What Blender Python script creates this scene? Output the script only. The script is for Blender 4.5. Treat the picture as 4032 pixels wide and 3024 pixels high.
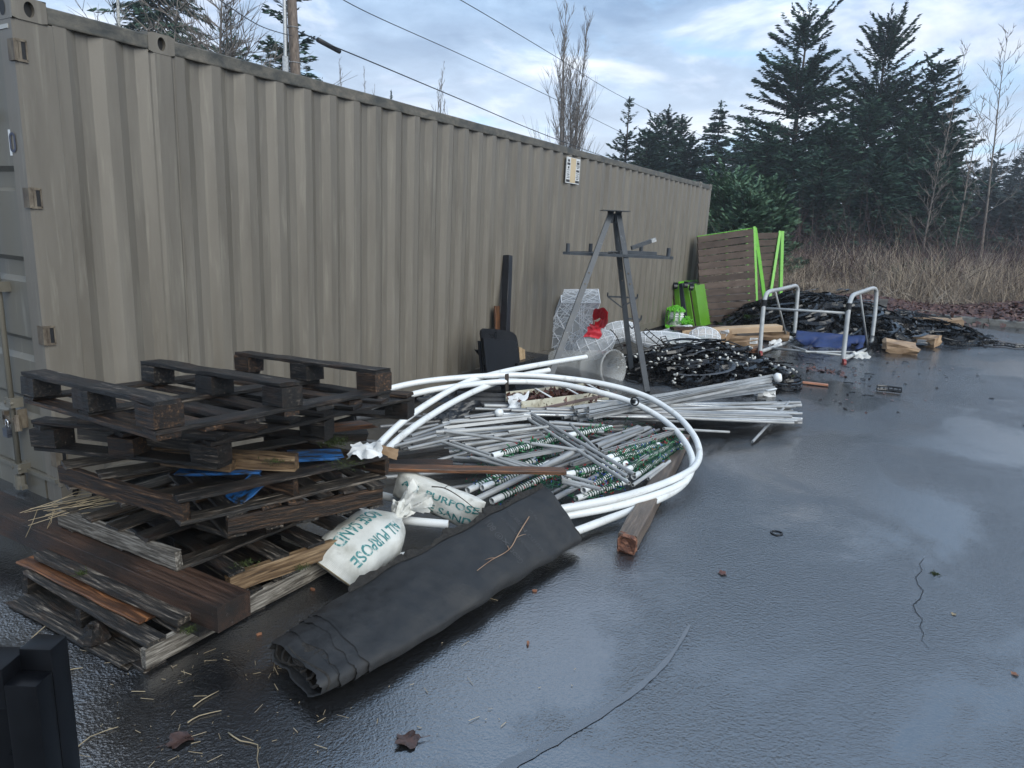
import bpy, bmesh, math, random
import numpy as np
from mathutils import Vector, Matrix
random.seed(7)
RNG = np.random.default_rng(11)
scene = bpy.context.scene
for _o in list(bpy.data.objects): bpy.data.objects.remove(_o)
COL = scene.collection

# ------------------------------------------------------------------ camera
CAM = np.array([4.4098, -2.0955, 1.8163]); YAW, PIT, ROL, FPX = -0.52835, -0.22237, 0.04727, 2748.2
FW = np.array([math.sin(YAW)*math.cos(PIT), math.cos(YAW)*math.cos(PIT), math.sin(PIT)])
_r = np.array([math.cos(YAW), -math.sin(YAW), 0.0]); _u = np.cross(_r, FW)
CR = _r*math.cos(ROL)+_u*math.sin(ROL); CU = _u*math.cos(ROL)-_r*math.sin(ROL)
cd = bpy.data.cameras.new('camera'); cam = bpy.data.objects.new('camera', cd); COL.objects.link(cam)
cd.sensor_width = 36.0; cd.lens = FPX/4032*36; cd.clip_start = 0.05; cd.clip_end = 3000
cam.matrix_world = Matrix(((CR[0], CU[0], -FW[0], CAM[0]), (CR[1], CU[1], -FW[1], CAM[1]), (CR[2], CU[2], -FW[2], CAM[2]), (0, 0, 0, 1)))
scene.camera = cam
scene.render.resolution_x, scene.render.resolution_y = 1024, 768
scene.cycles.use_denoising = True
scene.cycles.max_bounces = 6; scene.cycles.diffuse_bounces = 3; scene.cycles.glossy_bounces = 3
scene.cycles.transmission_bounces = 5; scene.cycles.transparent_max_bounces = 10
scene.cycles.caustics_reflective = False; scene.cycles.caustics_refractive = False
scene.view_settings.view_transform = 'Standard'; scene.view_settings.look = 'None'
scene.view_settings.gamma = 1.0; scene.view_settings.exposure = 1.08; scene.view_settings.use_curve_mapping = False

# ------------------------------------------------------------------ sky and sun
SUN_EL, SUN_AZ = math.radians(36), math.radians(112)      # azimuth measured from +Y towards +X
world = bpy.data.worlds.new('World'); scene.world = world; world.use_nodes = True
nt = world.node_tree; nt.nodes.clear()
def _n(t, nt=nt, **k):
    n = nt.nodes.new(t)
    for a, b in k.items(): setattr(n, a, b)
    return n
def build_world():
    L = nt.links.new
    out = _n('ShaderNodeOutputWorld'); bg = _n('ShaderNodeBackground'); L(bg.outputs[0], out.inputs[0]); bg.inputs[1].default_value = 0.1
    sky = _n('ShaderNodeTexSky', sky_type='NISHITA'); sky.sun_disc = False; sky.sun_elevation = SUN_EL; sky.sun_rotation = SUN_AZ
    sky.air_density = 1.0; sky.dust_density = 0.6; sky.ozone_density = 2.0
    tc = _n('ShaderNodeTexCoord'); sp = _n('ShaderNodeSeparateXYZ'); L(tc.outputs['Generated'], sp.inputs[0])
    def mth(op, a, b=None, c=None):
        m = _n('ShaderNodeMath', operation=op)
        for i, v in enumerate((a, b, c)):
            if v is None: continue
            if isinstance(v, (int, float)): m.inputs[i].default_value = v
            else: L(v, m.inputs[i])
        return m.outputs[0]
    z = mth('MAXIMUM', sp.outputs[2], 0.0); den = mth('ADD', z, 0.16)
    px = mth('DIVIDE', sp.outputs[0], den); py = mth('DIVIDE', sp.outputs[1], den)
    cb = _n('ShaderNodeCombineXYZ'); L(px, cb.inputs[0]); L(py, cb.inputs[1])
    def noise(scale, detail, rough, dist=0.0, off=0.0):
        mp = _n('ShaderNodeMapping'); L(cb.outputs[0], mp.inputs[0]); mp.inputs['Location'].default_value = (off, off*0.7, off*0.3)
        n = _n('ShaderNodeTexNoise'); L(mp.outputs[0], n.inputs['Vector']); n.inputs['Scale'].default_value = scale
        n.inputs['Detail'].default_value = detail; n.inputs['Roughness'].default_value = rough; n.inputs['Distortion'].default_value = dist
        return n.outputs[0]
    def ramp(v, stops):
        r = _n('ShaderNodeValToRGB'); L(v, r.inputs[0]); e = r.color_ramp.elements
        while len(e) < len(stops): e.new(0.5)
        for i, (p, c) in enumerate(stops): e[i].position = p; e[i].color = (*c, 1)
        return r.outputs[0]
    def mix(f, a, b, mode='MIX'):
        m = _n('ShaderNodeMix', data_type='RGBA', blend_type=mode)
        for s, v in ((m.inputs[0], f), (m.inputs[6], a), (m.inputs[7], b)):
            if isinstance(v, (int, float)): s.default_value = v
            elif isinstance(v, tuple): s.default_value = (*v, 1)
            else: L(v, s)
        return m.outputs[2]
    n1 = noise(1.7, 8, 0.58, 0.35, 5.3)           # cloud thickness
    n2 = noise(2.6, 6, 0.6, 0.5, 9.7)              # texture inside the cloud
    cloud = ramp(n1, [(0.36, (5.3, 5.75, 6.3)), (0.44, (3.9, 4.65, 5.9)), (0.51, (2.35, 3.35, 4.75)), (0.66, (1.45, 2.3, 3.6))])
    tex = ramp(n2, [(0.3, (0.74, 0.76, 0.80)), (0.7, (1.2, 1.17, 1.13))])
    cloud = mix(1.0, cloud, tex, 'MULTIPLY')
    low = _n('ShaderNodeMapRange'); L(z, low.inputs[0]); low.inputs[1].default_value = 0.02; low.inputs[2].default_value = 0.34
    low.inputs[3].default_value = 1.0; low.inputs[4].default_value = 0.0; low.interpolation_type = 'SMOOTHSTEP'
    cloud = mix(mth('MULTIPLY', low.outputs[0], 0.70), cloud, (4.9, 5.3, 5.8))
    hole = _n('ShaderNodeMapRange'); L(noise(1.7, 6, 0.55, 0.6, 21.0), hole.inputs[0]); hole.inputs[1].default_value = 0.52; hole.inputs[2].default_value = 0.66
    hole.interpolation_type = 'SMOOTHSTEP'
    skyc = mix(0.6, sky.outputs[0], (2.7, 4.4, 6.3))
    col = mix(mth('MULTIPLY', hole.outputs[0], 0.75), cloud, skyc)
    L(col, bg.inputs[0])
build_world()
sd = bpy.data.lights.new('sun', 'SUN'); sun = bpy.data.objects.new('sun', sd); COL.objects.link(sun)
sd.energy = 1.5; sd.angle = math.radians(50); sd.color = (1.0, 0.985, 0.91)
_sd = Vector((math.sin(SUN_AZ)*math.cos(SUN_EL), math.cos(SUN_AZ)*math.cos(SUN_EL), math.sin(SUN_EL)))
sun.rotation_euler = (-_sd).to_track_quat('-Z', 'Y').to_euler()

# ------------------------------------------------------------------ pixel helpers (photo pixel + known height or plane -> place)
def ray(p): return FW+CR*((p[0]-2016)/FPX)-CU*((p[1]-1512)/FPX)
def GZ(p, z=0.0): d = ray(p); return Vector(CAM+d*((z-CAM[2])/d[2]))
def GX(p, x=0.0): d = ray(p); return Vector(CAM+d*((x-CAM[0])/d[0]))
def GY(p, y=0.0): d = ray(p); return Vector(CAM+d*((y-CAM[1])/d[1]))
def GD(p, D): return Vector(CAM+ray(p)*D)
def reg(x0, y0, x1, w): s = (x1-x0)/w; return lambda a, b: (x0+a*s, y0+b*s)
v = lambda a, b: (a*4032/2212, b*4032/2212)
r3 = reg(1200, 1350, 2900, 2212); r4 = reg(1800, 750, 3200, 2212); r5 = reg(2500, 850, 4032, 2212); r6 = reg(2000, 0, 4032, 2212)
q1 = reg(50, 1380, 900, 2203); q2 = reg(850, 1380, 1700, 2203); q3 = reg(150, 1850, 1000, 2203); q4 = reg(800, 1850, 1500, 2111)
q5 = reg(1700, 1550, 2300, 2212); q6 = reg(2200, 1550, 2850, 2201); q7 = reg(2150, 800, 2700, 1141); q8 = reg(2900, 1100, 3500, 2212)
w4 = reg(2500, 1100, 2900, 2212)

# ------------------------------------------------------------------ object helpers
def new(name, me, mat=None, parent=None, mw=None, label=None, cat=None, group=None, kind=None):
    o = bpy.data.objects.new(name, me); COL.objects.link(o)
    if mat is not None and me is not None and not me.materials:
        for m in (mat if isinstance(mat, (list, tuple)) else [mat]): me.materials.append(m)
    if mw is not None: o.matrix_basis = mw
    if parent is not None:
        o.parent = parent; o.matrix_parent_inverse = parent.matrix_basis.inverted()
    if label: o['label'] = label
    if cat: o['category'] = cat
    if group: o['group'] = group
    if kind: o['kind'] = kind
    return o
def thing(name, label, cat, loc=(0, 0, 0), group=None):
    return new(name, None, None, None, Matrix.Translation(Vector(loc)), label, cat, group)
def dup(o, parent=None, mw=None, label=None, group=None):
    """copy of a thing with its parts; mw replaces the root's transform"""
    c = o.copy(); COL.objects.link(c)
    if parent is not None: c.parent = parent
    if mw is not None: c.matrix_basis = mw
    if label: c['label'] = label
    if group: c['group'] = group
    for ch in list(o.children): dup(ch, c)
    return c
class MB:
    def __init__(s): s.v = []; s.f = []; s.m = []
    def add(s, vs, fs, m=0):
        b = len(s.v); s.v += [tuple(map(float, q)) for q in vs]; s.f += [tuple(i+b for i in f) for f in fs]; s.m += [m]*len(fs); return s
    def box(s, c, d, rot=None, m=0):
        c = Vector(c); hx, hy, hz = d[0]/2, d[1]/2, d[2]/2
        vs = [Vector((x, y, z)) for x in (-hx, hx) for y in (-hy, hy) for z in (-hz, hz)]
        if rot is not None: vs = [rot @ q for q in vs]
        return s.add([c+q for q in vs], [(0, 1, 3, 2), (4, 6, 7, 5), (0, 4, 5, 1), (2, 3, 7, 6), (0, 2, 6, 4), (1, 5, 7, 3)], m)
    def mnmx(s, a, b, m=0):
        return s.box([(a[i]+b[i])/2 for i in range(3)], [abs(b[i]-a[i]) for i in range(3)], None, m)
    def beam(s, A, B, w, t, up=(0, 0, 1), m=0):
        F = frame(A, B, up); L = (Vector(B)-Vector(A)).length; vs = []
        for x in (0, L):
            for y, z in ((-w/2, -t/2), (w/2, -t/2), (w/2, t/2), (-w/2, t/2)): vs.append(F @ Vector((x, y, z)))
        return s.add(vs, [(0, 3, 2, 1), (4, 5, 6, 7), (0, 1, 5, 4), (1, 2, 6, 5), (2, 3, 7, 6), (3, 0, 4, 7)], m)
    def tube(s, pts, r, n=8, caps=True, m=0, closed=False):
        pts = [Vector(q) for q in pts]; N = len(pts); rs = r if isinstance(r, (list, tuple)) else [r]*N
        T = []
        for i in range(N):
            if closed: t = pts[(i+1) % N]-pts[i-1]
            else: t = pts[min(i+1, N-1)]-pts[max(i-1, 0)]
            T.append(t.normalized() if t.length > 1e-9 else Vector((0, 0, 1)))
        a = Vector((0, 0, 1)) if abs(T[0].z) < 0.9 else Vector((1, 0, 0)); u = T[0].cross(a).normalized(); vs = []
        for i in range(N):
            u = (u-T[i]*u.dot(T[i])); u = u.normalized() if u.length > 1e-6 else T[i].orthogonal().normalized(); w = T[i].cross(u)
            for k in range(n):
                an = 2*math.pi*k/n; vs.append(pts[i]+(u*math.cos(an)+w*math.sin(an))*rs[i])
        fs = [(i*n+k, i*n+(k+1) % n, (i+1)*n+(k+1) % n, (i+1)*n+k) for i in range(N-1) for k in range(n)]
        if closed: fs += [((N-1)*n+k, (N-1)*n+(k+1) % n, (k+1) % n, k) for k in range(n)]
        elif caps: fs += [tuple(range(n-1, -1, -1)), tuple((N-1)*n+k for k in range(n))]
        return s.add(vs, fs, m)
    def lathe(s, prof, n=20, c=(0, 0, 0), m=0, M=None):
        vs = []
        for r, z in prof:
            for k in range(n):
                q = Vector((r*math.cos(2*math.pi*k/n), r*math.sin(2*math.pi*k/n), z)); q = (M @ q) if M is not None else q+Vector(c); vs.append(q)
        fs = [(i*n+k, i*n+(k+1) % n, (i+1)*n+(k+1) % n, (i+1)*n+k) for i in range(len(prof)-1) for k in range(n)]
        return s.add(vs, fs, m)
    def me(s, name='m', smooth=False):
        m = bpy.data.meshes.new(name); m.from_pydata(s.v, [], s.f); m.update()
        if any(s.m): m.polygons.foreach_set('material_index', s.m)
        if smooth: m.polygons.foreach_set('use_smooth', [True]*len(m.polygons))
        return m
def frame(A, B, up=(0, 0, 1)):
    A, B, up = Vector(A), Vector(B), Vector(up); x = (B-A).normalized()
    if abs(x.dot(up.normalized())) > 0.98: up = Vector((1, 0, 0)) if abs(x.x) < 0.9 else Vector((0, 1, 0))
    y = up.cross(x).normalized(); z = x.cross(y)
    return Matrix(((x.x, y.x, z.x, A.x), (x.y, y.y, z.y, A.y), (x.z, y.z, z.z, A.z), (0, 0, 0, 1)))
def autosmooth(me, ang=35):
    me.polygons.foreach_set('use_smooth', [True]*len(me.polygons))
    bm = bmesh.new(); bm.from_mesh(me)
    for e in bm.edges:
        if len(e.link_faces) == 2 and e.calc_face_angle(0) > math.radians(ang): e.smooth = False
        elif len(e.link_faces) != 2: e.smooth = False
    bm.to_mesh(me); bm.free(); return me
def npmesh(name, V, F, mi=None, smooth=False):
    V = np.asarray(V, np.float32).reshape(-1, 3); F = np.asarray(F, np.int32); k = F.shape[1]
    m = bpy.data.meshes.new(name); m.vertices.add(len(V)); m.vertices.foreach_set('co', V.ravel())
    m.loops.add(F.size); m.loops.foreach_set('vertex_index', F.ravel()); m.polygons.add(len(F))
    m.polygons.foreach_set('loop_start', np.arange(0, F.size, k, dtype=np.int32)); m.polygons.foreach_set('loop_total', np.full(len(F), k, np.int32))
    if mi is not None: m.polygons.foreach_set('material_index', np.asarray(mi, np.int32))
    if smooth: m.polygons.foreach_set('use_smooth', np.ones(len(F), bool))
    m.update(calc_edges=True); m.validate(); return m
def crom(P, n=8, closed=False):
    P = [Vector(q) for q in P]; N = len(P); out = []
    for i in range(N if closed else N-1):
        g = (lambda k: P[k % N]) if closed else (lambda k: P[max(0, min(N-1, k))])
        a, b, c, d = g(i-1), g(i), g(i+1), g(i+2)
        for k in range(n):
            t = k/n; out.append(0.5*((2*b)+(c-a)*t+(2*a-5*b+4*c-d)*t*t+(3*b-a-3*c+d)*t**3))
    if not closed: out.append(P[-1])
    return out
def board_mesh(L, w, t, rough=0.0012, seg=None, ch=0.003, ragged=(0, 0), bend=0.0):
    """plank along +X from 0..L, width on Y, thickness on Z, chamfered, slightly uneven"""
    seg = seg or max(3, min(10, int(L/0.13))); ch = min(ch, t*0.3, w*0.3); hw, ht = w/2, t/2
    sec = [(-hw+ch, -ht), (hw-ch, -ht), (hw, -ht+ch), (hw, ht-ch), (hw-ch, ht), (-hw+ch, ht), (-hw, ht-ch), (-hw, -ht+ch)]
    V = []; R = random.uniform
    for i in range(seg+1):
        f = i/seg; oy, oz = R(-rough, rough)*1.5, R(-rough, rough)*1.5-bend*(1-(2*f-1)**2)
        for y, z in sec:
            x = f*L
            if i == 0: x += R(0, ragged[0])
            if i == seg: x -= R(0, ragged[1])
            V.append((x+(R(-1, 1)*L*0.3/seg if 0 < i < seg else 0), y+oy+R(-rough, rough), z+oz+R(-rough, rough)))
    F = [(i*8+k, i*8+(k+1) % 8, (i+1)*8+(k+1) % 8, (i+1)*8+k) for i in range(seg) for k in range(8)]
    F += [tuple(range(7, -1, -1)), tuple(seg*8+k for k in range(8))]
    m = bpy.data.meshes.new('plank'); m.from_pydata(V, [], F); m.update(); return m
def board(name, A, B, w, t, mat, parent=None, up=(0, 0, 1), label=None, cat=None, group=None, **k):
    """plank whose centre line runs from A to B"""
    A, B = Vector(A), Vector(B)
    return new(name, board_mesh((B-A).length, w, t, **k), mat, parent, frame(A, B, up), label, cat, group)
def pipe_mesh(L, r, n=10, wall=None):
    wall = wall or r*0.22; V = []; F = []
    prof = [(0.05, r-wall), (0.0, r-wall), (0.0, r), (L, r), (L, r-wall), (L-0.05, r-wall)]
    for x, q in prof:
        for k in range(n): a = 2*math.pi*k/n; V.append((x, q*math.cos(a), q*math.sin(a)))
    F = [(i*n+(k+1) % n, i*n+k, (i+1)*n+k, (i+1)*n+(k+1) % n) for i in range(5) for k in range(n)]
    F += [tuple(range(n)), tuple(5*n+k for k in range(n-1, -1, -1))]
    m = bpy.data.meshes.new('pipe'); m.from_pydata(V, [], F); m.update(); return autosmooth(m, 40)
def pipe(name, A, B, r, mat, parent=None, label=None, cat=None, group=None, n=10):
    A, B = Vector(A), Vector(B)
    return new(name, pipe_mesh((B-A).length, r, n), mat, parent, frame(A, B), label, cat, group)
def text_mesh(body, size, M, font_bold=False, extrude=0.0, sx=1.0, align='CENTER'):
    c = bpy.data.curves.new('lettering', 'FONT'); c.body = body; c.size = size; c.align_x = align; c.align_y = 'CENTER'; c.extrude = extrude
    if font_bold: c.offset = size*0.018
    c.resolution_u = 3
    o = bpy.data.objects.new('tmp', c); COL.objects.link(o); dg = bpy.context.evaluated_depsgraph_get()
    me = bpy.data.meshes.new_from_object(o.evaluated_get(dg)); bpy.data.objects.remove(o); bpy.data.curves.remove(c)
    me.transform(M @ Matrix.Diagonal((sx, 1, 1, 1))); me.materials.clear(); return me
# ------------------------------------------------------------------ materials
def M(name, stops, nscale=6.0, scale=(1, 1, 1), detail=5, nrough=0.6, dist=0.0, rough=(0.5, 0.7), metal=0.0, bump=0.0, bscale=None, bsc=None,
      coord='Object', rand=0.0, spec=0.5, second=None, alpha=None, trans=0.0, coat=0.0, sss=0.0, streak=None, bdist=0.01):
    """procedural Principled: noise -> colour ramp, optional second stain layer, bump, per-object shift"""
    m = bpy.data.materials.new(name); m.use_nodes = True; t = m.node_tree; L = t.links.new; N = t.nodes
    b = N['Principled BSDF']; tc = N.new('ShaderNodeTexCoord'); oi = N.new('ShaderNodeObjectInfo')
    mp = N.new('ShaderNodeMapping'); L(tc.outputs[coord], mp.inputs[0]); mp.inputs['Scale'].default_value = scale
    off = N.new('ShaderNodeVectorMath'); off.operation = 'SCALE'; cx = N.new('ShaderNodeCombineXYZ')
    for i in range(3): L(oi.outputs['Random'], cx.inputs[i])
    L(cx.outputs[0], off.inputs[0]); off.inputs['Scale'].default_value = 37.0; L(off.outputs[0], mp.inputs['Location'])
    def noise(vec, s, d=detail, r=nrough, ds=dist):
        n = N.new('ShaderNodeTexNoise'); L(vec, n.inputs['Vector']); n.inputs['Scale'].default_value = s; n.inputs['Detail'].default_value = d
        n.inputs['Roughness'].default_value = r; n.inputs['Distortion'].default_value = ds; return n.outputs[0]
    def ramp(val, st):
        r = N.new('ShaderNodeValToRGB'); L(val, r.inputs[0]); e = r.color_ramp.elements
        while len(e) < len(st): e.new(0.5)
        for i, (p, c) in enumerate(st): e[i].position = p; e[i].color = (*c, 1) if len(c) == 3 else c
        return r.outputs[0]
    def mixc(f, a, bb, mode='MIX'):
        x = N.new('ShaderNodeMix'); x.data_type = 'RGBA'; x.blend_type = mode
        for s, q in ((x.inputs[0], f), (x.inputs[6], a), (x.inputs[7], bb)):
            if isinstance(q, (int, float)): s.default_value = q
            elif isinstance(q, tuple): s.default_value = (*q, 1)
            else: L(q, s)
        return x.outputs[2]
    n1 = noise(mp.outputs[0], nscale)
    if len(stops) == 1: col = None; b.inputs['Base Color'].default_value = (*stops[0][1], 1)
    else: col = ramp(n1, stops)
    if second:   # (colour, noise scale, low, high[, scale vec])
        for sl in (second if isinstance(second, list) else [second]):
            vec = tc.outputs[coord]
            m2 = N.new('ShaderNodeMapping'); L(vec, m2.inputs[0]); L(off.outputs[0], m2.inputs['Location']); m2.inputs['Scale'].default_value = sl[4] if len(sl) > 4 else (1, 1, 1)
            k = noise(m2.outputs[0], sl[1], 5, 0.6, 0.3)
            mr = N.new('ShaderNodeMapRange'); L(k, mr.inputs[0]); mr.inputs[1].default_value = sl[2]; mr.inputs[2].default_value = sl[3]
            col = mixc(mr.outputs[0], col if col is not None else tuple(stops[0][1]), tuple(sl[0]))
    if rand:
        hv = N.new('ShaderNodeHueSaturation'); mr = N.new('ShaderNodeMapRange'); L(oi.outputs['Random'], mr.inputs[0]); mr.inputs[3].default_value = 1-rand; mr.inputs[4].default_value = 1+rand
        L(mr.outputs[0], hv.inputs['Value'])
        if col is not None: L(col, hv.inputs['Color'])
        else: hv.inputs['Color'].default_value = (*stops[0][1], 1)
        col = hv.outputs[0]
    if col is not None: L(col, b.inputs['Base Color'])
    if isinstance(rough, tuple):
        mr = N.new('ShaderNodeMapRange'); L(n1, mr.inputs[0]); mr.inputs[1].default_value = 0.3; mr.inputs[2].default_value = 0.7
        mr.inputs[3].default_value = rough[0]; mr.inputs[4].default_value = rough[1]; L(mr.outputs[0], b.inputs['Roughness'])
    else: b.inputs['Roughness'].default_value = rough
    b.inputs['Metallic'].default_value = metal; b.inputs['Specular IOR Level'].default_value = spec
    b.inputs['Coat Weight'].default_value = coat; b.inputs['Coat Roughness'].default_value = 0.15
    b.inputs['Transmission Weight'].default_value = trans
    if alpha is not None: b.inputs['Alpha'].default_value = alpha
    if bump:
        bp = N.new('ShaderNodeBump'); bp.inputs['Strength'].default_value = bump; bp.inputs['Distance'].default_value = bdist
        m3 = N.new('ShaderNodeMapping'); L(tc.outputs[coord], m3.inputs[0]); L(off.outputs[0], m3.inputs['Location']); m3.inputs['Scale'].default_value = bsc or scale
        L(noise(m3.outputs[0], bscale or nscale*3, 6, 0.65, 0.0), bp.inputs['Height']); L(bp.outputs[0], b.inputs['Normal'])
    return m
GR = (1.6, 24, 24)     # grain along the plank
W_DARK = M('wet_black_wood', [(0.38, (0.002, 0.002, 0.002)), (0.52, (0.008, 0.0068, 0.006)), (0.59, (0.034, 0.027, 0.022)), (0.68, (0.19, 0.16, 0.13))], 3.0, GR, 9, 0.70, 0.4, (0.38, 0.68), spec=0.38, bump=0.8, bscale=9, rand=0.4, second=((0.026, 0.013, 0.007), 3.5, 0.52, 0.72, (1.5, 4, 4)))
W_GREY = M('weathered_grey_wood', [(0.34, (0.020, 0.017, 0.014)), (0.46, (0.09, 0.078, 0.064)), (0.56, (0.24, 0.22, 0.19)), (0.70, (0.42, 0.40, 0.36))], 3.2, GR, 9, 0.70, 0.5, (0.5, 0.8), bump=0.5, bscale=9, rand=0.2)
W_DGREY = M('dark_grey_wood', [(0.37, (0.003, 0.0027, 0.0023)), (0.50, (0.015, 0.0125, 0.010)), (0.58, (0.07, 0.057, 0.045)), (0.68, (0.30, 0.26, 0.21))], 3.2, GR, 9, 0.70, 0.5, (0.35, 0.7), bump=0.7, bscale=9, rand=0.3, second=((0.05, 0.030, 0.018), 3.5, 0.54, 0.74, (1.5, 4, 4)))
W_TAN = M('wet_tan_wood', [(0.36, (0.035, 0.021, 0.011)), (0.5, (0.13, 0.080, 0.042)), (0.62, (0.25, 0.17, 0.095)), (0.72, (0.38, 0.28, 0.17))], 2.6, GR, 6, 0.6, 0.6, (0.3, 0.6), bump=0.35, bscale=8, second=((0.03, 0.022, 0.014), 4, 0.55, 0.72, (1, 4, 4)))
W_BROWN = M('red_brown_beam', [(0.36, (0.016, 0.009, 0.006)), (0.5, (0.048, 0.026, 0.017)), (0.66, (0.092, 0.052, 0.034))], 3, (0.8, 22, 22), 8, 0.68, 0.3, (0.35, 0.6), bump=0.5, bscale=14, second=[((0.012, 0.011, 0.010), 2.2, 0.48, 0.66), ((0.09, 0.085, 0.078), 30, 0.66, 0.74)], spec=0.35)
W_PALE = M('pale_pine', [(0.3, (0.36, 0.24, 0.13)), (0.6, (0.50, 0.36, 0.21)), (0.8, (0.56, 0.43, 0.28))], 2.6, GR, 6, 0.6, 0.4, (0.45, 0.65), bump=0.2, bscale=8, rand=0.12)
W_ORANGE = M('orange_plank', [(0.3, (0.028, 0.014, 0.008)), (0.5, (0.075, 0.034, 0.017)), (0.66, (0.24, 0.10, 0.038)), (0.8, (0.40, 0.19, 0.08))], 2.4, GR, 6, 0.6, 0.6, (0.28, 0.55), bump=0.3, bscale=8, rand=0.1)
W_RED = M('redwood_slat', [(0.3, (0.050, 0.036, 0.028)), (0.52, (0.074, 0.054, 0.043)), (0.75, (0.100, 0.076, 0.062))], 3, (1.0, 5, 5), 6, 0.6, 0.3, (0.5, 0.7), bump=0.3, bscale=9, rand=0.28, spec=0.15)
W_ROT = M('splintered_wood', [(0.35, (0.04, 0.016, 0.010)), (0.55, (0.18, 0.075, 0.045)), (0.7, (0.38, 0.20, 0.12))], 30, (0.5, 1, 2), 6, 0.7, 0.5, (0.6, 0.8), bump=0.9, bscale=60)
BLUE_P = M('flaking_blue_paint', [(0.43, (0.016, 0.014, 0.012)), (0.49, (0.013, 0.045, 0.11)), (0.55, (0.012, 0.085, 0.25)), (0.72, (0.02, 0.12, 0.33))], 12, (1, 3, 3), 6, 0.65, 0.4, (0.25, 0.5), bump=0.4, bscale=20)
CONT = M('tan_container_paint', [(0.3, (0.116, 0.102, 0.082)), (0.55, (0.148, 0.132, 0.108)), (0.75, (0.170, 0.153, 0.128))], 5.0, (1, 1, 0.12), 7, 0.65, 0.2, (0.30, 0.52), bump=0.10, bscale=14, bsc=(1, 1, 0.6),
         second=[((0.200, 0.182, 0.148), 24, 0.55, 0.76, (1, 1, 0.07)), ((0.072, 0.063, 0.049), 7, 0.60, 0.84, (1, 1, 0.10))], bdist=0.02)
CONTD = M('container_door_paint', [(0.3, (0.11, 0.102, 0.083)), (0.7, (0.16, 0.149, 0.122))], 4, (1, 1, 0.2), 6, 0.6, 0.2, (0.35, 0.55), bump=0.08, bscale=14, second=((0.21, 0.20, 0.175), 20, 0.58, 0.8, (1, 1, 0.08)))
RAILM = M('grimy_rail', [(0.35, (0.035, 0.036, 0.032)), (0.55, (0.10, 0.092, 0.076)), (0.7, (0.17, 0.15, 0.122))], 7, (1, 1, 1.6), 7, 0.7, 0.3, (0.4, 0.65), bump=0.15, bscale=40)
RUST = M('rusty_tan', [(0.35, (0.06, 0.042, 0.028)), (0.6, (0.15, 0.125, 0.092)), (0.8, (0.20, 0.175, 0.135))], 22, (1, 1, 0.5), 6, 0.65, 0, (0.5, 0.75), bump=0.2, bscale=60)
BLACK = M('black_void', [(0, (0.006, 0.006, 0.007))], rough=0.6)
BPLAS = M('black_plastic', [(0.35, (0.007, 0.008, 0.010)), (0.65, (0.016, 0.017, 0.020))], 9, rough=(0.22, 0.42), bump=0.08, bscale=40)
BPAINT = M('worn_black_paint', [(0.35, (0.007, 0.008, 0.011)), (0.68, (0.014, 0.016, 0.021)), (0.76, (0.07, 0.065, 0.06))], 26, (1, 1, 1), 7, 0.7, 0, (0.3, 0.5), bump=0.12, bscale=40)
SLATE = M('slate_blue_steel', [(0.35, (0.030, 0.036, 0.044)), (0.65, (0.048, 0.056, 0.066))], 9, rough=(0.3, 0.5), bump=0.05, bscale=60, second=((0.16, 0.17, 0.18), 30, 0.66, 0.74))
GALV = M('galvanised_conduit', [(0.3, (0.20, 0.205, 0.207)), (0.55, (0.33, 0.336, 0.338)), (0.75, (0.45, 0.456, 0.458))], 7, (0.6, 3, 3), 6, 0.65, 0, (0.32, 0.55), metal=0.25, bump=0.25, bscale=55, bsc=(1, 1, 1), rand=0.22, bdist=0.004)
ALU = M('bare_aluminium', [(0.3, (0.34, 0.35, 0.355)), (0.7, (0.52, 0.53, 0.535))], 9, (0.4, 4, 4), 5, 0.6, 0, (0.22, 0.4), metal=0.5, rand=0.12)
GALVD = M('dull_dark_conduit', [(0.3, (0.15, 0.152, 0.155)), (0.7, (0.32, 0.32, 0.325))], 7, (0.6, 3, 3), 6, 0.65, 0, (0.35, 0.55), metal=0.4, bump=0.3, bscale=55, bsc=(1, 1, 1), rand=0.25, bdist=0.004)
PVC = M('white_pvc', [(0.3, (0.64, 0.66, 0.66)), (0.7, (0.78, 0.79, 0.785))], 3, rough=(0.22, 0.36), rand=0.04, second=[((0.42, 0.40, 0.35), 9, 0.60, 0.8), ((0.30, 0.28, 0.24), 60, 0.68, 0.76)])
PVCD = M('dirty_pvc', [(0.3, (0.46, 0.45, 0.41)), (0.7, (0.66, 0.65, 0.61))], 8, rough=(0.3, 0.5), rand=0.08)
FOAMP = M('grey_foam', [(0.3, (0.032, 0.033, 0.036)), (0.7, (0.060, 0.062, 0.067))], 40, rough=0.75, bump=0.2, bscale=150, bdist=0.003)
BAGM = M('black_bag_film', [(0.3, (0.012, 0.014, 0.018)), (0.7, (0.030, 0.034, 0.042))], 9, rough=(0.25, 0.42), bump=0.35, bscale=9)
FELT = M('black_geotextile', [(0.3, (0.010, 0.0101, 0.0105)), (0.7, (0.023, 0.0232, 0.024))], 16, rough=(0.5, 0.72), bump=0.5, bscale=30, bdist=0.006, second=((0.028, 0.027, 0.026), 4, 0.6, 0.85), spec=0.5)
FELTB = M('brown_fuzz_edge', [(0.3, (0.010, 0.009, 0.008)), (0.7, (0.034, 0.030, 0.026))], 60, rough=0.95, bump=0.8, bscale=200, bdist=0.006)
PRINTG = M('grey_print', [(0, (0.050, 0.052, 0.056))], rough=0.8)
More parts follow.
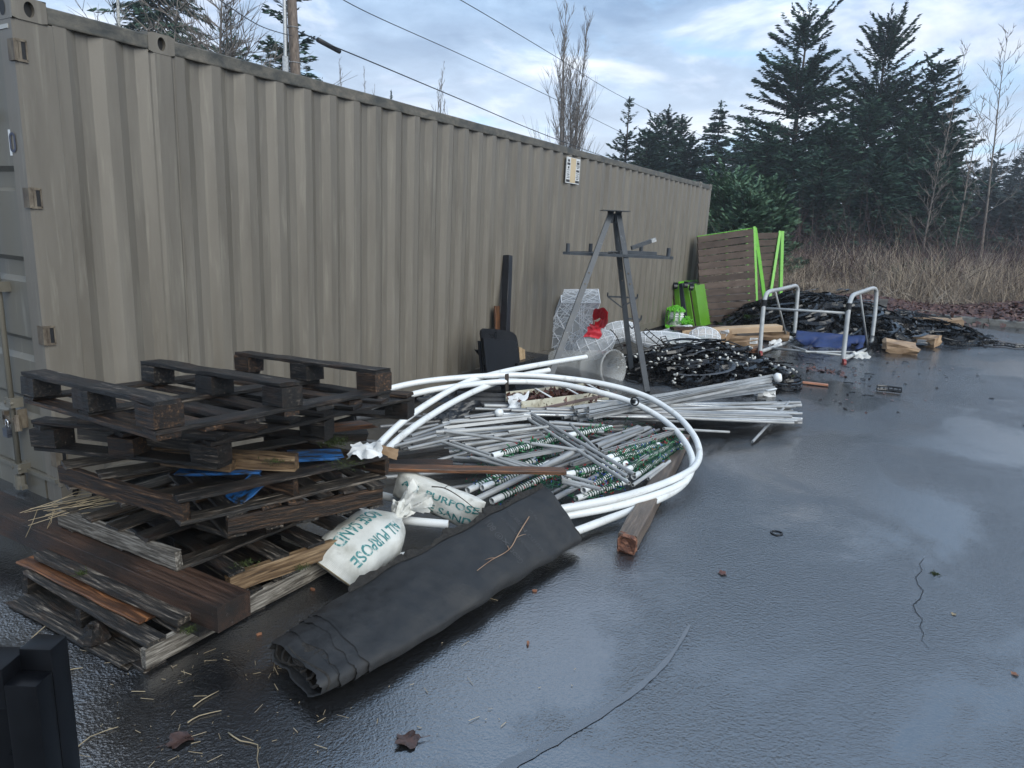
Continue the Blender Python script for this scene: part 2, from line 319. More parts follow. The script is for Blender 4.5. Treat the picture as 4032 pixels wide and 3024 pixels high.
def weave_mat(name, c1, c2):
    m = M(name, [(0.3, c1), (0.7, c2)], 7, rough=(0.55, 0.7), second=[((0.34, 0.33, 0.28), 4, 0.50, 0.74), ((0.16, 0.15, 0.12), 9, 0.62, 0.8)])
    t = m.node_tree; N = t.nodes; L = t.links.new; tc = N.new('ShaderNodeTexCoord'); b = N['Principled BSDF']; s = []
    for dr in ('X', 'Y'):
        w = N.new('ShaderNodeTexWave'); w.bands_direction = dr; L(tc.outputs['UV'], w.inputs[0]); w.inputs['Scale'].default_value = 60; s.append(w.outputs[1])
    a = N.new('ShaderNodeMath'); a.operation = 'ADD'; L(s[0], a.inputs[0]); L(s[1], a.inputs[1])
    nz = N.new('ShaderNodeTexNoise'); L(tc.outputs['Object'], nz.inputs[0]); nz.inputs['Scale'].default_value = 16; nz.inputs['Detail'].default_value = 6
    a2 = N.new('ShaderNodeMath'); a2.operation = 'MULTIPLY_ADD'; L(nz.outputs[0], a2.inputs[0]); a2.inputs[1].default_value = 6; L(a.outputs[0], a2.inputs[2])
    bp = N.new('ShaderNodeBump'); bp.inputs['Strength'].default_value = 0.3; bp.inputs['Distance'].default_value = 0.004; L(a2.outputs[0], bp.inputs['Height']); L(bp.outputs[0], b.inputs['Normal'])
    return m
SACK = weave_mat('woven_sack', (0.52, 0.52, 0.48), (0.68, 0.68, 0.64))
TEAL = M('teal_print', [(0.38, (0.40, 0.47, 0.45)), (0.46, (0.045, 0.20, 0.20)), (0.7, (0.035, 0.16, 0.17))], 45, rough=0.6)
DKPRINT = M('dark_print', [(0, (0.03, 0.03, 0.035))], rough=0.7)
CLEARP = M('cloudy_clear_plastic', [(0.3, (0.80, 0.80, 0.76)), (0.7, (0.92, 0.93, 0.92))], 6, rough=(0.16, 0.34), second=((0.68, 0.62, 0.50), 3, 0.60, 0.85), alpha=0.26)
FILM = M('clear_film', [(0.3, (0.62, 0.61, 0.55)), (0.7, (0.84, 0.84, 0.81))], 9, rough=(0.2, 0.4), alpha=0.6, bump=0.5, bscale=14)
WIREW = M('white_wire_decor', [(0, (0.74, 0.76, 0.79))], rough=0.35)
MESHW = M('frosted_thread', [(0.4, (0.62, 0.66, 0.70)), (0.7, (0.80, 0.83, 0.86))], 60, rough=0.5, alpha=0.40)
REDF = M('red_ribbon', [(0.3, (0.55, 0.020, 0.035)), (0.7, (0.74, 0.045, 0.065))], 30, rough=(0.35, 0.55), bump=0.4, bscale=120, bdist=0.004)
GREENP = M('lime_paint', [(0.3, (0.085, 0.24, 0.012)), (0.7, (0.115, 0.31, 0.02))], 8, rough=(0.3, 0.45), rand=0.06, second=((0.05, 0.12, 0.012), 14, 0.66, 0.8))
GREENL = M('bright_green_paint', [(0.3, (0.10, 0.38, 0.012)), (0.7, (0.14, 0.47, 0.022))], 8, rough=(0.3, 0.45), second=((0.05, 0.10, 0.02), 18, 0.62, 0.75))
CHAING = M('green_chain_plastic', [(0, (0.14, 0.52, 0.03))], rough=0.35)
DBLUE = M('dark_navy_paint', [(0.3, (0.018, 0.022, 0.032)), (0.7, (0.032, 0.037, 0.050))], 8, rough=(0.35, 0.5))
CARD = M('wet_cardboard', [(0.3, (0.20, 0.125, 0.070)), (0.55, (0.31, 0.205, 0.120)), (0.75, (0.38, 0.265, 0.165))], 6, rough=(0.5, 0.75), rand=0.2, second=((0.15, 0.09, 0.05), 4, 0.55, 0.7), bump=0.15, bscale=30)
CARDL = M('dry_cardboard', [(0.3, (0.46, 0.32, 0.19)), (0.7, (0.56, 0.41, 0.27))], 4, rough=0.7, second=((0.36, 0.24, 0.14), 5, 0.6, 0.75))
WHITE = M('white_paper', [(0.3, (0.62, 0.63, 0.63)), (0.7, (0.75, 0.76, 0.76))], 8, rough=0.5)
TUBEG = M('pale_grey_tube', [(0.3, (0.30, 0.315, 0.32)), (0.7, (0.42, 0.435, 0.44))], 8, rough=(0.28, 0.42), second=((0.22, 0.225, 0.22), 12, 0.62, 0.75))
NAVY = M('navy_canvas', [(0.3, (0.006, 0.018, 0.075)), (0.7, (0.011, 0.032, 0.13))], 10, rough=(0.5, 0.7), bump=0.1, bscale=90, bdist=0.003)
REDP = M('dark_red_plastic', [(0, (0.20, 0.014, 0.012))], rough=0.35)
STRIP = M('black_strip_plastic', [(0.35, (0.006, 0.006, 0.007)), (0.65, (0.013, 0.0135, 0.015))], 12, rough=(0.16, 0.34), rand=0.2)
BULBW = M('frosted_bulb', [(0, (0.55, 0.55, 0.52))], rough=0.28)
WIREG = M('dark_green_wire', [(0, (0.010, 0.060, 0.035))], rough=0.42)
GSOCK = M('green_socket', [(0, (0.010, 0.085, 0.042))], rough=0.35)
BRED = M('red_bulb', [(0, (0.26, 0.018, 0.018))], rough=0.3); BBLUE = M('blue_bulb', [(0, (0.025, 0.06, 0.28))], rough=0.3); BGRN = M('green_bulb', [(0, (0.035, 0.20, 0.07))], rough=0.3)
MOSS = M('moss', [(0.3, (0.012, 0.020, 0.004)), (0.7, (0.06, 0.085, 0.018))], 60, rough=0.9)
STRAW = M('dry_straw', [(0.3, (0.20, 0.15, 0.085)), (0.7, (0.38, 0.31, 0.20))], 9, rough=0.7, rand=0.2)
LEAFB = M('brown_leaf', [(0.3, (0.040, 0.015, 0.011)), (0.6, (0.090, 0.036, 0.025)), (0.8, (0.16, 0.078, 0.052))], 9, rough=(0.35, 0.6), rand=0.3)
CHIP = M('orange_bark_chip', [(0.3, (0.15, 0.055, 0.028)), (0.7, (0.30, 0.14, 0.075))], 30, rough=0.6, rand=0.2)
STEELP = M('polished_padlock', [(0, (0.55, 0.56, 0.58))], rough=0.25, metal=0.9)
LAMB = M('laminated_lock_body', [(0.3, (0.05, 0.06, 0.085)), (0.7, (0.16, 0.17, 0.20))], 12, (1, 1, 9), rough=(0.25, 0.4), metal=0.6)
BLACKP = M('near_black_plastic', [(0.35, (0.002, 0.0022, 0.003)), (0.65, (0.004, 0.0045, 0.006))], 9, rough=(0.25, 0.4), spec=0.2)
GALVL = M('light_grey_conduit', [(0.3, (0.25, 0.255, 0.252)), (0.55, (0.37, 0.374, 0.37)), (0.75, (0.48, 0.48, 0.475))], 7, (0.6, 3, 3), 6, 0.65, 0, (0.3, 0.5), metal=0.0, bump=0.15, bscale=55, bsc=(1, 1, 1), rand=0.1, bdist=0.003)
W_WARM = M('warm_wet_wood', [(0.38, (0.004, 0.003, 0.0025)), (0.50, (0.022, 0.013, 0.008)), (0.58, (0.07, 0.038, 0.020)), (0.68, (0.22, 0.13, 0.075))], 3.0, GR, 9, 0.70, 0.4, (0.38, 0.68), spec=0.38, bump=0.8, bscale=9, rand=0.35)
# ------------------------------------------------------------------ ground
def asphalt():
    m = bpy.data.materials.new('wet_asphalt'); m.use_nodes = True; t = m.node_tree; N = t.nodes; L = t.links.new; b = N['Principled BSDF']
    tc = N.new('ShaderNodeTexCoord')
    def noise(s, d=5, r=0.6, ds=0.0, sc=(1, 1, 1)):
        mp = N.new('ShaderNodeMapping'); L(tc.outputs['Object'], mp.inputs[0]); mp.inputs['Scale'].default_value = sc
        n = N.new('ShaderNodeTexNoise'); L(mp.outputs[0], n.inputs[0]); n.inputs['Scale'].default_value = s; n.inputs['Detail'].default_value = d; n.inputs['Roughness'].default_value = r; n.inputs['Distortion'].default_value = ds
        return n.outputs[0]
    def mr(v, a, c, lo, hi, sm=False):
        q = N.new('ShaderNodeMapRange'); L(v, q.inputs[0]); q.inputs[1].default_value = a; q.inputs[2].default_value = c; q.inputs[3].default_value = lo; q.inputs[4].default_value = hi
        if sm: q.interpolation_type = 'SMOOTHSTEP'
        return q.outputs[0]
    def mth(op, a, c):
        q = N.new('ShaderNodeMath'); q.operation = op
        for i, x in enumerate((a, c)):
            if isinstance(x, (int, float)): q.inputs[i].default_value = x
            else: L(x, q.inputs[i])
        return q.outputs[0]
    pud = mr(noise(0.55, 6, 0.6, 0.5, (1, 0.75, 1)), 0.43, 0.56, 0.0, 1.0, True)       # standing film of water
    wet = mr(noise(1.6, 5, 0.6, 0.6), 0.36, 0.64, 0.0, 1.0)
    grain = noise(150, 3, 0.7); vor = N.new('ShaderNodeTexVoronoi'); L(tc.outputs['Object'], vor.inputs[0]); vor.inputs['Scale'].default_value = 95
    rip = noise(48, 4, 0.62)
    c = N.new('ShaderNodeValToRGB'); L(noise(60, 6, 0.75), c.inputs[0]); e = c.color_ramp.elements
    e[0].position = 0.36; e[0].color = (0.004, 0.0043, 0.005, 1); e[1].position = 0.74; e[1].color = (0.030, 0.031, 0.033, 1)
    mx = N.new('ShaderNodeMix'); mx.data_type = 'RGBA'; mx.blend_type = 'MULTIPLY'; mx.inputs[0].default_value = 1.0; L(c.outputs[0], mx.inputs[6])
    c2 = N.new('ShaderNodeValToRGB'); L(noise(0.8, 6, 0.6), c2.inputs[0]); e = c2.color_ramp.elements; e[0].position = 0.3; e[0].color = (0.7, 0.7, 0.7, 1); e[1].position = 0.7; e[1].color = (1.25, 1.25, 1.25, 1)
    L(c2.outputs[0], mx.inputs[7]); L(mx.outputs[2], b.inputs['Base Color'])
    rgh = mth('SUBTRACT', mr(wet, 0, 1, 0.24, 0.12), mth('MULTIPLY', pud, 0.08)); L(rgh, b.inputs['Roughness'])
    b.inputs['Specular IOR Level'].default_value = 0.5; b.inputs['IOR'].default_value = 3.3
    h = mth('ADD', mth('MULTIPLY', vor.outputs[0], 0.8), mth('ADD', mth('MULTIPLY', grain, 0.6), mth('MULTIPLY', rip, 2.0)))
    bp = N.new('ShaderNodeBump'); bp.inputs['Distance'].default_value = 0.0046; L(h, bp.inputs['Height']); L(mr(pud, 0, 1, 0.75, 0.20), bp.inputs['Strength']); L(bp.outputs[0], b.inputs['Normal'])
    return m
def sheet(x0, y0, x1, y1, n, f=lambda x, y: 0.0, ny=None):
    ny = ny or n; V = []; F = []
    for j in range(ny+1):
        for i in range(n+1):
            x = x0+(x1-x0)*i/n; y = y0+(y1-y0)*j/ny; V.append((x, y, f(x, y)))
    for j in range(ny):
        for i in range(n): a = j*(n+1)+i; F.append((a, a+1, a+n+2, a+n+1))
    m = bpy.data.meshes.new('sheet'); m.from_pydata(V, [], F); m.polygons.foreach_set('use_smooth', [True]*len(F)); m.update(); return m
new('asphalt_ground', sheet(-400, -400, 400, 600, 4), asphalt(), kind='structure')
SOIL = M('leaf_litter_soil', [(0.3, (0.022, 0.016, 0.011)), (0.55, (0.06, 0.04, 0.027)), (0.75, (0.11, 0.08, 0.055))], 3, detail=8, rough=0.85, bump=0.6, bscale=20)
def field_h(x, y): return 0.02+0.55*max(0, min(1, (y-19.0)/9))+0.9*max(0, min(1, (y-30)/25))+0.08*math.sin(x*0.7+y*0.4)*min(1, max(0, (y-19)/3))
new('field_terrain', sheet(-60, 18.62, 90, 140, 75, field_h, 60), SOIL, kind='structure')
CURBM = M('wet_concrete', [(0.3, (0.075, 0.072, 0.064)), (0.7, (0.17, 0.165, 0.15))], 9, detail=7, rough=(0.45, 0.7), bump=0.3, bscale=60, second=((0.03, 0.04, 0.02), 3, 0.55, 0.7))
cb = thing('concrete_kerb', 'low wet concrete kerb along the edge of the dead leaves', 'kerb', (6, 18.5, 0)); cb['kind'] = 'structure'
for i in range(9):
    mb = MB(); x0 = 4.55+i*1.22
    for (a, bb) in ((0, 1.21),):
        mb.add([(x0+a, 18.42, 0), (x0+bb, 18.42, 0), (x0+bb, 18.44, 0.12), (x0+a, 18.44, 0.12), (x0+a, 18.47, 0.145), (x0+bb, 18.47, 0.145), (x0+bb, 18.64, 0.145), (x0+a, 18.64, 0.145), (x0+a, 18.64, -0.05), (x0+bb, 18.64, -0.05)],
               [(0, 1, 2, 3), (3, 2, 5, 4), (4, 5, 6, 7), (7, 6, 9, 8), (0, 3, 4, 7, 8), (1, 9, 6, 5, 2)])
    new('kerb_stone', mb.me(), CURBM, cb)

# ------------------------------------------------------------------ vegetation
def needles(name, c1, c2, c3): return M(name, [(0.32, c1), (0.52, c2), (0.70, c3)], 1.1, detail=5, nrough=0.7, rough=(0.6, 0.8), rand=0.12, spec=0.25)
ND_DARK = needles('dark_fir_needles', (0.014, 0.034, 0.024), (0.030, 0.068, 0.045), (0.058, 0.110, 0.066))
ND_MID = needles('mid_conifer_needles', (0.016, 0.036, 0.027), (0.034, 0.068, 0.048), (0.064, 0.112, 0.072))
ND_LIGHT = needles('soft_cedar_green', (0.040, 0.080, 0.050), (0.082, 0.150, 0.088), (0.14, 0.23, 0.135))
ND_FAR = needles('far_conifer_needles', (0.016, 0.026, 0.024), (0.028, 0.043, 0.039), (0.045, 0.062, 0.055))
BARK = M('brown_bark', [(0.3, (0.020, 0.015, 0.012)), (0.7, (0.065, 0.050, 0.040))], 9, (1, 1, 0.2), rough=0.85, bump=0.5, bscale=30)
BARKG = M('grey_twig_bark', [(0.3, (0.10, 0.086, 0.074)), (0.7, (0.20, 0.172, 0.148))], 5, rough=0.8)
BIRCH = M('pale_birch_bark', [(0.35, (0.09, 0.085, 0.078)), (0.5, (0.36, 0.36, 0.34)), (0.7, (0.46, 0.46, 0.44))], 10, (1, 1, 2.5), detail=6, rough=0.7)
def crown_arrays(H, R, nb, dens, seed, z0=0.06, rise=(0.7, -0.12), droop=0.18, csize=(0.26, 0.5), cw=0.30, power=0.8, hang=0.25, gap=0.0, outl=0.12, top=0.15, limbs=()):
    g = np.random.default_rng(seed); C = []; A = []; S = []; br = []
    ts = np.sort(g.random(nb)**0.75)
    ts = [(t, None, None, None) for t in ts]+list(limbs)
    for i, (t, laz, lln, lel) in enumerate(ts):
        if gap and laz is None and math.sin(t*23+seed) > 1-gap: continue
        z = H*(1-t*(1-z0)); ln = R*((t+0.02)**power)*g.uniform(0.55, 1.05)
        if g.random() < outl: ln *= g.uniform(1.15, 1.45)
        az = i*2.39996+g.normal(0, 0.35); el = rise[0]*(1-t)+rise[1]*t+g.normal(0, 0.12)
        if laz is not None: az, ln, el = laz, lln, lel
        d = np.array([math.cos(az), math.sin(az), 0.0]); side = np.array([-d[1], d[0], 0.0])
        n = int(ln*dens*(1 if laz is None else 2.2))+4; s = g.uniform(0.08, 1.0, n)**0.85; lat = g.uniform(-1, 1, n)*(1.05-s)*ln*(0.34 if laz is None else 0.22)*(0.35+0.65*g.random(n))
        pos = np.outer(s*ln, d)+np.outer(lat, side)
        zz = z+math.tan(el)*s*ln-droop*ln*s**2+0.10*ln*np.clip(s-0.75, 0, 1)*2-np.abs(lat)*0.25+g.normal(0, 0.05, n)
        C.append(np.c_[pos[:, 0], pos[:, 1], zz])
        ang = np.sign(lat)*g.uniform(0.2, 1.0, n)
        ax = np.outer(np.cos(ang), d)+np.outer(np.sin(ang), side); ax[:, 2] = math.tan(el)*0.5-droop*1.2*s+0.2*s-hang*g.uniform(0, 1.4, n); A.append(ax)
        S.append(g.uniform(csize[0], csize[1], n)*(0.55+0.45*min(1, ln)))
        br.append(((0, 0, z), tuple(np.r_[d[:2]*ln*0.55, z+math.tan(el)*ln*0.55-droop*ln*0.3]), tuple(np.r_[d[:2]*ln*0.95, z+math.tan(el)*ln*0.95-droop*ln*0.88]), ln))
    n = int(14+H*2); s = g.random(n); C.append(np.c_[g.normal(0, top*0.5, n)*s, g.normal(0, top*0.5, n)*s, H*(1.0-0.06*s)]); ax = g.normal(0, 0.5, (n, 3)); ax[:, 2] = 1.0; A.append(ax); S.append(g.uniform(csize[0], csize[1], n)*0.7)
    C = np.concatenate(C); A = np.concatenate(A); S = np.concatenate(S); A /= np.linalg.norm(A, axis=1)[:, None]
    W = np.cross(A, g.normal(0, 1, A.shape)+np.array([0, 0, 1.2])); W /= np.linalg.norm(W, axis=1)[:, None]
    w = (S*cw*g.uniform(0.6, 1.2, len(S)))[:, None]; Sx = S[:, None]
    V = np.stack([C-A*Sx*0.5, C+W*w*0.5-A*Sx*0.05, C+A*Sx*0.5, C-W*w*0.5-A*Sx*0.05], 1).reshape(-1, 3)
    F = np.arange(len(V)).reshape(-1, 4); return V, F, br
def conifer(name, label, tip, D, hw, mat, seed, z0=0.05, base=None, group=None, rx=0.0, **k):
    P = GD(tip, D); b = field_h(P.x, P.y)-0.1 if P.y > 18.6 else 0.0
    if base is not None: b = base
    H = P.z-b; R = hw/FPX*D*1.45
    V, F, br = crown_arrays(H, R, seed=seed, z0=z0, **k)
    o = thing(name, label, 'tree', (P.x, P.y, b), group)
    MW = Matrix.Translation((P.x, P.y, b))
    new('crown', npmesh('crown', V, F), mat, o, MW)
    mb = MB(); r0 = 0.012*H+0.05; mb.tube([(0, 0, -0.3), (0.05, 0.02, H*0.3), (0.02, 0.05, H*0.65), (0, 0, H*0.98)], [r0*1.2, r0*0.85, r0*0.45, 0.02], 8)
    for a, c, e, ln in br:
        if ln > 0.5: mb.tube([a, c, e], [0.014*ln+0.01, 0.009*ln+0.006, 0.004], 3, False)
    new('trunk', mb.me(smooth=True), BARK, o, MW); return o
RA = math.atan2(CR[1], CR[0]); PI_ = math.pi
conifer('fir_tree', 'tall dark fir with ragged spreading limbs behind the slatted panels', r6(1295, 40), 42, 235, ND_DARK, 3, nb=460, dens=40, power=0.62, outl=0.22, droop=0.10, rise=(0.75, -0.05), csize=(0.20, 0.44), hang=0.5, gap=0.30, z0=0.03, limbs=[(.19, RA+PI_, 2.3, .5), (.22, RA, 2.0, .45), (.28, RA+PI_+.2, 2.9, .35), (.36, RA, 3.4, .28), (.33, RA+PI_, 3.0, .2), (.42, RA-.3, 2.8, .2), (.50, RA+PI_-.1, 3.6, .25), (.55, RA+.2, 3.2, .1), (.6, RA+PI_, 3.4, .0)])
conifer('fir_tree', 'tall dark fir with upswept limbs, second of the two tallest firs', r6(1640, 85), 44, 215, ND_DARK, 8, nb=460, dens=40, power=0.62, outl=0.25, droop=0.06, rise=(0.9, 0.0), csize=(0.20, 0.44), hang=0.5, gap=0.28, z0=0.03, limbs=[(.14, RA+PI_, 1.8, .7), (.16, RA, 1.9, .8), (.27, RA, 3.6, .55), (.30, RA+PI_, 2.8, .25), (.36, RA, 3.3, .5), (.38, RA+PI_+.2, 3.2, .3), (.45, RA+.2, 3.4, .35)])
conifer('fir_tree', 'broad dark fir with feathery side branches next to bare saplings', r6(1850, 265), 43, 190, ND_DARK, 15, nb=380, dens=32, power=0.60, outl=0.15, droop=0.16, rise=(0.6, -0.1), z0=0.03)
conifer('fir_tree', 'open young fir with tiered see-through branches behind the container', r6(522, 415), 48, 115, ND_MID, 21, nb=190, dens=26, power=0.85, outl=0.1, droop=0.0, rise=(0.5, 0.05), gap=0.35, csize=(0.22, 0.42))
for i, (tp, D, hw) in enumerate([(r6(640, 495), 50, 105), (r6(690, 465), 52, 115), (r6(745, 500), 54, 115), (r6(600, 560), 49, 110), (r6(790, 590), 50, 110)]):
    conifer('fir_tree', 'mid green conifer in the clump above the far end of the container', tp, D, hw, ND_MID, 30+i, group='clump of conifers above the container end', nb=260, dens=28, power=0.65, outl=0.15, droop=0.12)
for i, (tp, D, hw, lb) in enumerate([(r6(915, 432), 56, 100, 'slim pointed spruce standing taller of the pair beside the big fir'), (r6(1025, 500), 58, 92, 'shorter slim pointed spruce of the pair beside the big fir')]):
    conifer('spruce_tree', lb, tp, D, hw, ND_MID, 40+i, nb=300, dens=26, power=0.6, outl=0.06, droop=0.2, rise=(0.3, -0.25))
for i, (tp, D, hw) in enumerate([(r6(1120, 560), 40, 110), (r6(1400, 520), 41, 150), (r6(1560, 420), 41, 140), (r6(1240, 640), 39, 130), (r6(1745, 480), 41, 130), (r6(1900, 520), 42, 130), (r6(1350, 700), 37, 150), (r6(1600, 680), 37, 160), (r6(1820, 700), 38, 150)]):
    conifer('fir_tree', 'dark bushy fir filling the foot of the tall firs', tp, D, hw, ND_DARK, 50+i, group='bushy firs under the tall firs', nb=250, dens=25, power=0.55, outl=0.1, droop=0.15, z0=0.02)
for i, (tp, D, hw) in enumerate([(r6(1120, 785), 25, 125), (r6(955, 755), 26, 135), (r6(1040, 820), 24, 130)]):
    conifer('cedar_tree', 'light green feathery cedar just behind the container corner', tp, D, hw, ND_LIGHT, 60+i, group='light green cedars behind the container corner', nb=230, dens=42, power=0.5, outl=0.12, droop=0.06, rise=(0.9, 0.1), csize=(0.16, 0.34), cw=0.36, hang=0.1, z0=0.02)
for i, (tp, D, hw) in enumerate([(r6(2220, 640), 72, 90), (r6(2060, 800), 55, 90), (r6(2180, 830), 52, 100), (r6(2110, 640), 78, 75), (r6(2010, 690), 82, 70), (r6(2185, 690), 76, 80), (r6(1950, 720), 85, 80), (r6(2060, 720), 74, 70), (r6(2160, 770), 70, 80)]):
    conifer('fir_tree', 'small grey green conifer far away in the mist', tp, D, hw, ND_FAR, 70+i, group='far misty conifers', nb=150, dens=11, power=0.6, outl=0.1, droop=0.12, csize=(0.4, 0.8))
conifer('cedar_tree', 'dense drooping cedar seen over the container roof beside the birch', v(335, -120), 33, 330, ND_DARK, 81, nb=330, dens=22, power=0.55, droop=0.25, rise=(0.2, -0.3), hang=0.6)
conifer('fir_tree', 'short pointed fir seen over the container roof', v(497, 18), 40, 150, ND_DARK, 82, nb=200, dens=20, power=0.8, droop=0.1, gap=0.2)
conifer('fir_tree', 'ragged fir growing behind the utility pole', v(612, -110), 31, 165, ND_DARK, 83, nb=260, dens=18, power=0.6, droop=0.2, gap=0.3, outl=0.25)
conifer('fir_tree', 'tiny fir tip peeping over the container rail', v(845, 196), 60, 60, ND_MID, 84, nb=70, dens=12)

def bare_tree(name, label, base, H, seed, spread=0.25, stems=1, nb=26, mat=None, r0=0.12, up=0.8, sub=9, group=None, start=0.18, lean=(0, 0), twr=0.007, cat='tree', trunkmat=None):
    g = random.Random(seed); tr = MB(); tw = MB(); b = Vector(base)
    def wob(P, d, L, n, w):
        pts = [P.copy()]; d = d.normalized()
        for i in range(n):
            d = (d+Vector((g.gauss(0, w), g.gauss(0, w), g.gauss(0, w*0.5)+0.04))).normalized(); pts.append(pts[-1]+d*(L/n))
        return pts, d
    for s in range(stems):
        dr = Vector((lean[0]+g.gauss(0, 0.05)*(stems > 1), lean[1]+g.gauss(0, 0.05)*(stems > 1), 1)); h = H*(1 if s == 0 else g.uniform(0.7, 0.97))
        P0 = Vector((g.gauss(0, 0.25), g.gauss(0, 0.25), 0))*(stems > 1)
        pts, _ = wob(P0, dr, h, 9, 0.025); n = len(pts); tr.tube(pts, [r0*(1-0.93*i/(n-1)) for i in range(n)], 7)
        for k in range(nb):
            f = start+(1-start)*(k+g.random())/nb; i = min(n-2, int(f*(n-1))); P = pts[i].lerp(pts[i+1], f*(n-1)-i)
            az = k*2.4+g.uniform(-.4, .4); L = H*spread*(1.05-f)**0.6*g.uniform(0.6, 1.15)
            bp, d = wob(P, Vector((math.cos(az), math.sin(az), up*g.uniform(0.7, 1.4))), L, 5, 0.10); m = len(bp); rb = max(twr*1.4, r0*0.30*(1.05-f))
            tr.tube(bp, [rb*(1-0.75*j/(m-1)) for j in range(m)], 4, False)
            for q in range(sub):
                j = g.randint(1, m-1); a2 = g.uniform(0, 6.28); tp, d2 = wob(bp[j], (bp[j]-bp[j-1]).normalized()+Vector((math.cos(a2), math.sin(a2), up*0.5))*0.6, L*g.uniform(0.2, 0.5), 3, 0.12)
                tw.tube(tp, [twr*1.1, twr*0.9, twr*0.7, twr*0.4], 3, False)
    o = thing(name, label, cat, base, group); MW = Matrix.Translation(b)
    new('trunk', tr.me(smooth=True), trunkmat or mat or BARKG, o, MW); new('twigs', tw.me(), mat or BARKG, o, MW)['kind'] = 'stuff'; return o
P = GD(v(1235, 330), 46); bare_tree('poplar_tree', 'bare columnar poplar with dense upright grey twigs', (P.x, P.y, 0.4), GD(v(1243, 40), 46).z-0.4, 5, 0.31, 5, 34, up=3.0, sub=11, r0=0.13, start=0.12, lean=(-0.01, 0), twr=0.0125)
for i, (tp, D, st) in enumerate([(v(745, 128), 55, 3), (v(790, 150), 57, 3)]):
    P = GD(tp, D); bare_tree('poplar_tree', 'thin bare poplar top beyond the container near the utility pole', (P.x, P.y, 0.4), P.z-0.4, 90+i, 0.13, st, 20, up=4, sub=5, r0=0.10, start=0.5, twr=0.013, group='bare tops near the pole')
P = GD(v(952, 142), 58); bare_tree('poplar_tree', 'small bare upright treetop halfway along the container roof', (P.x, P.y, 0.4), P.z-0.4, 93, 0.16, 3, 22, up=3.2, sub=6, r0=0.10, start=0.5, twr=0.013)
P = GD(v(235, -40), 27); bare_tree('birch_tree', 'bare birch with a pale trunk and long thin branches above the container', (P.x, P.y, 0), P.z+1.5, 95, 0.34, 1, 26, trunkmat=BIRCH, r0=0.24, up=0.35, sub=10, start=0.45, twr=0.011)
P = GD(v(440, -90), 24); bare_tree('bare_tree', 'leafless tree with forking reddish branches over the container corner', (P.x, P.y, 0), P.z, 96, 0.46, 3, 30, r0=0.10, up=0.6, sub=14, start=0.35, twr=0.011, lean=(0.06, 0))
P = GD(v(300, -70), 21); bare_tree('bare_tree', 'thin leafless tree with fine crossing twigs in front of the drooping cedar', (P.x, P.y, 0), P.z, 97, 0.40, 2, 26, r0=0.08, up=0.4, sub=14, start=0.4, twr=0.009, lean=(0.02, 0))
for i, (tp, D, h) in enumerate([(v(2078, 95), 38, .2), (v(2125, 210), 36, .22), (v(2212, 60), 33, .25), (v(2030, 330), 34, .3)]):
    P = GD(tp, D); bare_tree('bare_sapling', 'tall thin leafless sapling beside the firs', (P.x, P.y, 0.5), P.z-0.5, 100+i, h, 1, 26, r0=0.07, up=1.0, sub=9, start=0.25, twr=0.010, group='leafless saplings beside the firs')

for i, (tp, hw) in enumerate([(r5(1395, 395), 50), (r5(1600, 350), 75)]): conifer('evergreen_shrub', ('small green shrub in the dead grass behind the tube cot', 'wider green shrub in the dead grass above the leaf drift')[i], tp, 24.5, hw, ND_MID, 130+i, nb=90, dens=45, power=0.4, csize=(0.10, 0.22), hang=0.0, rise=(1.0, 0.2))

def ribbons(P, D, Ls, W, bend, g, seg=3):
    """P base points, D unit directions, tapered bent blades -> V,F (quads)"""
    n = len(P); side = np.cross(D, g.normal(0, 1, D.shape)); side /= np.linalg.norm(side, axis=1)[:, None]+1e-9
    bd = g.normal(0, 1, D.shape); bd[:, 2] -= 0.4; rows = []
    for i in range(seg+1):
        f = i/seg; c = P+D*(Ls*f)[:, None]+bd*(Ls*bend*f*f)[:, None]; w = (W*(1-0.85*f))[:, None]*0.5; rows += [c-side*w, c+side*w]
    V = np.stack(rows, 1).reshape(-1, 3); k = 2*(seg+1); b = np.arange(n)[:, None]*k
    F = np.concatenate([b+np.array([[2*i, 2*i+1, 2*i+3, 2*i+2]]) for i in range(seg)], 0); return V, F
def scatter(name, label, cat, n, xr, yr, hr, w, bend, mat, seed, tilt=0.25, hf=field_h, seg=3, clump=0):
    g = np.random.default_rng(seed); x = g.uniform(*xr, n); y = yr[0]+(yr[1]-yr[0])*g.random(n)**1.25
    if clump:
        cx, cy = g.uniform(*xr, clump), g.uniform(*yr, clump); i = g.integers(0, clump, n); x = cx[i]+g.normal(0, 0.55, n); y = np.maximum(yr[0], cy[i]+g.normal(0, 0.5, n))
    z = np.array([hf(a, b) for a, b in zip(x, y)]); D = g.normal(0, tilt, (n, 3)); D[:, 2] = 1; D /= np.linalg.norm(D, axis=1)[:, None]
    Ls = g.uniform(hr[0], hr[1], n)*(0.75+0.35*np.sin(x*0.9)*np.sin(y*0.7+1)); V, F = ribbons(np.c_[x, y, z-0.05], D, Ls, np.full(n, w)*g.uniform(0.6, 1.3, n), bend, g, seg)
    return new(name, npmesh(name, V, F), mat, None, None, label, cat, None, 'stuff')
GRASSM = M('dead_grass', [(0.38, (0.10, 0.074, 0.055)), (0.5, (0.25, 0.20, 0.155)), (0.62, (0.46, 0.39, 0.31))], 0.45, detail=7, rough=0.85, spec=0.2)
STALKM = M('pale_weed_stalk', [(0.3, (0.24, 0.185, 0.13)), (0.7, (0.48, 0.40, 0.30))], 0.6, detail=6, rough=0.85, spec=0.2)
BRAMM = M('dark_bramble', [(0.3, (0.034, 0.022, 0.023)), (0.55, (0.080, 0.052, 0.050)), (0.75, (0.15, 0.10, 0.092))], 0.8, detail=7, rough=0.75, spec=0.25)
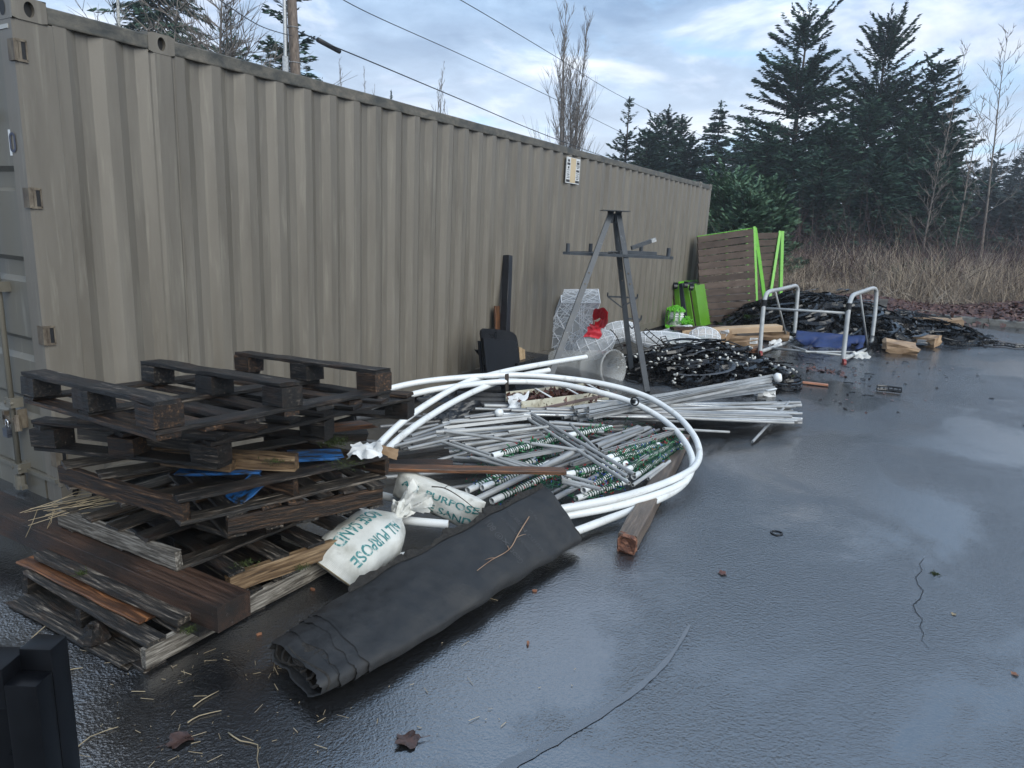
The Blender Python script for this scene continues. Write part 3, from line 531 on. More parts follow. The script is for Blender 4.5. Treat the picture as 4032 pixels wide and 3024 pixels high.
scatter('dead_grass', 'tangled dead tan grass covering the field behind the yard', 'grass', 24000, (-3, 20), (21.2, 30), (0.6, 1.35), 0.020, 0.45, GRASSM, 201, 0.65)
scatter('weed_stalks', 'pale dry weed stalks standing above the dead grass', 'weeds', 4200, (-3, 20), (21.4, 27), (1.0, 2.0), 0.016, 0.2, STALKM, 202, 0.26, clump=130)
scatter('bramble_thicket', 'dark purple brown bramble thicket behind the dead grass', 'brambles', 22000, (-14, 34), (24, 42), (1.0, 2.9), 0.030, 0.5, BRAMM, 203, 0.8, seg=4)
def leaf_cards(n, posf, size, g, curl=0.3):
    P, N0 = posf(n); a = g.normal(0, 1, (n, 3)); N0 = N0+g.normal(0, curl, (n, 3)); N0 /= np.linalg.norm(N0, axis=1)[:, None]
    A = np.cross(N0, a); A /= np.linalg.norm(A, axis=1)[:, None]; B = np.cross(N0, A); s = (size*g.uniform(0.6, 1.3, n))[:, None]
    V = np.stack([P-A*s*0.55, P-A*s*0.1+B*s*0.42+N0*s*0.12, P+A*s*0.6+N0*s*0.16, P-A*s*0.1-B*s*0.42+N0*s*0.10], 1).reshape(-1, 3); return V, np.arange(4*n).reshape(-1, 4)
def mound_leaf(x, y): return 0.52*math.exp(-((y-20.6)/1.2)**2)*(0.55+0.45*math.sin(x*0.8+1))*min(1, max(0, (x-1.8)/1.5))
g_ = np.random.default_rng(301)
def _lp(n):
    x = g_.uniform(1.6, 16, n); y = g_.normal(20.0, 0.95, n); y = np.where((y < 18.66) & (g_.random(n) < 0.55), 19+g_.random(n)*1.4, y); ok = y < 18.66
    z = np.array([0.012 if k else max(0.05, mound_leaf(a, b)+field_h(a, b)) for a, b, k in zip(x, y, ok)])+g_.uniform(0, 0.05, n); z = np.where(ok & (x > 4.5) & (y > 18.36), 0.16, z)
    return np.c_[x, y, z], np.tile([0, -0.35, 1.0], (n, 1))
V, F = leaf_cards(13000, _lp, 0.12, g_, 0.45); new('fallen_leaves', npmesh('leaves', V, F), LEAFB, None, None, 'drift of wet red brown fallen leaves heaped along the kerb', 'leaves', None, 'stuff')
new('leaf_mound', sheet(1.5, 18.7, 16.5, 21.6, 50, lambda x, y: max(0.03, mound_leaf(x, y)+field_h(x, y)-0.01), 14), LEAFB, kind='structure')

# ------------------------------------------------------------------ utility pole and cables
POLEM = M('weathered_pole_wood', [(0.3, (0.06, 0.045, 0.035)), (0.55, (0.15, 0.115, 0.09)), (0.75, (0.24, 0.19, 0.15))], 6, (3, 3, 0.12), detail=7, rough=0.8, bump=0.6, bscale=18)
PB = GD(v(638, 158), 20.5); up = thing('utility_pole', 'weathered round timber utility pole with grey conduit rising behind the container', 'pole', (PB.x, PB.y, 0))
PT = GD(v(627, -60), 20.5); mb = MB(); mb.tube([(PB.x, PB.y, 0), PB, PT, PT+(PT-PB)*0.8], [0.165, 0.15, 0.135, 0.12], 16); new('shaft', mb.me(smooth=True), POLEM, up)
CB0, CB1 = GD(v(617, 150), 20.2), GD(v(613, -60), 20.2); mb = MB(); mb.tube([(CB0.x, CB0.y, 0), CB0, CB1, CB1+(CB1-CB0)*0.6], 0.05, 10); mb.tube([CB0+Vector((0, 0, -3)), CB0+Vector((0, 0, 0.35))], 0.085, 12); new('conduit', mb.me(smooth=True), GALV, up)
mb = MB()
for k in range(3): q = PB+(PT-PB)*(0.1+0.35*k); mb.tube([q+Vector((math.cos(a)*0.16, math.sin(a)*0.16, 0)) for a in np.linspace(0, 6.28, 13)[:-1]], 0.012, 5, closed=True)
new('strap', mb.me(), GALV, up)
CABLE = M('black_cable', [(0, (0.015, 0.015, 0.016))], rough=0.5)
def cable(pix, ds, r, label, extra=None):
    pts = crom([GD(p, d) for p, d in zip(pix, ds)], 8); mb = MB(); mb.tube(pts, r, 5); o = new('overhead_cable', mb.me(smooth=True), CABLE, None, None, label, 'cable')
    if extra: mb = MB(); mb.tube([GD(p, d) for p, d in extra[0]], extra[1], 10); new('splice_case', mb.me(smooth=True), CABLE, o)
cable([v(630, 62), v(690, 88), v(800, 133), v(1000, 217), v(1200, 300), v(1400, 372)], [20.5, 21.5, 24, 31, 41, 60], 0.022, 'thick black cable with a splice case running from the utility pole', ([(v(687, 86), 21.4), (v(733, 111), 22.6)], 0.075))
cable([v(460, -10), v(560, 55), v(632, 78)], [14, 17, 20.3], 0.012, 'thin service cable reaching the utility pole over the container corner')
cable([v(700, -25), v(800, 30), v(1000, 120), v(1180, 205), v(1340, 285), v(1480, 352)], [22, 24, 31, 40, 52, 70], 0.016, 'thin overhead wire, lower of the two crossing the open sky')
cable([v(960, -20), v(1060, 38), v(1200, 122), v(1345, 210), v(1530, 300)], [24, 28, 36, 48, 70], 0.016, 'thin overhead wire, upper of the two crossing the open sky')

# thin wet air between the yard and the trees
hz = bpy.data.materials.new('haze_air'); hz.use_nodes = True; hz.node_tree.nodes.clear(); _ho = hz.node_tree.nodes.new('ShaderNodeOutputMaterial'); _hv = hz.node_tree.nodes.new('ShaderNodeVolumePrincipled')
_hv.inputs['Color'].default_value = (0.86, 0.92, 1.0, 1); _hv.inputs['Density'].default_value = 0.0011; _hv.inputs['Anisotropy'].default_value = 0.2; hz.node_tree.links.new(_hv.outputs[0], _ho.inputs['Volume'])
mb = MB(); mb.mnmx((-450, -450, -1.2), (450, 650, 32)); new('haze', mb.me(), hz, None, None, 'thin grey mist in the air around the yard and trees', 'haze', None, 'stuff')
scene.cycles.volume_bounces = 0
# ------------------------------------------------------------------ shipping container (45 ft high cube)
CL, CW, CH = 13.716, 2.438, 2.896
ct = thing('shipping_container', 'long tan corrugated steel shipping container with doors at the near end', 'container', (0, 0, 0))
PITCH = [(0, 0), (0.072, 0), (0.140, -0.036), (0.210, -0.036), (0.278, 0)]
def corr_profile(y0, y1):
    n = max(1, round((y1-y0)/0.278)); s = (y1-y0)/(n*0.278); out = []
    for i in range(n):
        for k, (a, d) in enumerate(PITCH[:-1]): out.append((y0+(i*0.278+a)*s, d-0.006))
    out.append((y1, -0.006)); return out
def side_panel(y0, y1, seed, dents=()):
    g = random.Random(seed); pr = corr_profile(y0, y1); NZ = 26; zs = [0.155+(2.792-0.155)*k/NZ for k in range(NZ+1)]; V = []
    ph = [g.uniform(0, 6) for _ in range(4)]
    for j, zz in enumerate(zs):
        for i, (y, d) in enumerate(pr):
            e = 0.0005*math.sin(zz*3.1+y*1.7+ph[0])+0.0003*math.sin(zz*7+y*5+ph[1])
            for (dy, dz, ry, rz, am) in dents: e -= am*math.exp(-((y-dy)/ry)**2-((zz-dz)/rz)**2)*(0.6+0.4*math.sin(zz*38+y*50))
            V.append((d+e, y, zz))
    n = len(pr); F = [(j*n+i, j*n+i+1, (j+1)*n+i+1, (j+1)*n+i) for j in range(NZ) for i in range(n-1)]
    m = bpy.data.meshes.new('side'); m.from_pydata(V, [], F); m.update(); return autosmooth(m, 18)
new('side_panel', side_panel(0.20, 0.762, 1, [(0.47, 2.2, 0.05, 0.5, 0.006)]), CONT, ct)
new('side_panel', side_panel(0.94, 12.776, 2, [(1.12, 2.6, 0.07, 0.22, 0.022), (1.4, 2.55, 0.06, 0.26, 0.026), (1.95, 2.5, 0.05, 0.3, 0.012), (3.05, 2.45, 0.06, 0.2, 0.02), (3.6, 2.5, .06, .2, .02), (4.45, 2.4, 0.05, 0.3, 0.01), (6.2, 2.2, .06, .3, .012)]), CONT, ct)
new('side_panel', side_panel(12.954, 13.54, 3), CONT, ct)
# posts, rails
mb = MB()
mb.add([(-0.15, -0.002, 0.11), (-0.018, -0.002, 0.11), (-0.004, 0.012, 0.11), (-0.004, 0.20, 0.11), (-0.012, 0.215, 0.11), (-0.05, 0.215, 0.11)] + [(-0.15, -0.002, 2.782), (-0.018, -0.002, 2.782), (-0.004, 0.012, 2.782), (-0.004, 0.20, 2.782), (-0.012, 0.215, 2.782), (-0.05, 0.215, 2.782)],
       [(i, i+1, i+7, i+6) for i in range(5)]); new('corner_post', mb.me(), CONT, ct)
mb = MB(); mb.mnmx((-0.15, 13.54, 0.11), (-0.004, 13.712, 2.782)); new('corner_post', mb.me(), CONT, ct)
for y in (0.762, 12.776):
    mb = MB(); mb.add([(-0.03, y-0.012, 0.1), (-0.012, y-0.010, 0.1), (-0.012, y+0.018, 0.1), (0.000, y+0.040, 0.1), (0.000, y+0.150, 0.1), (-0.010, y+0.168, 0.1), (-0.0075, y+0.186, 0.1)] + [(-0.03, y-0.012, 2.78), (-0.012, y-0.010, 2.78), (-0.012, y+0.018, 2.78), (0.000, y+0.040, 2.78), (0.000, y+0.150, 2.78), (-0.010, y+0.168, 2.78), (-0.0075, y+0.186, 2.78)],
                      [(i, i+1, i+8, i+7) for i in range(6)]); new('intermediate_post', mb.me(), CONT, ct)
for y0, y1 in ((0.178, 0.762), (0.94, 12.776), (12.954, CL-0.178)):
    mb = MB(); pr = [(-0.075, 2.79), (-0.003, 2.79), (-0.001, 2.798), (-0.001, 2.868), (-0.006, 2.876), (-0.075, 2.878)]; NS = max(2, int((y1-y0)/0.35)); vs = []; g = random.Random(int(y0*10))
    for i in range(NS+1):
        y = y0+(y1-y0)*i/NS; e = g.uniform(-0.002, 0.002)
        vs += [(x+e, y, z+e*0.7) for x, z in pr]
    mb.add(vs, [(i*6+k, (i+1)*6+k, (i+1)*6+k+1, i*6+k+1) for i in range(NS) for k in range(5)] + [(i*6+5, (i+1)*6+5, (i+1)*6, i*6) for i in range(NS)]); new('top_rail', mb.me(), RAILM, ct)
mb = MB(); mb.mnmx((-0.10, 0.178, 0.035), (-0.003, CL-0.178, 0.158)); new('bottom_rail', mb.me(), CONT, ct)
mb = MB(); mb.mnmx((-CW+0.02, 0.05, 2.845), (-0.075, CL-0.05, 2.872)); new('roof', mb.me(), CONT, ct)
mb = MB(); mb.mnmx((-CW, 0.15, 0.04), (-CW+0.03, CL-0.1, 2.85)); mb.mnmx((-CW+0.03, CL-0.03, 0.11), (-0.15, CL-0.012, 2.8)); mb.mnmx((-CW+0.05, 0.2, 0.1), (-0.12, CL-0.1, 0.14)); new('back_wall', mb.me(), CONT, ct)
# corner castings with the oval holes
def casting(y, near=False, z=CH-0.118, ov=0.003):
    mb = MB(); hy, hz = y+0.089, z+0.059; W, H = 0.089, 0.059; n = 24; x = ov
    ring = []; outer = []
    for k in range(n):
        a = 2*math.pi*k/n; ring.append((hy+0.027*math.cos(a), hz+0.040*math.sin(a)))
        ca, sa = math.cos(a), math.sin(a); s = min(W/abs(ca) if abs(ca) > 1e-6 else 9, H/abs(sa) if abs(sa) > 1e-6 else 9); outer.append((hy+ca*s, hz+sa*s))
    vs = [(x, p[0], p[1]) for p in outer]+[(x, p[0], p[1]) for p in ring]+[(x-0.03, p[0], p[1]) for p in ring]
    mb.add(vs, [(k, (k+1) % n, n+(k+1) % n, n+k) for k in range(n)]+[(n+k, n+(k+1) % n, 2*n+(k+1) % n, 2*n+k) for k in range(n)])
    c = [(x, y, z), (x, y+0.178, z), (x, y+0.178, z+0.118), (x, y, z+0.118)]; d = [(-0.162, q[1], q[2]) for q in c]
    mb.add(c+d, [(0, 1, 5, 4), (1, 2, 6, 5), (2, 3, 7, 6), (3, 0, 4, 7)] if near else [(0, 1, 5, 4), (1, 2, 6, 5), (2, 3, 7, 6), (3, 0, 4, 7)])
    o = new('corner_casting', mb.me(), RUST if False else CONT, ct)
    mb = MB(); mb.mnmx((x-0.10, hy-0.03, hz-0.045), (x-0.031, hy+0.03, hz+0.045)); new('casting_hole', mb.me(), BLACK, o)
    if near:
        mb = MB(); mb.lathe([(0.0, 0), (0.03, 0)], 20, M=Matrix.Translation((-0.089, y-0.0015, hz)) @ Matrix.Rotation(math.pi/2, 4, 'X') @ Matrix.Diagonal((1, 1.35, 1, 1))); new('casting_hole', mb.me(), BLACK, o)
casting(-0.004, True); casting(0.762); casting(12.776); casting(CL-0.178); casting(0.0, z=0.0); casting(CL-0.178, z=0.0)
def quadobj(name, P, mat, parent, t=0.0015, nrm=(1, 0, 0)):
    mb = MB(); n = Vector(nrm)*t; P = [Vector(q) for q in P]; mb.add(P+[q-n for q in P], [(0, 1, 2, 3), (0, 4, 5, 1), (1, 5, 6, 2), (2, 6, 7, 3), (3, 7, 4, 0)]); return new(name, mb.me(), mat, parent)
TAPE = M('tan_tape', [(0.3, (0.44, 0.34, 0.20)), (0.7, (0.55, 0.44, 0.29))], 5, rough=0.5); 
STK = M('white_sticker', [(0.3, (0.50, 0.52, 0.53)), (0.7, (0.66, 0.67, 0.67))], 20, rough=0.45)
y0, y1, y2, y3 = 6.63, 6.75, 6.91, 7.04; zt, zb = 2.755, 2.42
def S(a, b, z0, z1, x): return [(x, a, z0), (x, b, z0), (x, b, z1), (x, a, z1)]
stk = quadobj('sticker', S(y0, y3, zb, zt, 0.0030), STK, ct, 0.012)
quadobj('tape_strip', S(y1, y2, zb+0.01, zt-0.005, 0.0050), TAPE, stk)
mb = MB(); g = random.Random(5)
for a, b in ((y0+0.012, y1-0.012), (y2+0.012, y3-0.012)):
    z = zt-0.03
    while z > zb+0.06:
        h = g.choice((0.008, 0.012, 0.03)); w = (b-a)*g.uniform(0.45, 0.95); m0 = (a+b)/2-w/2; mb.add(S(m0, m0+w, z-h, z, 0.0042), [(0, 1, 2, 3)]); z -= h+g.uniform(0.008, 0.02)
    mb.add(S(a-0.005, b+0.005, zb+0.012, zb+0.045, 0.0042), [(0, 1, 2, 3)])
new('sticker_print', mb.me(), DKPRINT, stk)['kind'] = 'stuff'
# door end
dr = new('door', None, None, ct)
mb = MB(); zs = [(0.17, 0), (0.50, 0), (0.53, .03), (0.62, .03), (0.65, 0), (0.88, 0), (0.91, .03), (1.0, .03), (1.03, 0), (1.36, 0), (1.39, .03), (1.48, .03), (1.51, 0), (1.88, 0), (1.90, .03), (1.99, .03), (2.02, 0), (2.72, 0)]
X0, X1 = -1.2, -0.045; vs = []
for z, d in zs: vs += [(X0, 0.004+d, z), (X1-0.03, 0.004+d, z)]
mb.add(vs, [(2*i, 2*i+1, 2*i+3, 2*i+2) for i in range(len(zs)-1)]); mb.mnmx((X1-0.032, 0.0, 0.17), (X1, 0.05, 2.72)); mb.mnmx((X0, 0.002, 2.70), (X1, 0.05, 2.745)); mb.mnmx((X0, 0.036, 0.17), (X1-0.03, 0.05, 2.70))
new('door_leaf', mb.me(), CONTD, dr)
mb = MB(); mb.mnmx((-CW, 0.02, 2.765), (-0.16, 0.12, 2.885)); new('door_header', mb.me(), CONTD, ct)
mb = MB(); mb.mnmx((-CW, -0.003, 0.0), (-0.18, 0.12, 0.135)); mb.beam((-CW, -0.004, 0.15), (-0.02, -0.004, 0.15), 0.03, 0.026); new('door_sill', mb.me(), CONTD, ct)
mb = MB(); mb.mnmx((-CW+.1, -0.006, 2.73), (-0.05, 0.03, 2.752)); new('door_gasket', mb.me(), M('pale_gasket', [(0, (0.42, 0.42, 0.40))], rough=0.4), dr)
mb = MB(); mb.mnmx((-CW, 0.01, 0.17), (-1.22, 0.05, 2.73)); new('door_leaf', mb.me(), CONTD, dr)
for z in (2.62, 1.845, 1.06, 0.30):
    mb = MB(); mb.mnmx((-0.06, -0.012, z-0.055), (0.004, 0.012, z+0.055)); mb.mnmx((-0.03, 0.0, z+0.045), (0.006, 0.055, z+0.058)); mb.mnmx((-0.03, 0.0, z-0.058), (0.006, 0.055, z-0.045)); mb.mnmx((-0.03, 0.048, z-0.05), (0.006, 0.056, z+0.05)); mb.mnmx((-0.03, 0.010, z-0.048), (0.004, 0.026, z+0.048))
    h = new('hinge', mb.me(), RUST, dr); mb = MB(); mb.mnmx((-0.04, 0.024, z-0.044), (0.0005, 0.05, z+0.044)); new('hinge_slot', mb.me(), BLACK, h)
mb = MB(); mb.tube([(-0.395, -0.045, 0.06), (-0.395, -0.045, 2.74)], 0.017, 10); rod = new('lock_rod', mb.me(smooth=True), CONTD, ct)
for z in (0.17, 0.60, 1.32, 2.3): mb = MB(); mb.mnmx((-0.435, -0.068, z-0.03), (-0.355, 0.004, z+0.03)); mb.tube([(-0.36, -0.072, z), (-0.36, -0.055, z)], 0.012, 8); mb.tube([(-0.43, -0.072, z), (-0.43, -0.055, z)], 0.012, 8); new('rod_bracket', mb.me(), CONTD, rod)
mb = MB(); mb.tube([(-0.395, -0.045, 0.03), (-0.395, -0.045, 0.12)], 0.032, 10); mb.mnmx((-0.45, -0.065, 0.035), (-0.34, -0.03, 0.06)); new('rod_cam', mb.me(), CONTD, rod)
mb = MB(); mb.mnmx((-0.50, -0.06, 0.475), (-0.36, -0.03, 0.505)); mb.tube([(-0.33, -0.05, 0.53), (-0.325, -0.055, 0.49), (-0.31, -0.06, 0.43)], [0.016, 0.018, 0.02], 8); mb.mnmx((-0.345, -0.05, 0.44), (-0.325, 0.005, 0.56)); mb.mnmx((-0.50, -0.06, 0.44), (-0.47, 0.005, 0.53)); new('lock_handle', mb.me(), RUST, dr)
pl = quadobj('number_plate', [(-0.178, -0.001, 2.075), (-0.078, -0.001, 2.075), (-0.078, -0.001, 2.215), (-0.178, -0.001, 2.215)], WHITE, dr, 0.004, (0, -1, 0))
mb = MB(); n = 28; oo = []; ii = []
for k in range(n):
    a = 2*math.pi*k/n; cx, cz = -0.128, 2.145; sy = 0.028 if math.sin(a) > 0 else -0.028; oo.append((cx+0.034*math.cos(a), -0.006, cz+sy+0.026*math.sin(a))); ii.append((cx+0.016*math.cos(a), -0.006, cz+sy+0.012*math.sin(a)))
mb.add(oo+ii, [(k, (k+1) % n, n+(k+1) % n, n+k) for k in range(n)]); new('digit_zero', mb.me(), M('digit_ink', [(0, (0.012, 0.016, 0.05))], rough=0.4), pl)
# padlock hanging from the handle
pk = thing('padlock', 'small steel laminated padlock hanging from the container door handle', 'padlock', (-0.43, -0.07, 0.38))
mb = MB()
for k in range(6): mb.mnmx((-0.458+0.0008*(k % 2), -0.086, 0.375+k*0.0095), (-0.402-0.0008*(k % 2), -0.052, 0.3835+k*0.0095))
mb.mnmx((-0.455, -0.084, 0.375), (-0.405, -0.054, 0.43)); new('body', mb.me(), LAMB, pk)
mb = MB(); mb.tube([(-0.446, -0.069, 0.428), (-0.446, -0.069, 0.462)]+[(-0.43-0.016*math.cos(a), -0.069, 0.465+0.02*math.sin(a)) for a in np.linspace(0.2, 2.9, 7)]+[(-0.414, -0.069, 0.462), (-0.414, -0.069, 0.428)], 0.0045, 8); new('shackle', mb.me(smooth=True), STEELP, pk)
# ------------------------------------------------------------------ pallet stack
def V3(*a): return Vector(a)
class Fr:
    """racked pallet frame: L -> N is local x (0..1), N -> R is local y (0..1), z up in metres"""
    def __init__(s, L, N, R): s.L, s.N, s.R = Vector(L), Vector(N), Vector(R); s.ex = s.N-s.L; s.ey = s.R-s.N; s.n = s.ex.cross(s.ey).normalized()
    def P(s, x, y, z): return s.L+s.ex*x+s.ey*y+s.n*z
def sag(o): return o
def stringer_pallet(label, fr, along, mats, decks=6, bots=3, sh=0.088, sw=0.036, dt=0.016, dw=0.11, skip=(), endmat=None, notch=True):
    """along='x': stringers run L->N; decks run across. fr is the underside plane"""
    o = thing('wooden_pallet', label, 'pallet', fr.P(0.5, 0.5, 0), 'stacked wooden pallets'); m0, m1, m2 = mats
    lx, ly = fr.ex.length, fr.ey.length
    Q = (lambda u, t, z: fr.P(u, t, z)) if along == 'x' else (lambda u, t, z: fr.P(t, u, z)); W = ly if along == 'x' else lx; L = lx if along == 'x' else ly
    for k, t in enumerate((sw/2/W, 0.5, 1-sw/2/W)):
        mt = (endmat if endmat and ((along == 'x' and k == 0) or (along == 'y' and k == 2)) else m1)
        board('stringer', Q(0.0, t, dt+sh/2), Q(1.0, t, dt+sh/2), sw, sh, mt, o, fr.n, rough=0.002, ragged=(0.012, 0.012))
    for k in range(decks):
        if k in skip: continue
        u = (dw/2+(L-dw)*k/(decks-1))/L+random.uniform(-.006, .006); w = dw*random.uniform(0.82, 1.1)
        board('deck_board', Q(u, -0.004, dt+sh+dt/2+0.001), Q(u+random.gauss(0, .012), 1.004, dt+sh+dt/2+0.001+random.uniform(0, .002)), w, dt, random.choice((m0, m1, m2)), o, fr.n, ragged=(0.02, 0.02))
    for k in range(bots):
        u = (dw/2+(L-dw)*k/(bots-1))/L; board('bottom_board', Q(u, 0.0, dt/2), Q(u, 1.0, dt/2), dw, dt, m2, o, fr.n, ragged=(0.014, 0.014))
    return o
def block_pallet(label, fr, mats, flip=False, decks=7, rt=0.020, bh=0.088, bw=0.12, bl=0.14):
    o = thing('wooden_pallet', label, 'pallet', fr.P(0.5, 0.5, 0), 'stacked wooden pallets'); m0, m1, m2 = mats; lx, ly = fr.ex.length, fr.ey.length
    tot = rt*3+bh; Z = (lambda z: tot-z) if flip else (lambda z: z)
    rw = 0.105; xs = (bl/2/lx, 0.5, 1-bl/2/lx); ys = (rw/2/ly, 0.5, 1-rw/2/ly)
    for y in ys: board('runner', fr.P(0, y, Z(rt/2)), fr.P(1, y, Z(rt/2)), rw, rt, m0, o, fr.n, rough=0.002, ragged=(0.008, 0.008))
    for y in ys:
        for x in xs:
            c = fr.P(x, y, Z(rt+bh/2)); h = fr.ex.normalized()*bl/2; board('block', c-h, c+h, bw*random.uniform(.85, 1), bh, random.choice((m1, m1, m2)), o, fr.n, seg=3, rough=0.002)
    for x in (rw/2/lx, 0.5, 1-rw/2/lx): board('stringer_board', fr.P(x, 0, Z(rt+bh+rt/2)), fr.P(x, 1, Z(rt+bh+rt/2)), 0.10, rt, m0, o, fr.n, rough=0.002, ragged=(0.01, 0.01))
    for k in range(decks):
        y = (0.05+(ly-0.10)*k/(decks-1))/ly; board('deck_board', fr.P(0, y, Z(rt*2+bh+rt/2)), fr.P(1, y, Z(rt*2+bh+rt/2)), 0.095*random.uniform(.85, 1.05), rt, random.choice((m0, m2)), o, fr.n, ragged=(0.01, 0.01))
    return o
D3 = (W_DARK, W_WARM, W_DGREY)
stringer_pallet('dark weathered pallet at the very bottom of the stack, flat on the asphalt', Fr((0.94, -0.66, 0), (1.955, -0.69, 0), (1.95, 0.42, 0)), 'y', (W_DGREY, W_DARK, W_DGREY), decks=7, bots=3, endmat=W_GREY, dw=0.10)
stringer_pallet('mossy pallet with a tan brown side stringer lying above the bottom pallet', Fr((0.90, -0.12, 0.131), (1.93, -0.27, 0.131), (2.10, 0.60, 0.131)), 'y', (W_DARK, W_DARK, W_DGREY), decks=5, bots=4, endmat=W_TAN, dw=0.10, sh=0.085)
stringer_pallet('pallet with a pale grey notched stringer poking out below the splintered dark pallet', Fr((0.90, -0.46, 0.258), (1.755, -0.40, 0.252), (1.80, 0.58, 0.255)), 'x', (W_WARM, W_DARK, W_DGREY), decks=5, bots=3, endmat=W_GREY, skip=(4,), sh=0.085)
stringer_pallet('dark pallet with a splintered stringer end, tucked under the pallet holding blue boards', Fr((0.95, 0.10, 0.375), (1.86, -0.21, 0.375), (2.17, 0.50, 0.375)), 'y', D3, decks=6, bots=5, sh=0.085, dw=0.085)
stringer_pallet('broken blackened pallet with blue painted boards lying in and on it', Fr((0.955, -0.46, 0.496), (1.80, -0.38, 0.488), (2.12, 0.60, 0.492)), 'x', D3, decks=4, bots=3, sh=0.088, skip=(2,), dw=0.10)
block_pallet('blackened block pallet, second from the top of the stack', Fr((0.80, -0.50, 0.655), (1.78, -0.20, 0.690), (1.95, 1.04, 0.700)), (W_DARK, W_DARK, W_WARM))
# top pallet, upside down and tilted
import mathutils
_M = Matrix.Rotation(-0.088, 3, 'Z') @ Matrix.Rotation(-0.033, 3, 'X') @ Matrix.Rotation(-0.064, 3, 'Y'); _o = Vector((0.852, -0.527, 1.053)); _d = _M @ Vector((0, 0, -0.148))
block_pallet('top pallet of the stack, lying upside down with its blocks and runners upward', Fr(_o+_d, _o+_d+_M @ Vector((1.2, 0, 0)), _o+_d+_M @ Vector((1.2, 1.2, 0))), (W_DARK, W_DARK, W_WARM), flip=True)
# loose timbers in and around the stack
def edgeboard(name, A, B, w, t, mat, label, cat='plank', back=(0, 1, 0), **k):
    """A,B = visible front top edge; body extends w towards 'back' and t down"""
    A, B = Vector(A), Vector(B); d = (B-A).normalized(); bk = Vector(back); bk = (bk-d*bk.dot(d)).normalized(); up = d.cross(bk); up = up if up.z > 0 else -up
    off = bk*w/2-up*t/2; return board(name, A+off, B+off, w, t, mat, None, up, label, cat, **k)
A, B = GZ(v(0, 1112), 0.262), GZ(v(468, 1314), 0.262); edgeboard('timber_beam', A-(B-A)*0.25, B, 0.165, 0.115, W_BROWN, 'heavy red brown timber beam laid across the bottom pallet', 'beam', rough=0.001, ch=0.002, seg=10)
A, B = GZ(v(72, 1196), 0.185), GZ(v(384, 1340), 0.185); edgeboard('plank', A, B, 0.085, 0.032, W_DGREY, 'short dark plank wedged in front of the red brown beam')
A, B = GZ(v(150, 1235), 0.150), GZ(v(430, 1368), 0.150); edgeboard('plank', A, B, 0.09, 0.02, W_DARK, 'thin rotten dark plank under the beam with a mossy end')
A, B = GZ(v(35, 1212), 0.139), GZ(v(300, 1345), 0.139); edgeboard('plank', A, B, 0.10, 0.012, W_ORANGE, 'flat orange stained plank on the bottom pallet deck')
A, B = GZ(v(22, 1292), 0.02), GZ(v(300, 1440), 0.02); edgeboard('plank', A-V3(0, .03, 0), B-V3(0.02, .035, 0), 0.08, 0.016, W_DGREY, 'thin split board lying on the asphalt at the foot of the stack', ragged=(0.05, 0.06))
A, B = GZ(v(330, 968), 0.69), GZ(v(636, 986), 0.69); edgeboard('timber_offcut', A, B, 0.06, 0.082, W_TAN, 'honey coloured timber offcut with green moss sticking out of the stack', 'timber')
A, B = GZ(v(165, 908), 0.83), GZ(v(480, 940), 0.80); st = edgeboard('stamped_board', A, B, 0.04, 0.095, W_DGREY, 'grey board with stamped black letters in the gap under the upper pallets', 'plank')
tm = text_mesh('HSC 330.15', 0.045, Matrix.Translation((0.40, -0.0206, 0.012)) @ Matrix.Rotation(math.pi/2, 4, 'X')); new('stamp', tm, DKPRINT, st, st.matrix_basis.copy())
A, B = GZ(v(345, 985), 0.66), GZ(v(495, 1000), 0.66); edgeboard('plank', A, B, 0.12, 0.05, W_TAN, 'short damp tan plank under the stamped board')
A, B = GZ(q2(700, 1120), 0.622), GZ(q2(1330, 1090), 0.622); edgeboard('painted_board', A, B, 0.16, 0.014, BLUE_P, 'flaking blue painted board on top of the broken pallet', 'board', ragged=(0.05, 0.05))
A, B = GZ(q2(500, 1260), 0.60), GZ(q2(170, 1540), 0.515); board('painted_board', A, B, 0.10, 0.012, BLUE_P, None, (0.3, -1, 0.6), 'blue painted board hanging inside the broken pallet', 'board', ragged=(0.03, 0.03))
A, B = GZ(v(375, 1024), 0.60), GZ(v(560, 1020), 0.615); edgeboard('painted_board', A, B, 0.10, 0.012, BLUE_P, 'blue painted board under the honey coloured timber', 'board')
A, B = GZ(q2(1150, 800), 0.62), GZ(q2(1670, 745), 0.60); edgeboard('plank', A, B, 0.07, 0.03, W_ORANGE, 'splintered plank with an orange broken end sticking out towards the white pipes', ragged=(0, 0.09))
A, B = GZ(q2(1100, 860), 0.55), GZ(q2(1580, 850), 0.53); edgeboard('plank', A, B, 0.08, 0.05, W_DARK, 'black plank end below the splintered orange plank', ragged=(0, 0.03))
A, B = GZ(q4(-60, 660), 0.362), GZ(q4(300, 775), 0.362); edgeboard('plank', A-(B-A)*1.6, B, 0.11, 0.022, W_DGREY, 'loose greenish grey board resting above the pale notched stringer', ragged=(0.02, 0.02))
A = GZ(v(205, 1392), 0.0); bm = MB(); bm.lathe([(0.001, 0), (0.045, 0.0), (0.06, 0.03), (0.045, 0.07), (0.02, 0.085), (0.001, 0.087)], 9); me = bm.me(); 
for q in me.vertices: q.co = q.co*random.uniform(0.8, 1.25)
new('wood_chunk', me, W_DARK, None, Matrix.Translation(A), 'lump of rotten black wood on the asphalt by the bottom pallet', 'wood chunk')
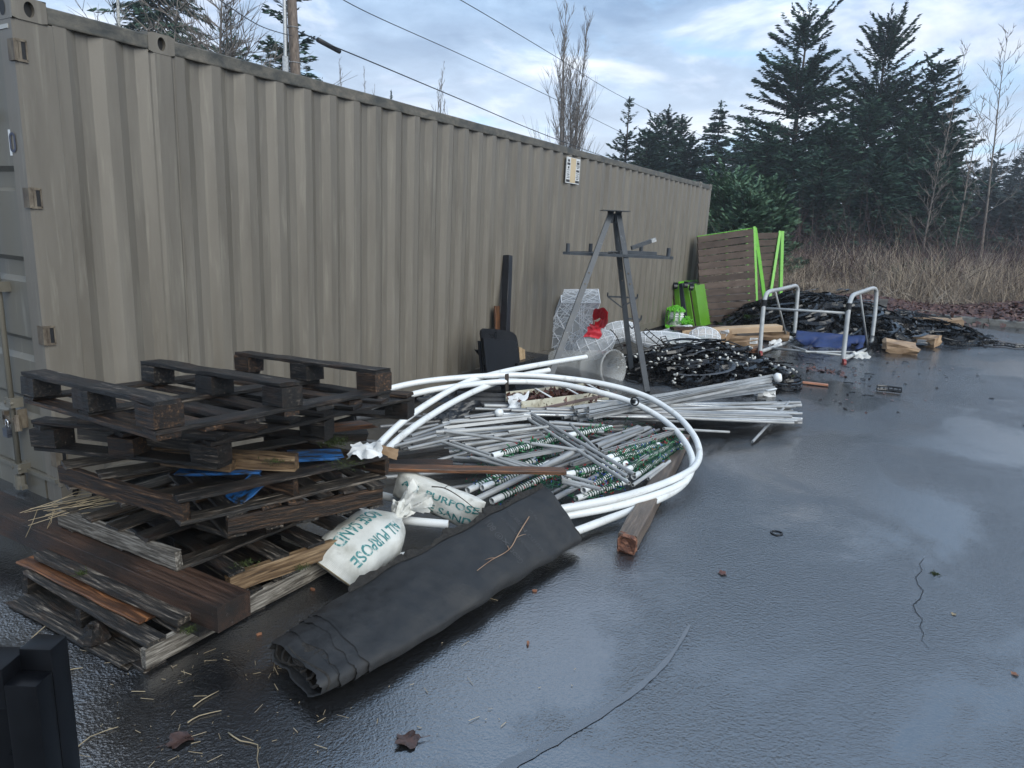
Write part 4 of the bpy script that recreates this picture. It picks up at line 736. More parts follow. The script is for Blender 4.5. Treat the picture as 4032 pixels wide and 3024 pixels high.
# straw and moss on the stack
mb = MB(); g = random.Random(3)
for k in range(20):
    a = GZ((v(35, 1125) if k < 22 else v(20, 1175)), 0.33)+V3(g.uniform(-.05, .12), g.uniform(-.05, .08), g.uniform(-.03, .05)); b = GZ(v(250, 1068), 0.40)+V3(g.uniform(-.12, .12), g.uniform(-.02, .05), g.uniform(-.03, .02)); a = b+(a-b)*g.uniform(0.45, 1.05)
    mb.tube([a, a.lerp(b, 0.5)+V3(0, 0, g.uniform(-.01, .03)), b], [0.0012, 0.0018, 0.0016], 4, False)
for k in range(3):
    a = GZ(v(100+g.uniform(-25, 25), 1100), 0.36); mb.tube([a, a+V3(g.uniform(-.05, .02), -.02, -.06), a+V3(g.uniform(-.08, .03), -.04, -.15)], 0.0013, 4, False)
new('straw_bundle', mb.me(), STRAW, None, None, 'bundle of dry straw stalks sticking out of the pallet stack', 'straw', None, 'stuff')
def tuft(P, n, r, h, mat, name, label, cat, seed=0):
    gg = np.random.default_rng(seed); B = np.c_[gg.normal(0, r*0.5, n), gg.normal(0, r*0.5, n), np.zeros(n)]+np.array(P); D = gg.normal(0, 0.7, (n, 3)); D[:, 2] = np.abs(D[:, 2])+0.4; D /= np.linalg.norm(D, axis=1)[:, None]
    Vv, Ff = ribbons(B, D, gg.uniform(0.3, 1, n)*h, np.full(n, 0.004), 0.4, gg, 2); return new(name, npmesh('tuft', Vv, Ff), mat, None, None, label, cat, None, 'stuff')
tuft(GZ(q2(1225, 950), 0.60), 260, 0.09, 0.05, MOSS, 'moss_tuft', 'dark green moss clump growing on the plank ends', 'moss', 1)
tuft(GZ(q2(1330, 1150), 0.615), 260, 0.10, 0.012, MOSS, 'moss_tuft', 'yellow green moss on the deck beside the blue board', 'moss', 2)
tuft(GZ(q2(600, 1130), 0.67), 120, 0.06, 0.02, MOSS, 'moss_tuft', 'green moss on the end of the honey coloured timber', 'moss', 3)
tuft(GZ(q3(440, 1060), 0.19), 120, 0.02, 0.02, MOSS, 'moss_tuft', 'tiny bright moss tuft on the short dark plank', 'moss', 4)
tuft(GZ(q4(500, 1120), 0.25), 160, 0.05, 0.014, MOSS, 'moss_tuft', 'moss fringe on the tan stringer pallet corner', 'moss', 5)
tuft(GZ(q3(1540, 1640), 0.15), 140, 0.03, 0.016, MOSS, 'moss_tuft', 'moss on the rotten plank end under the beam', 'moss', 6)
tuft(GZ(q4(1180, 1160), 0.17), 120, 0.04, 0.014, MOSS, 'moss_tuft', 'moss hanging under the tan brown stringer', 'moss', 7)
def crumple(name, P, ux, uy, mat, label, cat, n=14, amp=0.03, seed=0, edge=0.1, parent=None, kind=None):
    """crumpled thin sheet spanned by ux,uy from P"""
    gg = np.random.default_rng(seed); P, ux, uy = Vector(P), Vector(ux), Vector(uy); nz = ux.cross(uy).normalized(); Vv = []; F = []
    ph = gg.uniform(0, 6.28, 8); fr = gg.uniform(3, 11, 8)
    for j in range(n+1):
        for i in range(n+1):
            a, b = i/n, j/n; h = sum(math.sin(fr[k]*(a*math.cos(ph[k])+b*math.sin(ph[k]))+ph[k]) for k in range(8))/4
            aa = a+(gg.normal(0, edge) if i in (0, n) else 0)*0.5; bb = b+(gg.normal(0, edge) if j in (0, n) else 0)*0.5
            Vv.append(P+ux*aa+uy*bb+nz*amp*(abs(h)*1.6-0.4)+nz*gg.normal(0, amp*0.12))
    for j in range(n):
        for i in range(n): q = j*(n+1)+i; F.append((q, q+1, q+n+2, q+n+1))
    m = bpy.data.meshes.new('sheet'); m.from_pydata(Vv, [], F); m.update(); autosmooth(m, 45)
    return new(name, m, mat, parent, None, None if parent else label, None if parent else cat, None, kind)
crumple('torn_paper', GZ(q2(1350, 1110), 0.62), V3(0.17, 0.06, 0.03), V3(-0.06, 0.08, 0.05), WHITE, 'torn white paper lying on the broken pallet beside the blue board', 'paper', 10, 0.02, 4)
crumple('cardboard_scrap', GZ(q2(1640, 950), 0.50), V3(0.13, 0.05, -0.02), V3(0.03, -0.05, -0.05), CARD, 'small striped cardboard scrap between the pallets and the white pipes', 'cardboard', 6, 0.008, 5, 0.03)
# ------------------------------------------------------------------ sand bags
def bag_surface(L, W, H, neck=0.0, seedp=0.0):
    """returns f(s,th): s 0..1 along X, th angle around; flat seam at s=0, optional pinched neck at s=1"""
    def f(s, th, off=0.0):
        e0 = min(1.0, (s/(0.26 if neck else 0.16)))**0.5 if s > 0 else 0.0
        e1 = 1.0 if not neck else (1.0-(1-neck)*max(0, (s-0.62)/0.38)**1.5)
        if not neck: e1 = min(1.0, ((1-s)/0.16))**0.55 if s < 1 else 0.0
        hw = W/2*((0.76+0.24*e0) if neck else (0.93+0.07*e0))*(e1 if neck else 1.0)*(1+0.03*math.sin(s*7+seedp)); hh = H/2*e0*e1*(1+0.05*math.sin(s*9+th*2+seedp))
        c, sn = math.cos(th), math.sin(th); y = hw*math.copysign(abs(c)**0.75, c); z = hh*math.copysign(abs(sn)**0.85, sn)
        wr = 0.004*math.sin(11*th+5*s+seedp)*math.sin(17*s+3*th)
        if neck: wr += 0.012*max(0, (s-0.6)/0.4)*math.sin(9*th+seedp)
        k = 1+(off+wr)/max(0.04, math.hypot(y, z)); return Vector((s*L, y*k, z*k+(off if sn > 0 else 0)*0.0))
    return f
def bag_mesh(f, ns=30, nt=40):
    Vv = [f(i/ns, 2*math.pi*k/nt) for i in range(ns+1) for k in range(nt)]; F = [(i*nt+k, i*nt+(k+1) % nt, (i+1)*nt+(k+1) % nt, (i+1)*nt+k) for i in range(ns) for k in range(nt)]
    F += [tuple(range(nt-1, -1, -1)), tuple(ns*nt+k for k in range(nt))]
    m = bpy.data.meshes.new('bag'); m.from_pydata(Vv, [], F); uv = m.uv_layers.new(name='UVMap')
    for lp in m.loops: uv.data[lp.index].uv = ((lp.vertex_index//nt)/ns, (lp.vertex_index % nt)/nt*1.2)
    m.polygons.foreach_set('use_smooth', [True]*len(F)); m.update(); return m
def wrap_text(lines, size, f, s_of, th_of, mat, parent, mw, sx=1.0):
    """lay text on the bag: text x -> s, text y -> theta"""
    for body, x0, y0 in lines:
        me = text_mesh(body, size, Matrix.Translation((x0, y0, 0)), True, sx=sx)
        bm = bmesh.new(); bm.from_mesh(me); bmesh.ops.triangulate(bm, faces=bm.faces[:])
        for _ in range(2): bmesh.ops.subdivide_edges(bm, edges=[e for e in bm.edges if e.calc_length() > size*0.12], cuts=1); bmesh.ops.triangulate(bm, faces=bm.faces[:])
        for q in bm.verts: q.co = f(s_of(q.co.x), th_of(q.co.y), 0.0022)
        bm.to_mesh(me); bm.free(); me.update(); new('lettering', me, mat, parent, mw)
def mat3(o, x, y):
    x = Vector(x).normalized(); z = x.cross(Vector(y)).normalized(); y = z.cross(x); return Matrix(((x.x, y.x, z.x, o[0]), (x.y, y.y, z.y, o[1]), (x.z, y.z, z.z, o[2]), (0, 0, 0, 1)))
# first bag: neck tied, lying beside the felt roll
c0 = V3(2.085, 0.205, 0.105); c1 = V3(2.035, 0.76, 0.185); sb = thing('sand_bag', 'full woven white sand bag with tied neck lying against the black felt roll', 'sand bag', (2.05, 0.5, 0))
MW = mat3(c0, c1-c0, V3(-0.92, -0.12, 0.38)); LB = (c1-c0).length
f = bag_surface(LB, 0.345, 0.235, 0.14, 1.0); new('sack', bag_mesh(f), SACK, sb, MW)
wrap_text([('ROSE SAND', 0, -0.035), ('ALL PURPOSE', 0, 0.062)], 0.086, f, lambda x: 0.44-x/LB*0.86, lambda y: 1.50+y/0.145, TEAL, sb, MW, 0.86)
mb = MB(); mb.tube([f(0.0, 2*math.pi*k/24)+V3(-0.004, 0, 0) for k in range(24)], 0.004, 5, closed=True); new('seam', mb.me(), STRAW, sb, MW)
Pn = c1; NB = MW.to_3x3()
mb = MB(); mb.tube([MW @ V3(LB*0.985, 0.026*math.cos(a), 0.016*math.sin(a)) for a in np.linspace(0, 6.28, 11)[:-1]], 0.006, 5, closed=True); new('tie', mb.me(), WHITE, sb)
nk = GZ(v(868, 1118), 0.30); n2 = GZ(v(905, 1055), 0.40)
def ruffle(name, parent, P0, P1, r0, r1, mat, seed, nt=40, ns=12):
    gg = np.random.default_rng(seed); ph = gg.uniform(0, 6.28, 6); Fm = frame(P0, P1); L = (Vector(P1)-Vector(P0)).length; Vv = []
    for i in range(ns+1):
        s = i/ns; r = r0+(r1-r0)*math.sin(s*1.5)
        for k in range(nt):
            th = 2*math.pi*k/nt; q = r*(1+s*(0.30*math.sin(5*th+ph[0]+2*s)+0.22*math.sin(9*th+ph[1])+0.12*math.sin(14*th+ph[2]+4*s))); Vv.append(Fm @ Vector((s*L*(1+0.18*math.sin(3*th+ph[3])*s+0.08*math.sin(8*th)*s), q*math.cos(th), q*math.sin(th)*0.75+gg.normal(0, 0.003))))
    F = [(i*nt+k, i*nt+(k+1) % nt, (i+1)*nt+(k+1) % nt, (i+1)*nt+k) for i in range(ns) for k in range(nt)]
    m = bpy.data.meshes.new('ruffle'); m.from_pydata(Vv, [], F); m.update(); autosmooth(m, 50); return new(name, m, mat, parent)
ruffle('bag_mouth', sb, c1-V3(0, 0.01, 0), c1+V3(0.0, 0.06, 0.05), 0.03, 0.06, SACK, 5)
ruffle('bag_mouth', sb, c1+V3(0.0, 0.06, 0.05), c1+V3(0.05, 0.16, 0.10), 0.045, 0.095, FILM, 9)
# second bag, slumped behind it with the print facing the camera
A, Bp, Cp = GZ(v(842, 1008), 0.40), GZ(v(1022, 1082), 0.26), GZ(v(845, 1062), 0.24); sb2 = thing('sand_bag', 'flattened white sand bag with teal print leaning beside the pallet stack', 'sand bag', Cp)
ex = Bp-A; ey = A-Cp; L2 = ex.length; MW = mat3((A+Cp)/2+V3(0, 0.05, -0.03), ex, ey); f2 = bag_surface(L2*1.04, ey.length*1.25, 0.12, 0.0, 2.0); new('sack', bag_mesh(f2), SACK, sb2, MW)
wrap_text([('ALL PURPOSE', 0.02, 0.05), ('ROSE SAND', 0.03, -0.045)], 0.092, f2, lambda x: 0.5+x/L2*0.92, lambda y: 1.57-y/0.16, TEAL, sb2, MW, 0.92)
# ------------------------------------------------------------------ black geotextile roll
fr_ = thing('felt_roll', 'flattened roll of black geotextile felt lying diagonally on the asphalt', 'fabric roll', (2.55, 0.5, 0))
def roll_pt(s, th, k=1.0, off=0.0):
    C = V3(2.485, -0.40, 0.072).lerp(V3(2.735, 1.395, 0.168), s); lat = V3(0.225, -0.05, 0).lerp(V3(0.165, -0.045, -0.120), s); ht = V3(0, 0, 0.066).lerp(V3(0.03, 0.0, 0.045), s)
    c, sn = math.cos(th), math.sin(th); y = math.copysign(abs(c)**0.80, c); z = math.copysign(abs(sn)**0.72, sn)
    wr = 0.0035*math.sin(7*s+4*th)+0.004*math.sin(23*s+3*y*2+1.3)*math.sin(3*th+9*s)+0.0035*math.sin(40*s+2*th)
    if sn > 0: wr += 0.010*math.exp(-((s-0.42-0.1*y)/0.05)**2)+0.007*math.exp(-((s-0.62+0.14*y)/0.035)**2)
    q = C+(lat*y+ht*z)*k; n = (lat.normalized()*y*0.5+ht.normalized()*z).normalized(); q = q+n*(wr+off)
    if q.z < 0.003: q.z = 0.003
    return q
def shell(s0, s1, k, ns, seed, nt=64, ragg=0.004):
    gg = np.random.default_rng(seed); jag = gg.normal(0, ragg, nt); jag = (jag+np.roll(jag, 1)+np.roll(jag, 2))/2; Vv = []
    for i in range(ns+1):
        t = i/ns
        for j in range(nt):
            s = s0+(s1-s0)*t+jag[j]*(1-t)**8; Vv.append(roll_pt(s, 2*math.pi*j/nt, k))
    F = [(i*nt+j, (i+1)*nt+j, (i+1)*nt+(j+1) % nt, i*nt+(j+1) % nt) for i in range(ns) for j in range(nt)]
    # thickness rim turned inwards at the near edge
    b = len(Vv); Vv += [roll_pt(s0+jag[j]+0.004, 2*math.pi*j/nt, k*0.955) for j in range(nt)]; F += [(j, (j+1) % nt, b+(j+1) % nt, b+j) for j in range(nt)]
    m = bpy.data.meshes.new('shell'); m.from_pydata(Vv, [], F); m.update(); autosmooth(m, 50); return m
for i, (s0, k) in enumerate([(0.115, 1.0), (0.085, 0.955), (0.048, 0.91), (0.0, 0.865)]): new('felt_layer', shell(s0, 1.0 if i == 0 else 0.5, k, 90 if i == 0 else 40, 20+i), FELT, fr_)
for e, (s, sg) in enumerate(((0.014, 1), (0.992, -1))):      # coiled layers seen on the ends
    mb = MB(); turns = 3.2; N = 150; rows = []
    for i in range(N+1):
        t = i/N; th = 2*math.pi*turns*t; k = (0.86 if e == 0 else 0.96)*(1-0.85*t); rows.append((roll_pt(s+0.008*math.sin(th*3), th, k), roll_pt(s+0.10*sg, th, k)))
    vs = [q for r in rows for q in r]; mb.add(vs, [(2*i, 2*i+1, 2*i+3, 2*i+2) for i in range(N)]); mb.tube([r[0] for r in rows], 0.0065, 5, False); new('coiled_end', mb.me(smooth=True), FELTB, fr_)
    mb = MB(); mb.add([roll_pt(s+0.03*sg, 2*math.pi*j/40, 0.88) for j in range(40)], [tuple(range(40))]); new('end_core', mb.me(), FELTB, fr_)
mb = MB(); N = 60; vs = []; gg = np.random.default_rng(8)       # frayed selvedge along the upper left edge
for i in range(N+1):
    s = 0.22+0.77*i/N; a = roll_pt(s, 2.55, 1.0, 0.004); w = 0.035+0.018*math.sin(i*0.5)+gg.normal(0, 0.006); vs += [a, a+V3(-w, 0.02, 0.012+gg.normal(0, 0.004)), a+V3(-w, 0.02, -0.004)]
mb.add(vs, [(3*i+k, 3*i+3+k, 3*i+3+(k+1) % 3, 3*i+(k+1) % 3) for i in range(N) for k in range(3)]); new('frayed_edge', mb.me(), FELTB, fr_)
for body, s_, sz, off in (('Geotex® 801', 0.70, 0.062, -0.01), ('Made in Ringgold, GA', 0.755, 0.030, 0.0), ('AASHTO M288 Class', 0.80, 0.042, 0.0), ('by GA', 0.865, 0.030, 0.05)):
    me = text_mesh(body, sz, Matrix.Identity(4)); bm = bmesh.new(); bm.from_mesh(me); bmesh.ops.triangulate(bm, faces=bm.faces[:])
    for q in bm.verts: q.co = roll_pt(s_-q.co.y/1.85, 1.57+(q.co.x+off)/0.21*0.9, 1.0, 0.0022)
    bm.to_mesh(me); bm.free(); me.update(); new('printed_text', me, PRINTG, fr_)
def twig(name, pts, r, mat, label, side=(), cat='twig'):
    mb = MB(); P = crom(pts, 4); mb.tube(P, [r*(1-0.6*i/len(P)) for i in range(len(P))], 6)
    for k, d in side: mb.tube([P[k], P[k]+Vector(d)*0.5+V3(0, 0, 0.004), P[k]+Vector(d)], [r*0.55, r*0.4, r*0.2], 5)
    return new(name, mb.me(smooth=True), mat, None, None, label, cat)
TWG = M('peeled_twig', [(0.3, (0.18, 0.10, 0.06)), (0.7, (0.34, 0.23, 0.15))], 9, rough=0.6)
twig('twig', [roll_pt(0.845, 1.75, 1, .006), roll_pt(0.76, 1.55, 1, .012), roll_pt(0.69, 1.35, 1, .012), roll_pt(0.60, 1.3, 1, .012), roll_pt(0.54, 1.25, 1, .008)], 0.0038, TWG, 'forked bare twig lying on the black felt roll', [(8, (-0.06, 0.06, 0.0)), (5, (0.03, 0.05, 0.01)), (11, (-0.03, -.05, 0))])
twig('twig', [GZ(q5(0, 1350), .36), GZ(q5(180, 1370), .36), GZ(q5(380, 1480), .33), GZ(q5(600, 1650), .26), GZ(q5(760, 1800), .24)], 0.004, BARK, 'thin dark twig lying across the flattened sand bag', [(4, (0.03, 0.02, 0.02))])
# ------------------------------------------------------------------ black plastic frame at the very front
fo = thing('plastic_rack', 'glossy black plastic post and rail close to the camera', 'rack', (2.7, -1.35, 0))
c = GZ((150, 2560), 0.62)
o0 = GD((215, 2560), 1.55); mb = MB()
# post (vertical) plus two rails leaving to the left
dirL = (-Vector((CR[0], CR[1], 0))).normalized(); bkd = Vector((FW[0], FW[1], 0)).normalized()
pz = o0.z; p0 = Vector((o0.x, o0.y, 0))-bkd*0.0
R3 = Matrix(((-dirL.x, bkd.x, 0), (-dirL.y, bkd.y, 0), (0, 0, 1)))
def bevbox(c, d, bev=0.006):
    m = MB(); m.box((0, 0, 0), d); me = m.me(); bm = bmesh.new(); bm.from_mesh(me); bmesh.ops.bevel(bm, geom=bm.edges[:], offset=bev, segments=2, affect='EDGES', profile=0.6); bm.to_mesh(me); bm.free()
    me.transform(Matrix.Translation(Vector(c)) @ R3.to_4x4()); me.update(); return autosmooth(me, 30)
new('post', bevbox(p0+dirL*0.045+bkd*0.03+V3(0, 0, pz/2), (0.072, 0.06, pz)), BLACKP, fo)
new('front_post', bevbox(p0+dirL*0.045-bkd*0.028+V3(0, 0, (pz-0.052)/2), (0.072, 0.055, pz-0.052)), BLACKP, fo)
new('rail', bevbox(p0+dirL*0.36-bkd*0.012+V3(0, 0, pz-0.065), (0.56, 0.085, 0.10)), BLACKP, fo)
new('side_panel', bevbox(p0+dirL*0.36-bkd*0.0+V3(0, 0, (pz-0.12)/2), (0.56, 0.05, pz-0.12)), BLACKP, fo)
# ------------------------------------------------------------------ heap of conduit inside the white hoops
def dep(P): return float(np.dot(np.array(P)-CAM, FW))
def cond(A, B, r, mat, label, grp, name='metal_conduit'): return pipe(name, A, B, r, mat, None, label, 'pipe', grp)
def channel(A, B, w, h, mat, label, grp):
    A, B = Vector(A), Vector(B); L = (B-A).length; t = 0.0022; mb = MB()
    mb.mnmx((0, -w/2, -h/2), (L, w/2, -h/2+t)); mb.mnmx((0, -w/2, -h/2+t), (L, -w/2+t, h/2)); mb.mnmx((0, w/2-t, -h/2+t), (L, w/2, h/2)); mb.mnmx((0, -w/2+t, h/2-t), (L, -w/2+t+w*0.22, h/2)); mb.mnmx((0, w/2-t-w*0.22, h/2-t), (L, w/2-t, h/2))
    return new('metal_channel', mb.me(), mat, None, frame(A, B) @ Matrix.Rotation(random.uniform(-0.5, 0.5), 4, 'X'), label, 'channel', grp)
LT, GT = 'thin grey metal tube lying loose on top of the heap inside the white hoops', 'loose tubes on top of the heap'
top = [(q5(190, 545), .345, q5(2212, 830), .355, .0115), (q5(155, 700), .33, q5(1480, 1140), .34, .0115), (q5(310, 705), .325, q5(1540, 1120), .33, .011), (q5(1450, 290), .38, q6(1010, 1075), .36, .0125),
       (q5(1400, 365), .36, q6(940, 1195), .345, .012), (q5(1460, 345), .345, q6(915, 1105), .34, .0115), (q5(2010, 440), .37, q6(525, 765), .36, .0115), (q5(1110, 555), .36, q5(1690, 480), .37, .0115),
       (q5(570, 925), .30, q5(1330, 1115), .32, .0115), (q5(1050, 940), .31, q5(1760, 1140), .32, .0115), (q5(1940, 1185), .31, q6(465, 1190), .32, .0115), (q5(1900, 1250), .30, q6(560, 1275), .31, .013), (q5(1900, 1290), .29, q6(300, 1245), .30, .010), (q6(1400, 465), .30, q6(2270, 512), .06, .0115),
       (q6(985, 1220), .25, q6(1400, 940), .26, .012), (q6(1195, 1135), .20, q6(1480, 900), .22, .012), (v(1625, 955), .02, v(1705, 868), .14, .0125)]
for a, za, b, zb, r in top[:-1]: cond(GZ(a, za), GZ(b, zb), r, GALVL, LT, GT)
cond(GZ(top[-1][0], .02), GZ(top[-1][2], .14), .0125, GALV, 'single thin grey tube propped against the tube bundle over bare asphalt', None)
LM, GM = 'grey metal conduit lying crosswise in the middle of the heap inside the white hoops', 'crosswise conduit in the heap'
mid = [(q5(150, 430), .31, q5(1430, 320), .31, .0125), (q5(200, 560), .30, q5(1430, 465), .31, .0165), (q5(250, 690), .28, q5(1640, 555), .29, .013), (q5(480, 745), .27, q5(1600, 590), .28, .013), (q5(640, 805), .27, q5(1670, 625), .28, .0145),
       (q5(1600, 1090), .26, q5(2220, 850), .27, .012), (q5(1720, 1105), .24, q5(2300, 900), .25, .013), (q5(1780, 1525), .20, q5(2400, 1190), .22, .018), (q5(60, 560), .30, q5(480, 520), .31, .014), (q5(320, 930), .25, q5(950, 960), .26, .012),
       (q5(80, 970), .24, q5(500, 860), .26, .012), (q5(-300, 620), .30, q5(260, 430), .31, .012), (q5(-420, 700), .29, q5(210, 520), .30, .0125), (q5(-500, 560), .30, q5(90, 450), .31, .012), (q5(-600, 780), .28, q5(60, 610), .30, .013), (q5(-350, 800), .27, q5(300, 650), .28, .012),
       (q5(470, 345), .31, q5(900, 280), .32, .0135), (q5(550, 350), .305, q5(960, 300), .315, .013), (q6(500, 700), .30, q6(1110, 470), .28, .019), (q6(560, 740), .28, q6(1210, 455), .26, .014), (q6(0, 830), .27, q6(420, 690), .28, .015), (q6(-20, 1000), .22, q6(560, 820), .22, .016),
       (q5(900, 620), .30, q5(1500, 520), .31, .012), (q5(1700, 420), .28, q5(2500, 470), .27, .016), (q5(1650, 500), .26, q5(2500, 560), .26, .014)]
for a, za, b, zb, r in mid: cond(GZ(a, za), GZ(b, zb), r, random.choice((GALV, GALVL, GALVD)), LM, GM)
for a, za, b, zb, r in mid:
    for _ in range(2):
        ox, oy = random.uniform(-40, 40), random.uniform(-14, 14); z_ = random.uniform(.02, .06); cond(GZ((a[0]+ox, a[1]+oy), za-z_), GZ((b[0]+ox+random.uniform(-25, 25), b[1]+oy+random.uniform(-8, 8)), zb-z_), random.choice((.0115, .0125, .014)), random.choice((GALV, GALVL, GALVD)), LM, GM)
cond(GZ(q5(565, 1575), .22), GZ(q5(2060, 850), .33), .0195, GALV, 'thick grey pipe jutting from the heap beside the flattened sand bag', None)
for a, za, b, zb, w in [(q5(170, 500), .29, q5(1440, 355), .30, .030), (q5(1130, 945), .31, q5(1900, 800), .31, .034), (q5(640, 860), .27, q5(1250, 730), .28, .03), (q5(2030, 1025), .25, q6(480, 830), .26, .034), (q6(580, 790), .27, q6(1560, 500), .24, .032), (q6(560, 650), .25, q6(1180, 450), .24, .032), (q6(760, 1090), .2, q6(1180, 830), .22, .03), (q5(-260, 700), .27, q5(400, 560), .28, .03)]:
    channel(GZ(a, za), GZ(b, zb), w, 0.024, random.choice((ALU, GALV)), 'grooved metal channel strip among the conduit in the heap', 'channel strips in the heap')
# long bundle reaching out over the asphalt, and the channel bundle behind it
rg = random.Random(12)
for k in range(48):
    row = k % 4; e = v(1590+rg.random()**0.35*143, 869+rg.uniform(0, 46)); z1 = 0.03+row*0.032; s = v(960+rg.random()*260, 872+rg.uniform(-10, 26)); z0 = 0.20+row*0.035
    A, B = GZ(s, z0), GZ(e, z1); d = (B-A).normalized(); L = min((B-A).length, 3.05); cond(B-d*L, B, rg.choice((.0125, .0125, .015, .018)), rg.choice((GALV, GALV, ALU, GALVD)), 'long grey metal conduit in the bundle reaching out over the asphalt', 'long conduit bundle on the asphalt')
for k in range(15):
    e = v(1634+rg.uniform(0, 38), 813+k*2.4+rg.uniform(-2, 2)); s = v(1140+rg.uniform(0, 90), 905+rg.uniform(-14, 8)); z1 = 0.26-k*0.014; z0 = 0.36-k*0.008
    A, B = GZ(s, z0), GZ(e, z1); d = (B-A).normalized(); L = min((B-A).length, 3.3)
    channel(B-d*L, B, .032, .026, rg.choice((ALU, ALU, GALV)), 'long silver channel strip in the bundle in front of the black strip tangle', 'silver channel bundle')
mb = MB(); e = GZ(v(1672, 817), 0.24); mb.lathe([(0.001, 0), (0.045, 0.005), (0.06, 0.04), (0.045, 0.08), (0.001, 0.088)], 12, M=Matrix.Translation(e) @ Matrix.Rotation(1.3, 4, 'Y')); new('foam_ball', mb.me(smooth=True), WHITE, None, None, 'white foam ball stuck on the end of the silver channel bundle', 'fitting')
# hidden lower layers so the heap is not hollow
for k in range(46):
    c = V3(rg.uniform(1.1, 2.2), rg.uniform(1.9, 4.0), rg.uniform(0.02, 0.2)); a = rg.choice((rg.gauss(0.35, 0.2), rg.gauss(0.95, 0.25))); d = V3(math.cos(a), math.sin(a), rg.gauss(0, .03))*rg.uniform(0.35, 0.75); P0, P1 = c-d, c+d
    if P0.z < 0.02: P0.z = 0.02
    if P1.z < 0.02: P1.z = 0.02
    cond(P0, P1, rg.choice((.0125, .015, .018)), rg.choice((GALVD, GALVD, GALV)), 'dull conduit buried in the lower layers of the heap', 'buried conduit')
# ------------------------------------------------------------------ poles wrapped in coloured string lights
LIGHTM = [WIREG, GSOCK, BRED, BBLUE, BGRN]
def light_pole(A, B, r, label, cols, seed):
    A, B = Vector(A), Vector(B); L = (B-A).length; MWl = frame(A, B); o = thing('light_wrapped_pole', label, 'light pole', A, 'poles wrapped in string lights'); g = random.Random(seed)
    m = pipe_mesh(L, r, 12); new('pole', m, PVC, o, MWl)
    n = int(L/0.028); pts = []; q = 0.0; s = 0.09
    while s < L-0.06: pts.append(V3(s, (r+0.005)*math.cos(q), (r+0.005)*math.sin(q))); q += 0.75; s += 0.0030*g.uniform(0.3, 1.7)
    mb = MB(); mb.tube(pts, 0.0036, 4, False); new('light_string', mb.me(smooth=True), WIREG, o, MWl)
    mb = MB(); N = int(L*85)
    for k in range(N):
        s = g.uniform(0.06, L-0.03); th = g.uniform(0, 6.28); d = V3(g.gauss(0, 1.5), math.cos(th), math.sin(th)).normalized(); p = V3(s, math.cos(th)*(r+.004), math.sin(th)*(r+.004)); c = g.choice(cols)
        mb.tube([p, p+d*0.020], [0.0052, 0.0046], 5, True, 1); mb.tube([p+d*0.019, p+d*0.027, p+d*0.040], [0.0044, 0.0050, 0.0008], 5, False, c)
        if k % 3 == 0: e = p+V3(g.gauss(0, .03), 0, 0); mb.tube([p, p.lerp(e, .5)+d*0.014, e], 0.0018, 3, False, 0)
    b = new('mini_lights', mb.me(), LIGHTM, o, MWl); b['kind'] = 'stuff'; return o
LPL = [(q6(620, 870), .27, q6(1590, 505), .17, [2, 2, 4], 'white pole wrapped in red and green mini lights, topmost beside the rotten beam'),
       (q6(700, 910), .25, q6(1330, 680), .19, [3, 3, 4], 'white pole wrapped in blue mini lights below the red one'),
       (q6(890, 1030), .21, q6(1640, 590), .14, [2, 4, 4], 'white pole wrapped in green mini lights alongside the rotten beam'),
       (q6(1000, 1110), .16, q6(1620, 680), .12, [2, 3, 4], 'lowest wrapped light pole tucked against the rotten beam'),
       (q6(60, 1090), .25, q6(760, 930), .25, [2, 3, 4], 'wrapped light pole whose end shows past the burnt looking plank'),
       (q6(100, 1130), .22, q6(900, 930), .22, [4, 3], 'wrapped light pole just under the one past the plank'),
       (q6(330, 1290), .20, q6(720, 1060), .20, [3, 3, 2], 'wrapped light pole with a cluster of blue bulbs near the front of the hoops'),
       (q6(230, 1400), .15, q6(900, 1170), .15, [2, 4, 3], 'front wrapped light pole with a bare white end next to the felt roll'),
       (q5(870, 905), .35, q6(120, 560), .30, [2, 4, 4], 'white pole with a coupler end and green lights on top of the heap'),
       (q6(100, 560), .29, q6(700, 455), .25, [4, 2], 'wrapped light pole continuing under the long conduit bundle'),
       (q5(520, 1405), .22, q5(1500, 960), .24, [2, 3, 4], 'white pole end beside the flattened sand bag, its lights hidden under the plank'),
       (q5(730, 1365), .23, q5(1700, 1010), .24, [2, 4, 3], 'white pole end with a wide coupler under the burnt looking plank'),
       (q5(870, 1560), .17, q5(1900, 1090), .20, [4, 3, 2], 'white pole end poking out above the felt roll edge')]
for i, (a, za, b, zb, cols, lb) in enumerate(LPL): light_pole(GZ(a, za), GZ(b, zb), 0.0215, lb, cols, 400+i)
mb = MB(); g = random.Random(77)       # tangle of loose strings in the hollows
for k in range(170):
    c = V3(g.uniform(1.75, 2.75), g.uniform(1.5, 3.6), g.uniform(0.06, 0.24)); P = [c]
    for j in range(5): P.append(P[-1]+V3(g.gauss(0, .06), g.gauss(0, .06), g.gauss(0, .02)))
    P = [V3(q.x, q.y, max(0.01, min(0.27, q.z))) for q in P]; mb.tube(crom(P, 3), 0.0022, 3, False, 0)
    for q in P[1::2]:
        d = V3(g.gauss(0, 1), g.gauss(0, 1), abs(g.gauss(0, 1))).normalized(); mb.tube([q, q+d*0.02], 0.004, 5, True, 1); mb.tube([q+d*.019, q+d*.04], [.0036, .0008], 5, False, g.choice((2, 3, 4)))
new('string_light_tangle', mb.me(), LIGHTM, None, None, 'loose tangle of green string lights with coloured bulbs under the heap', 'string lights', None, 'stuff')
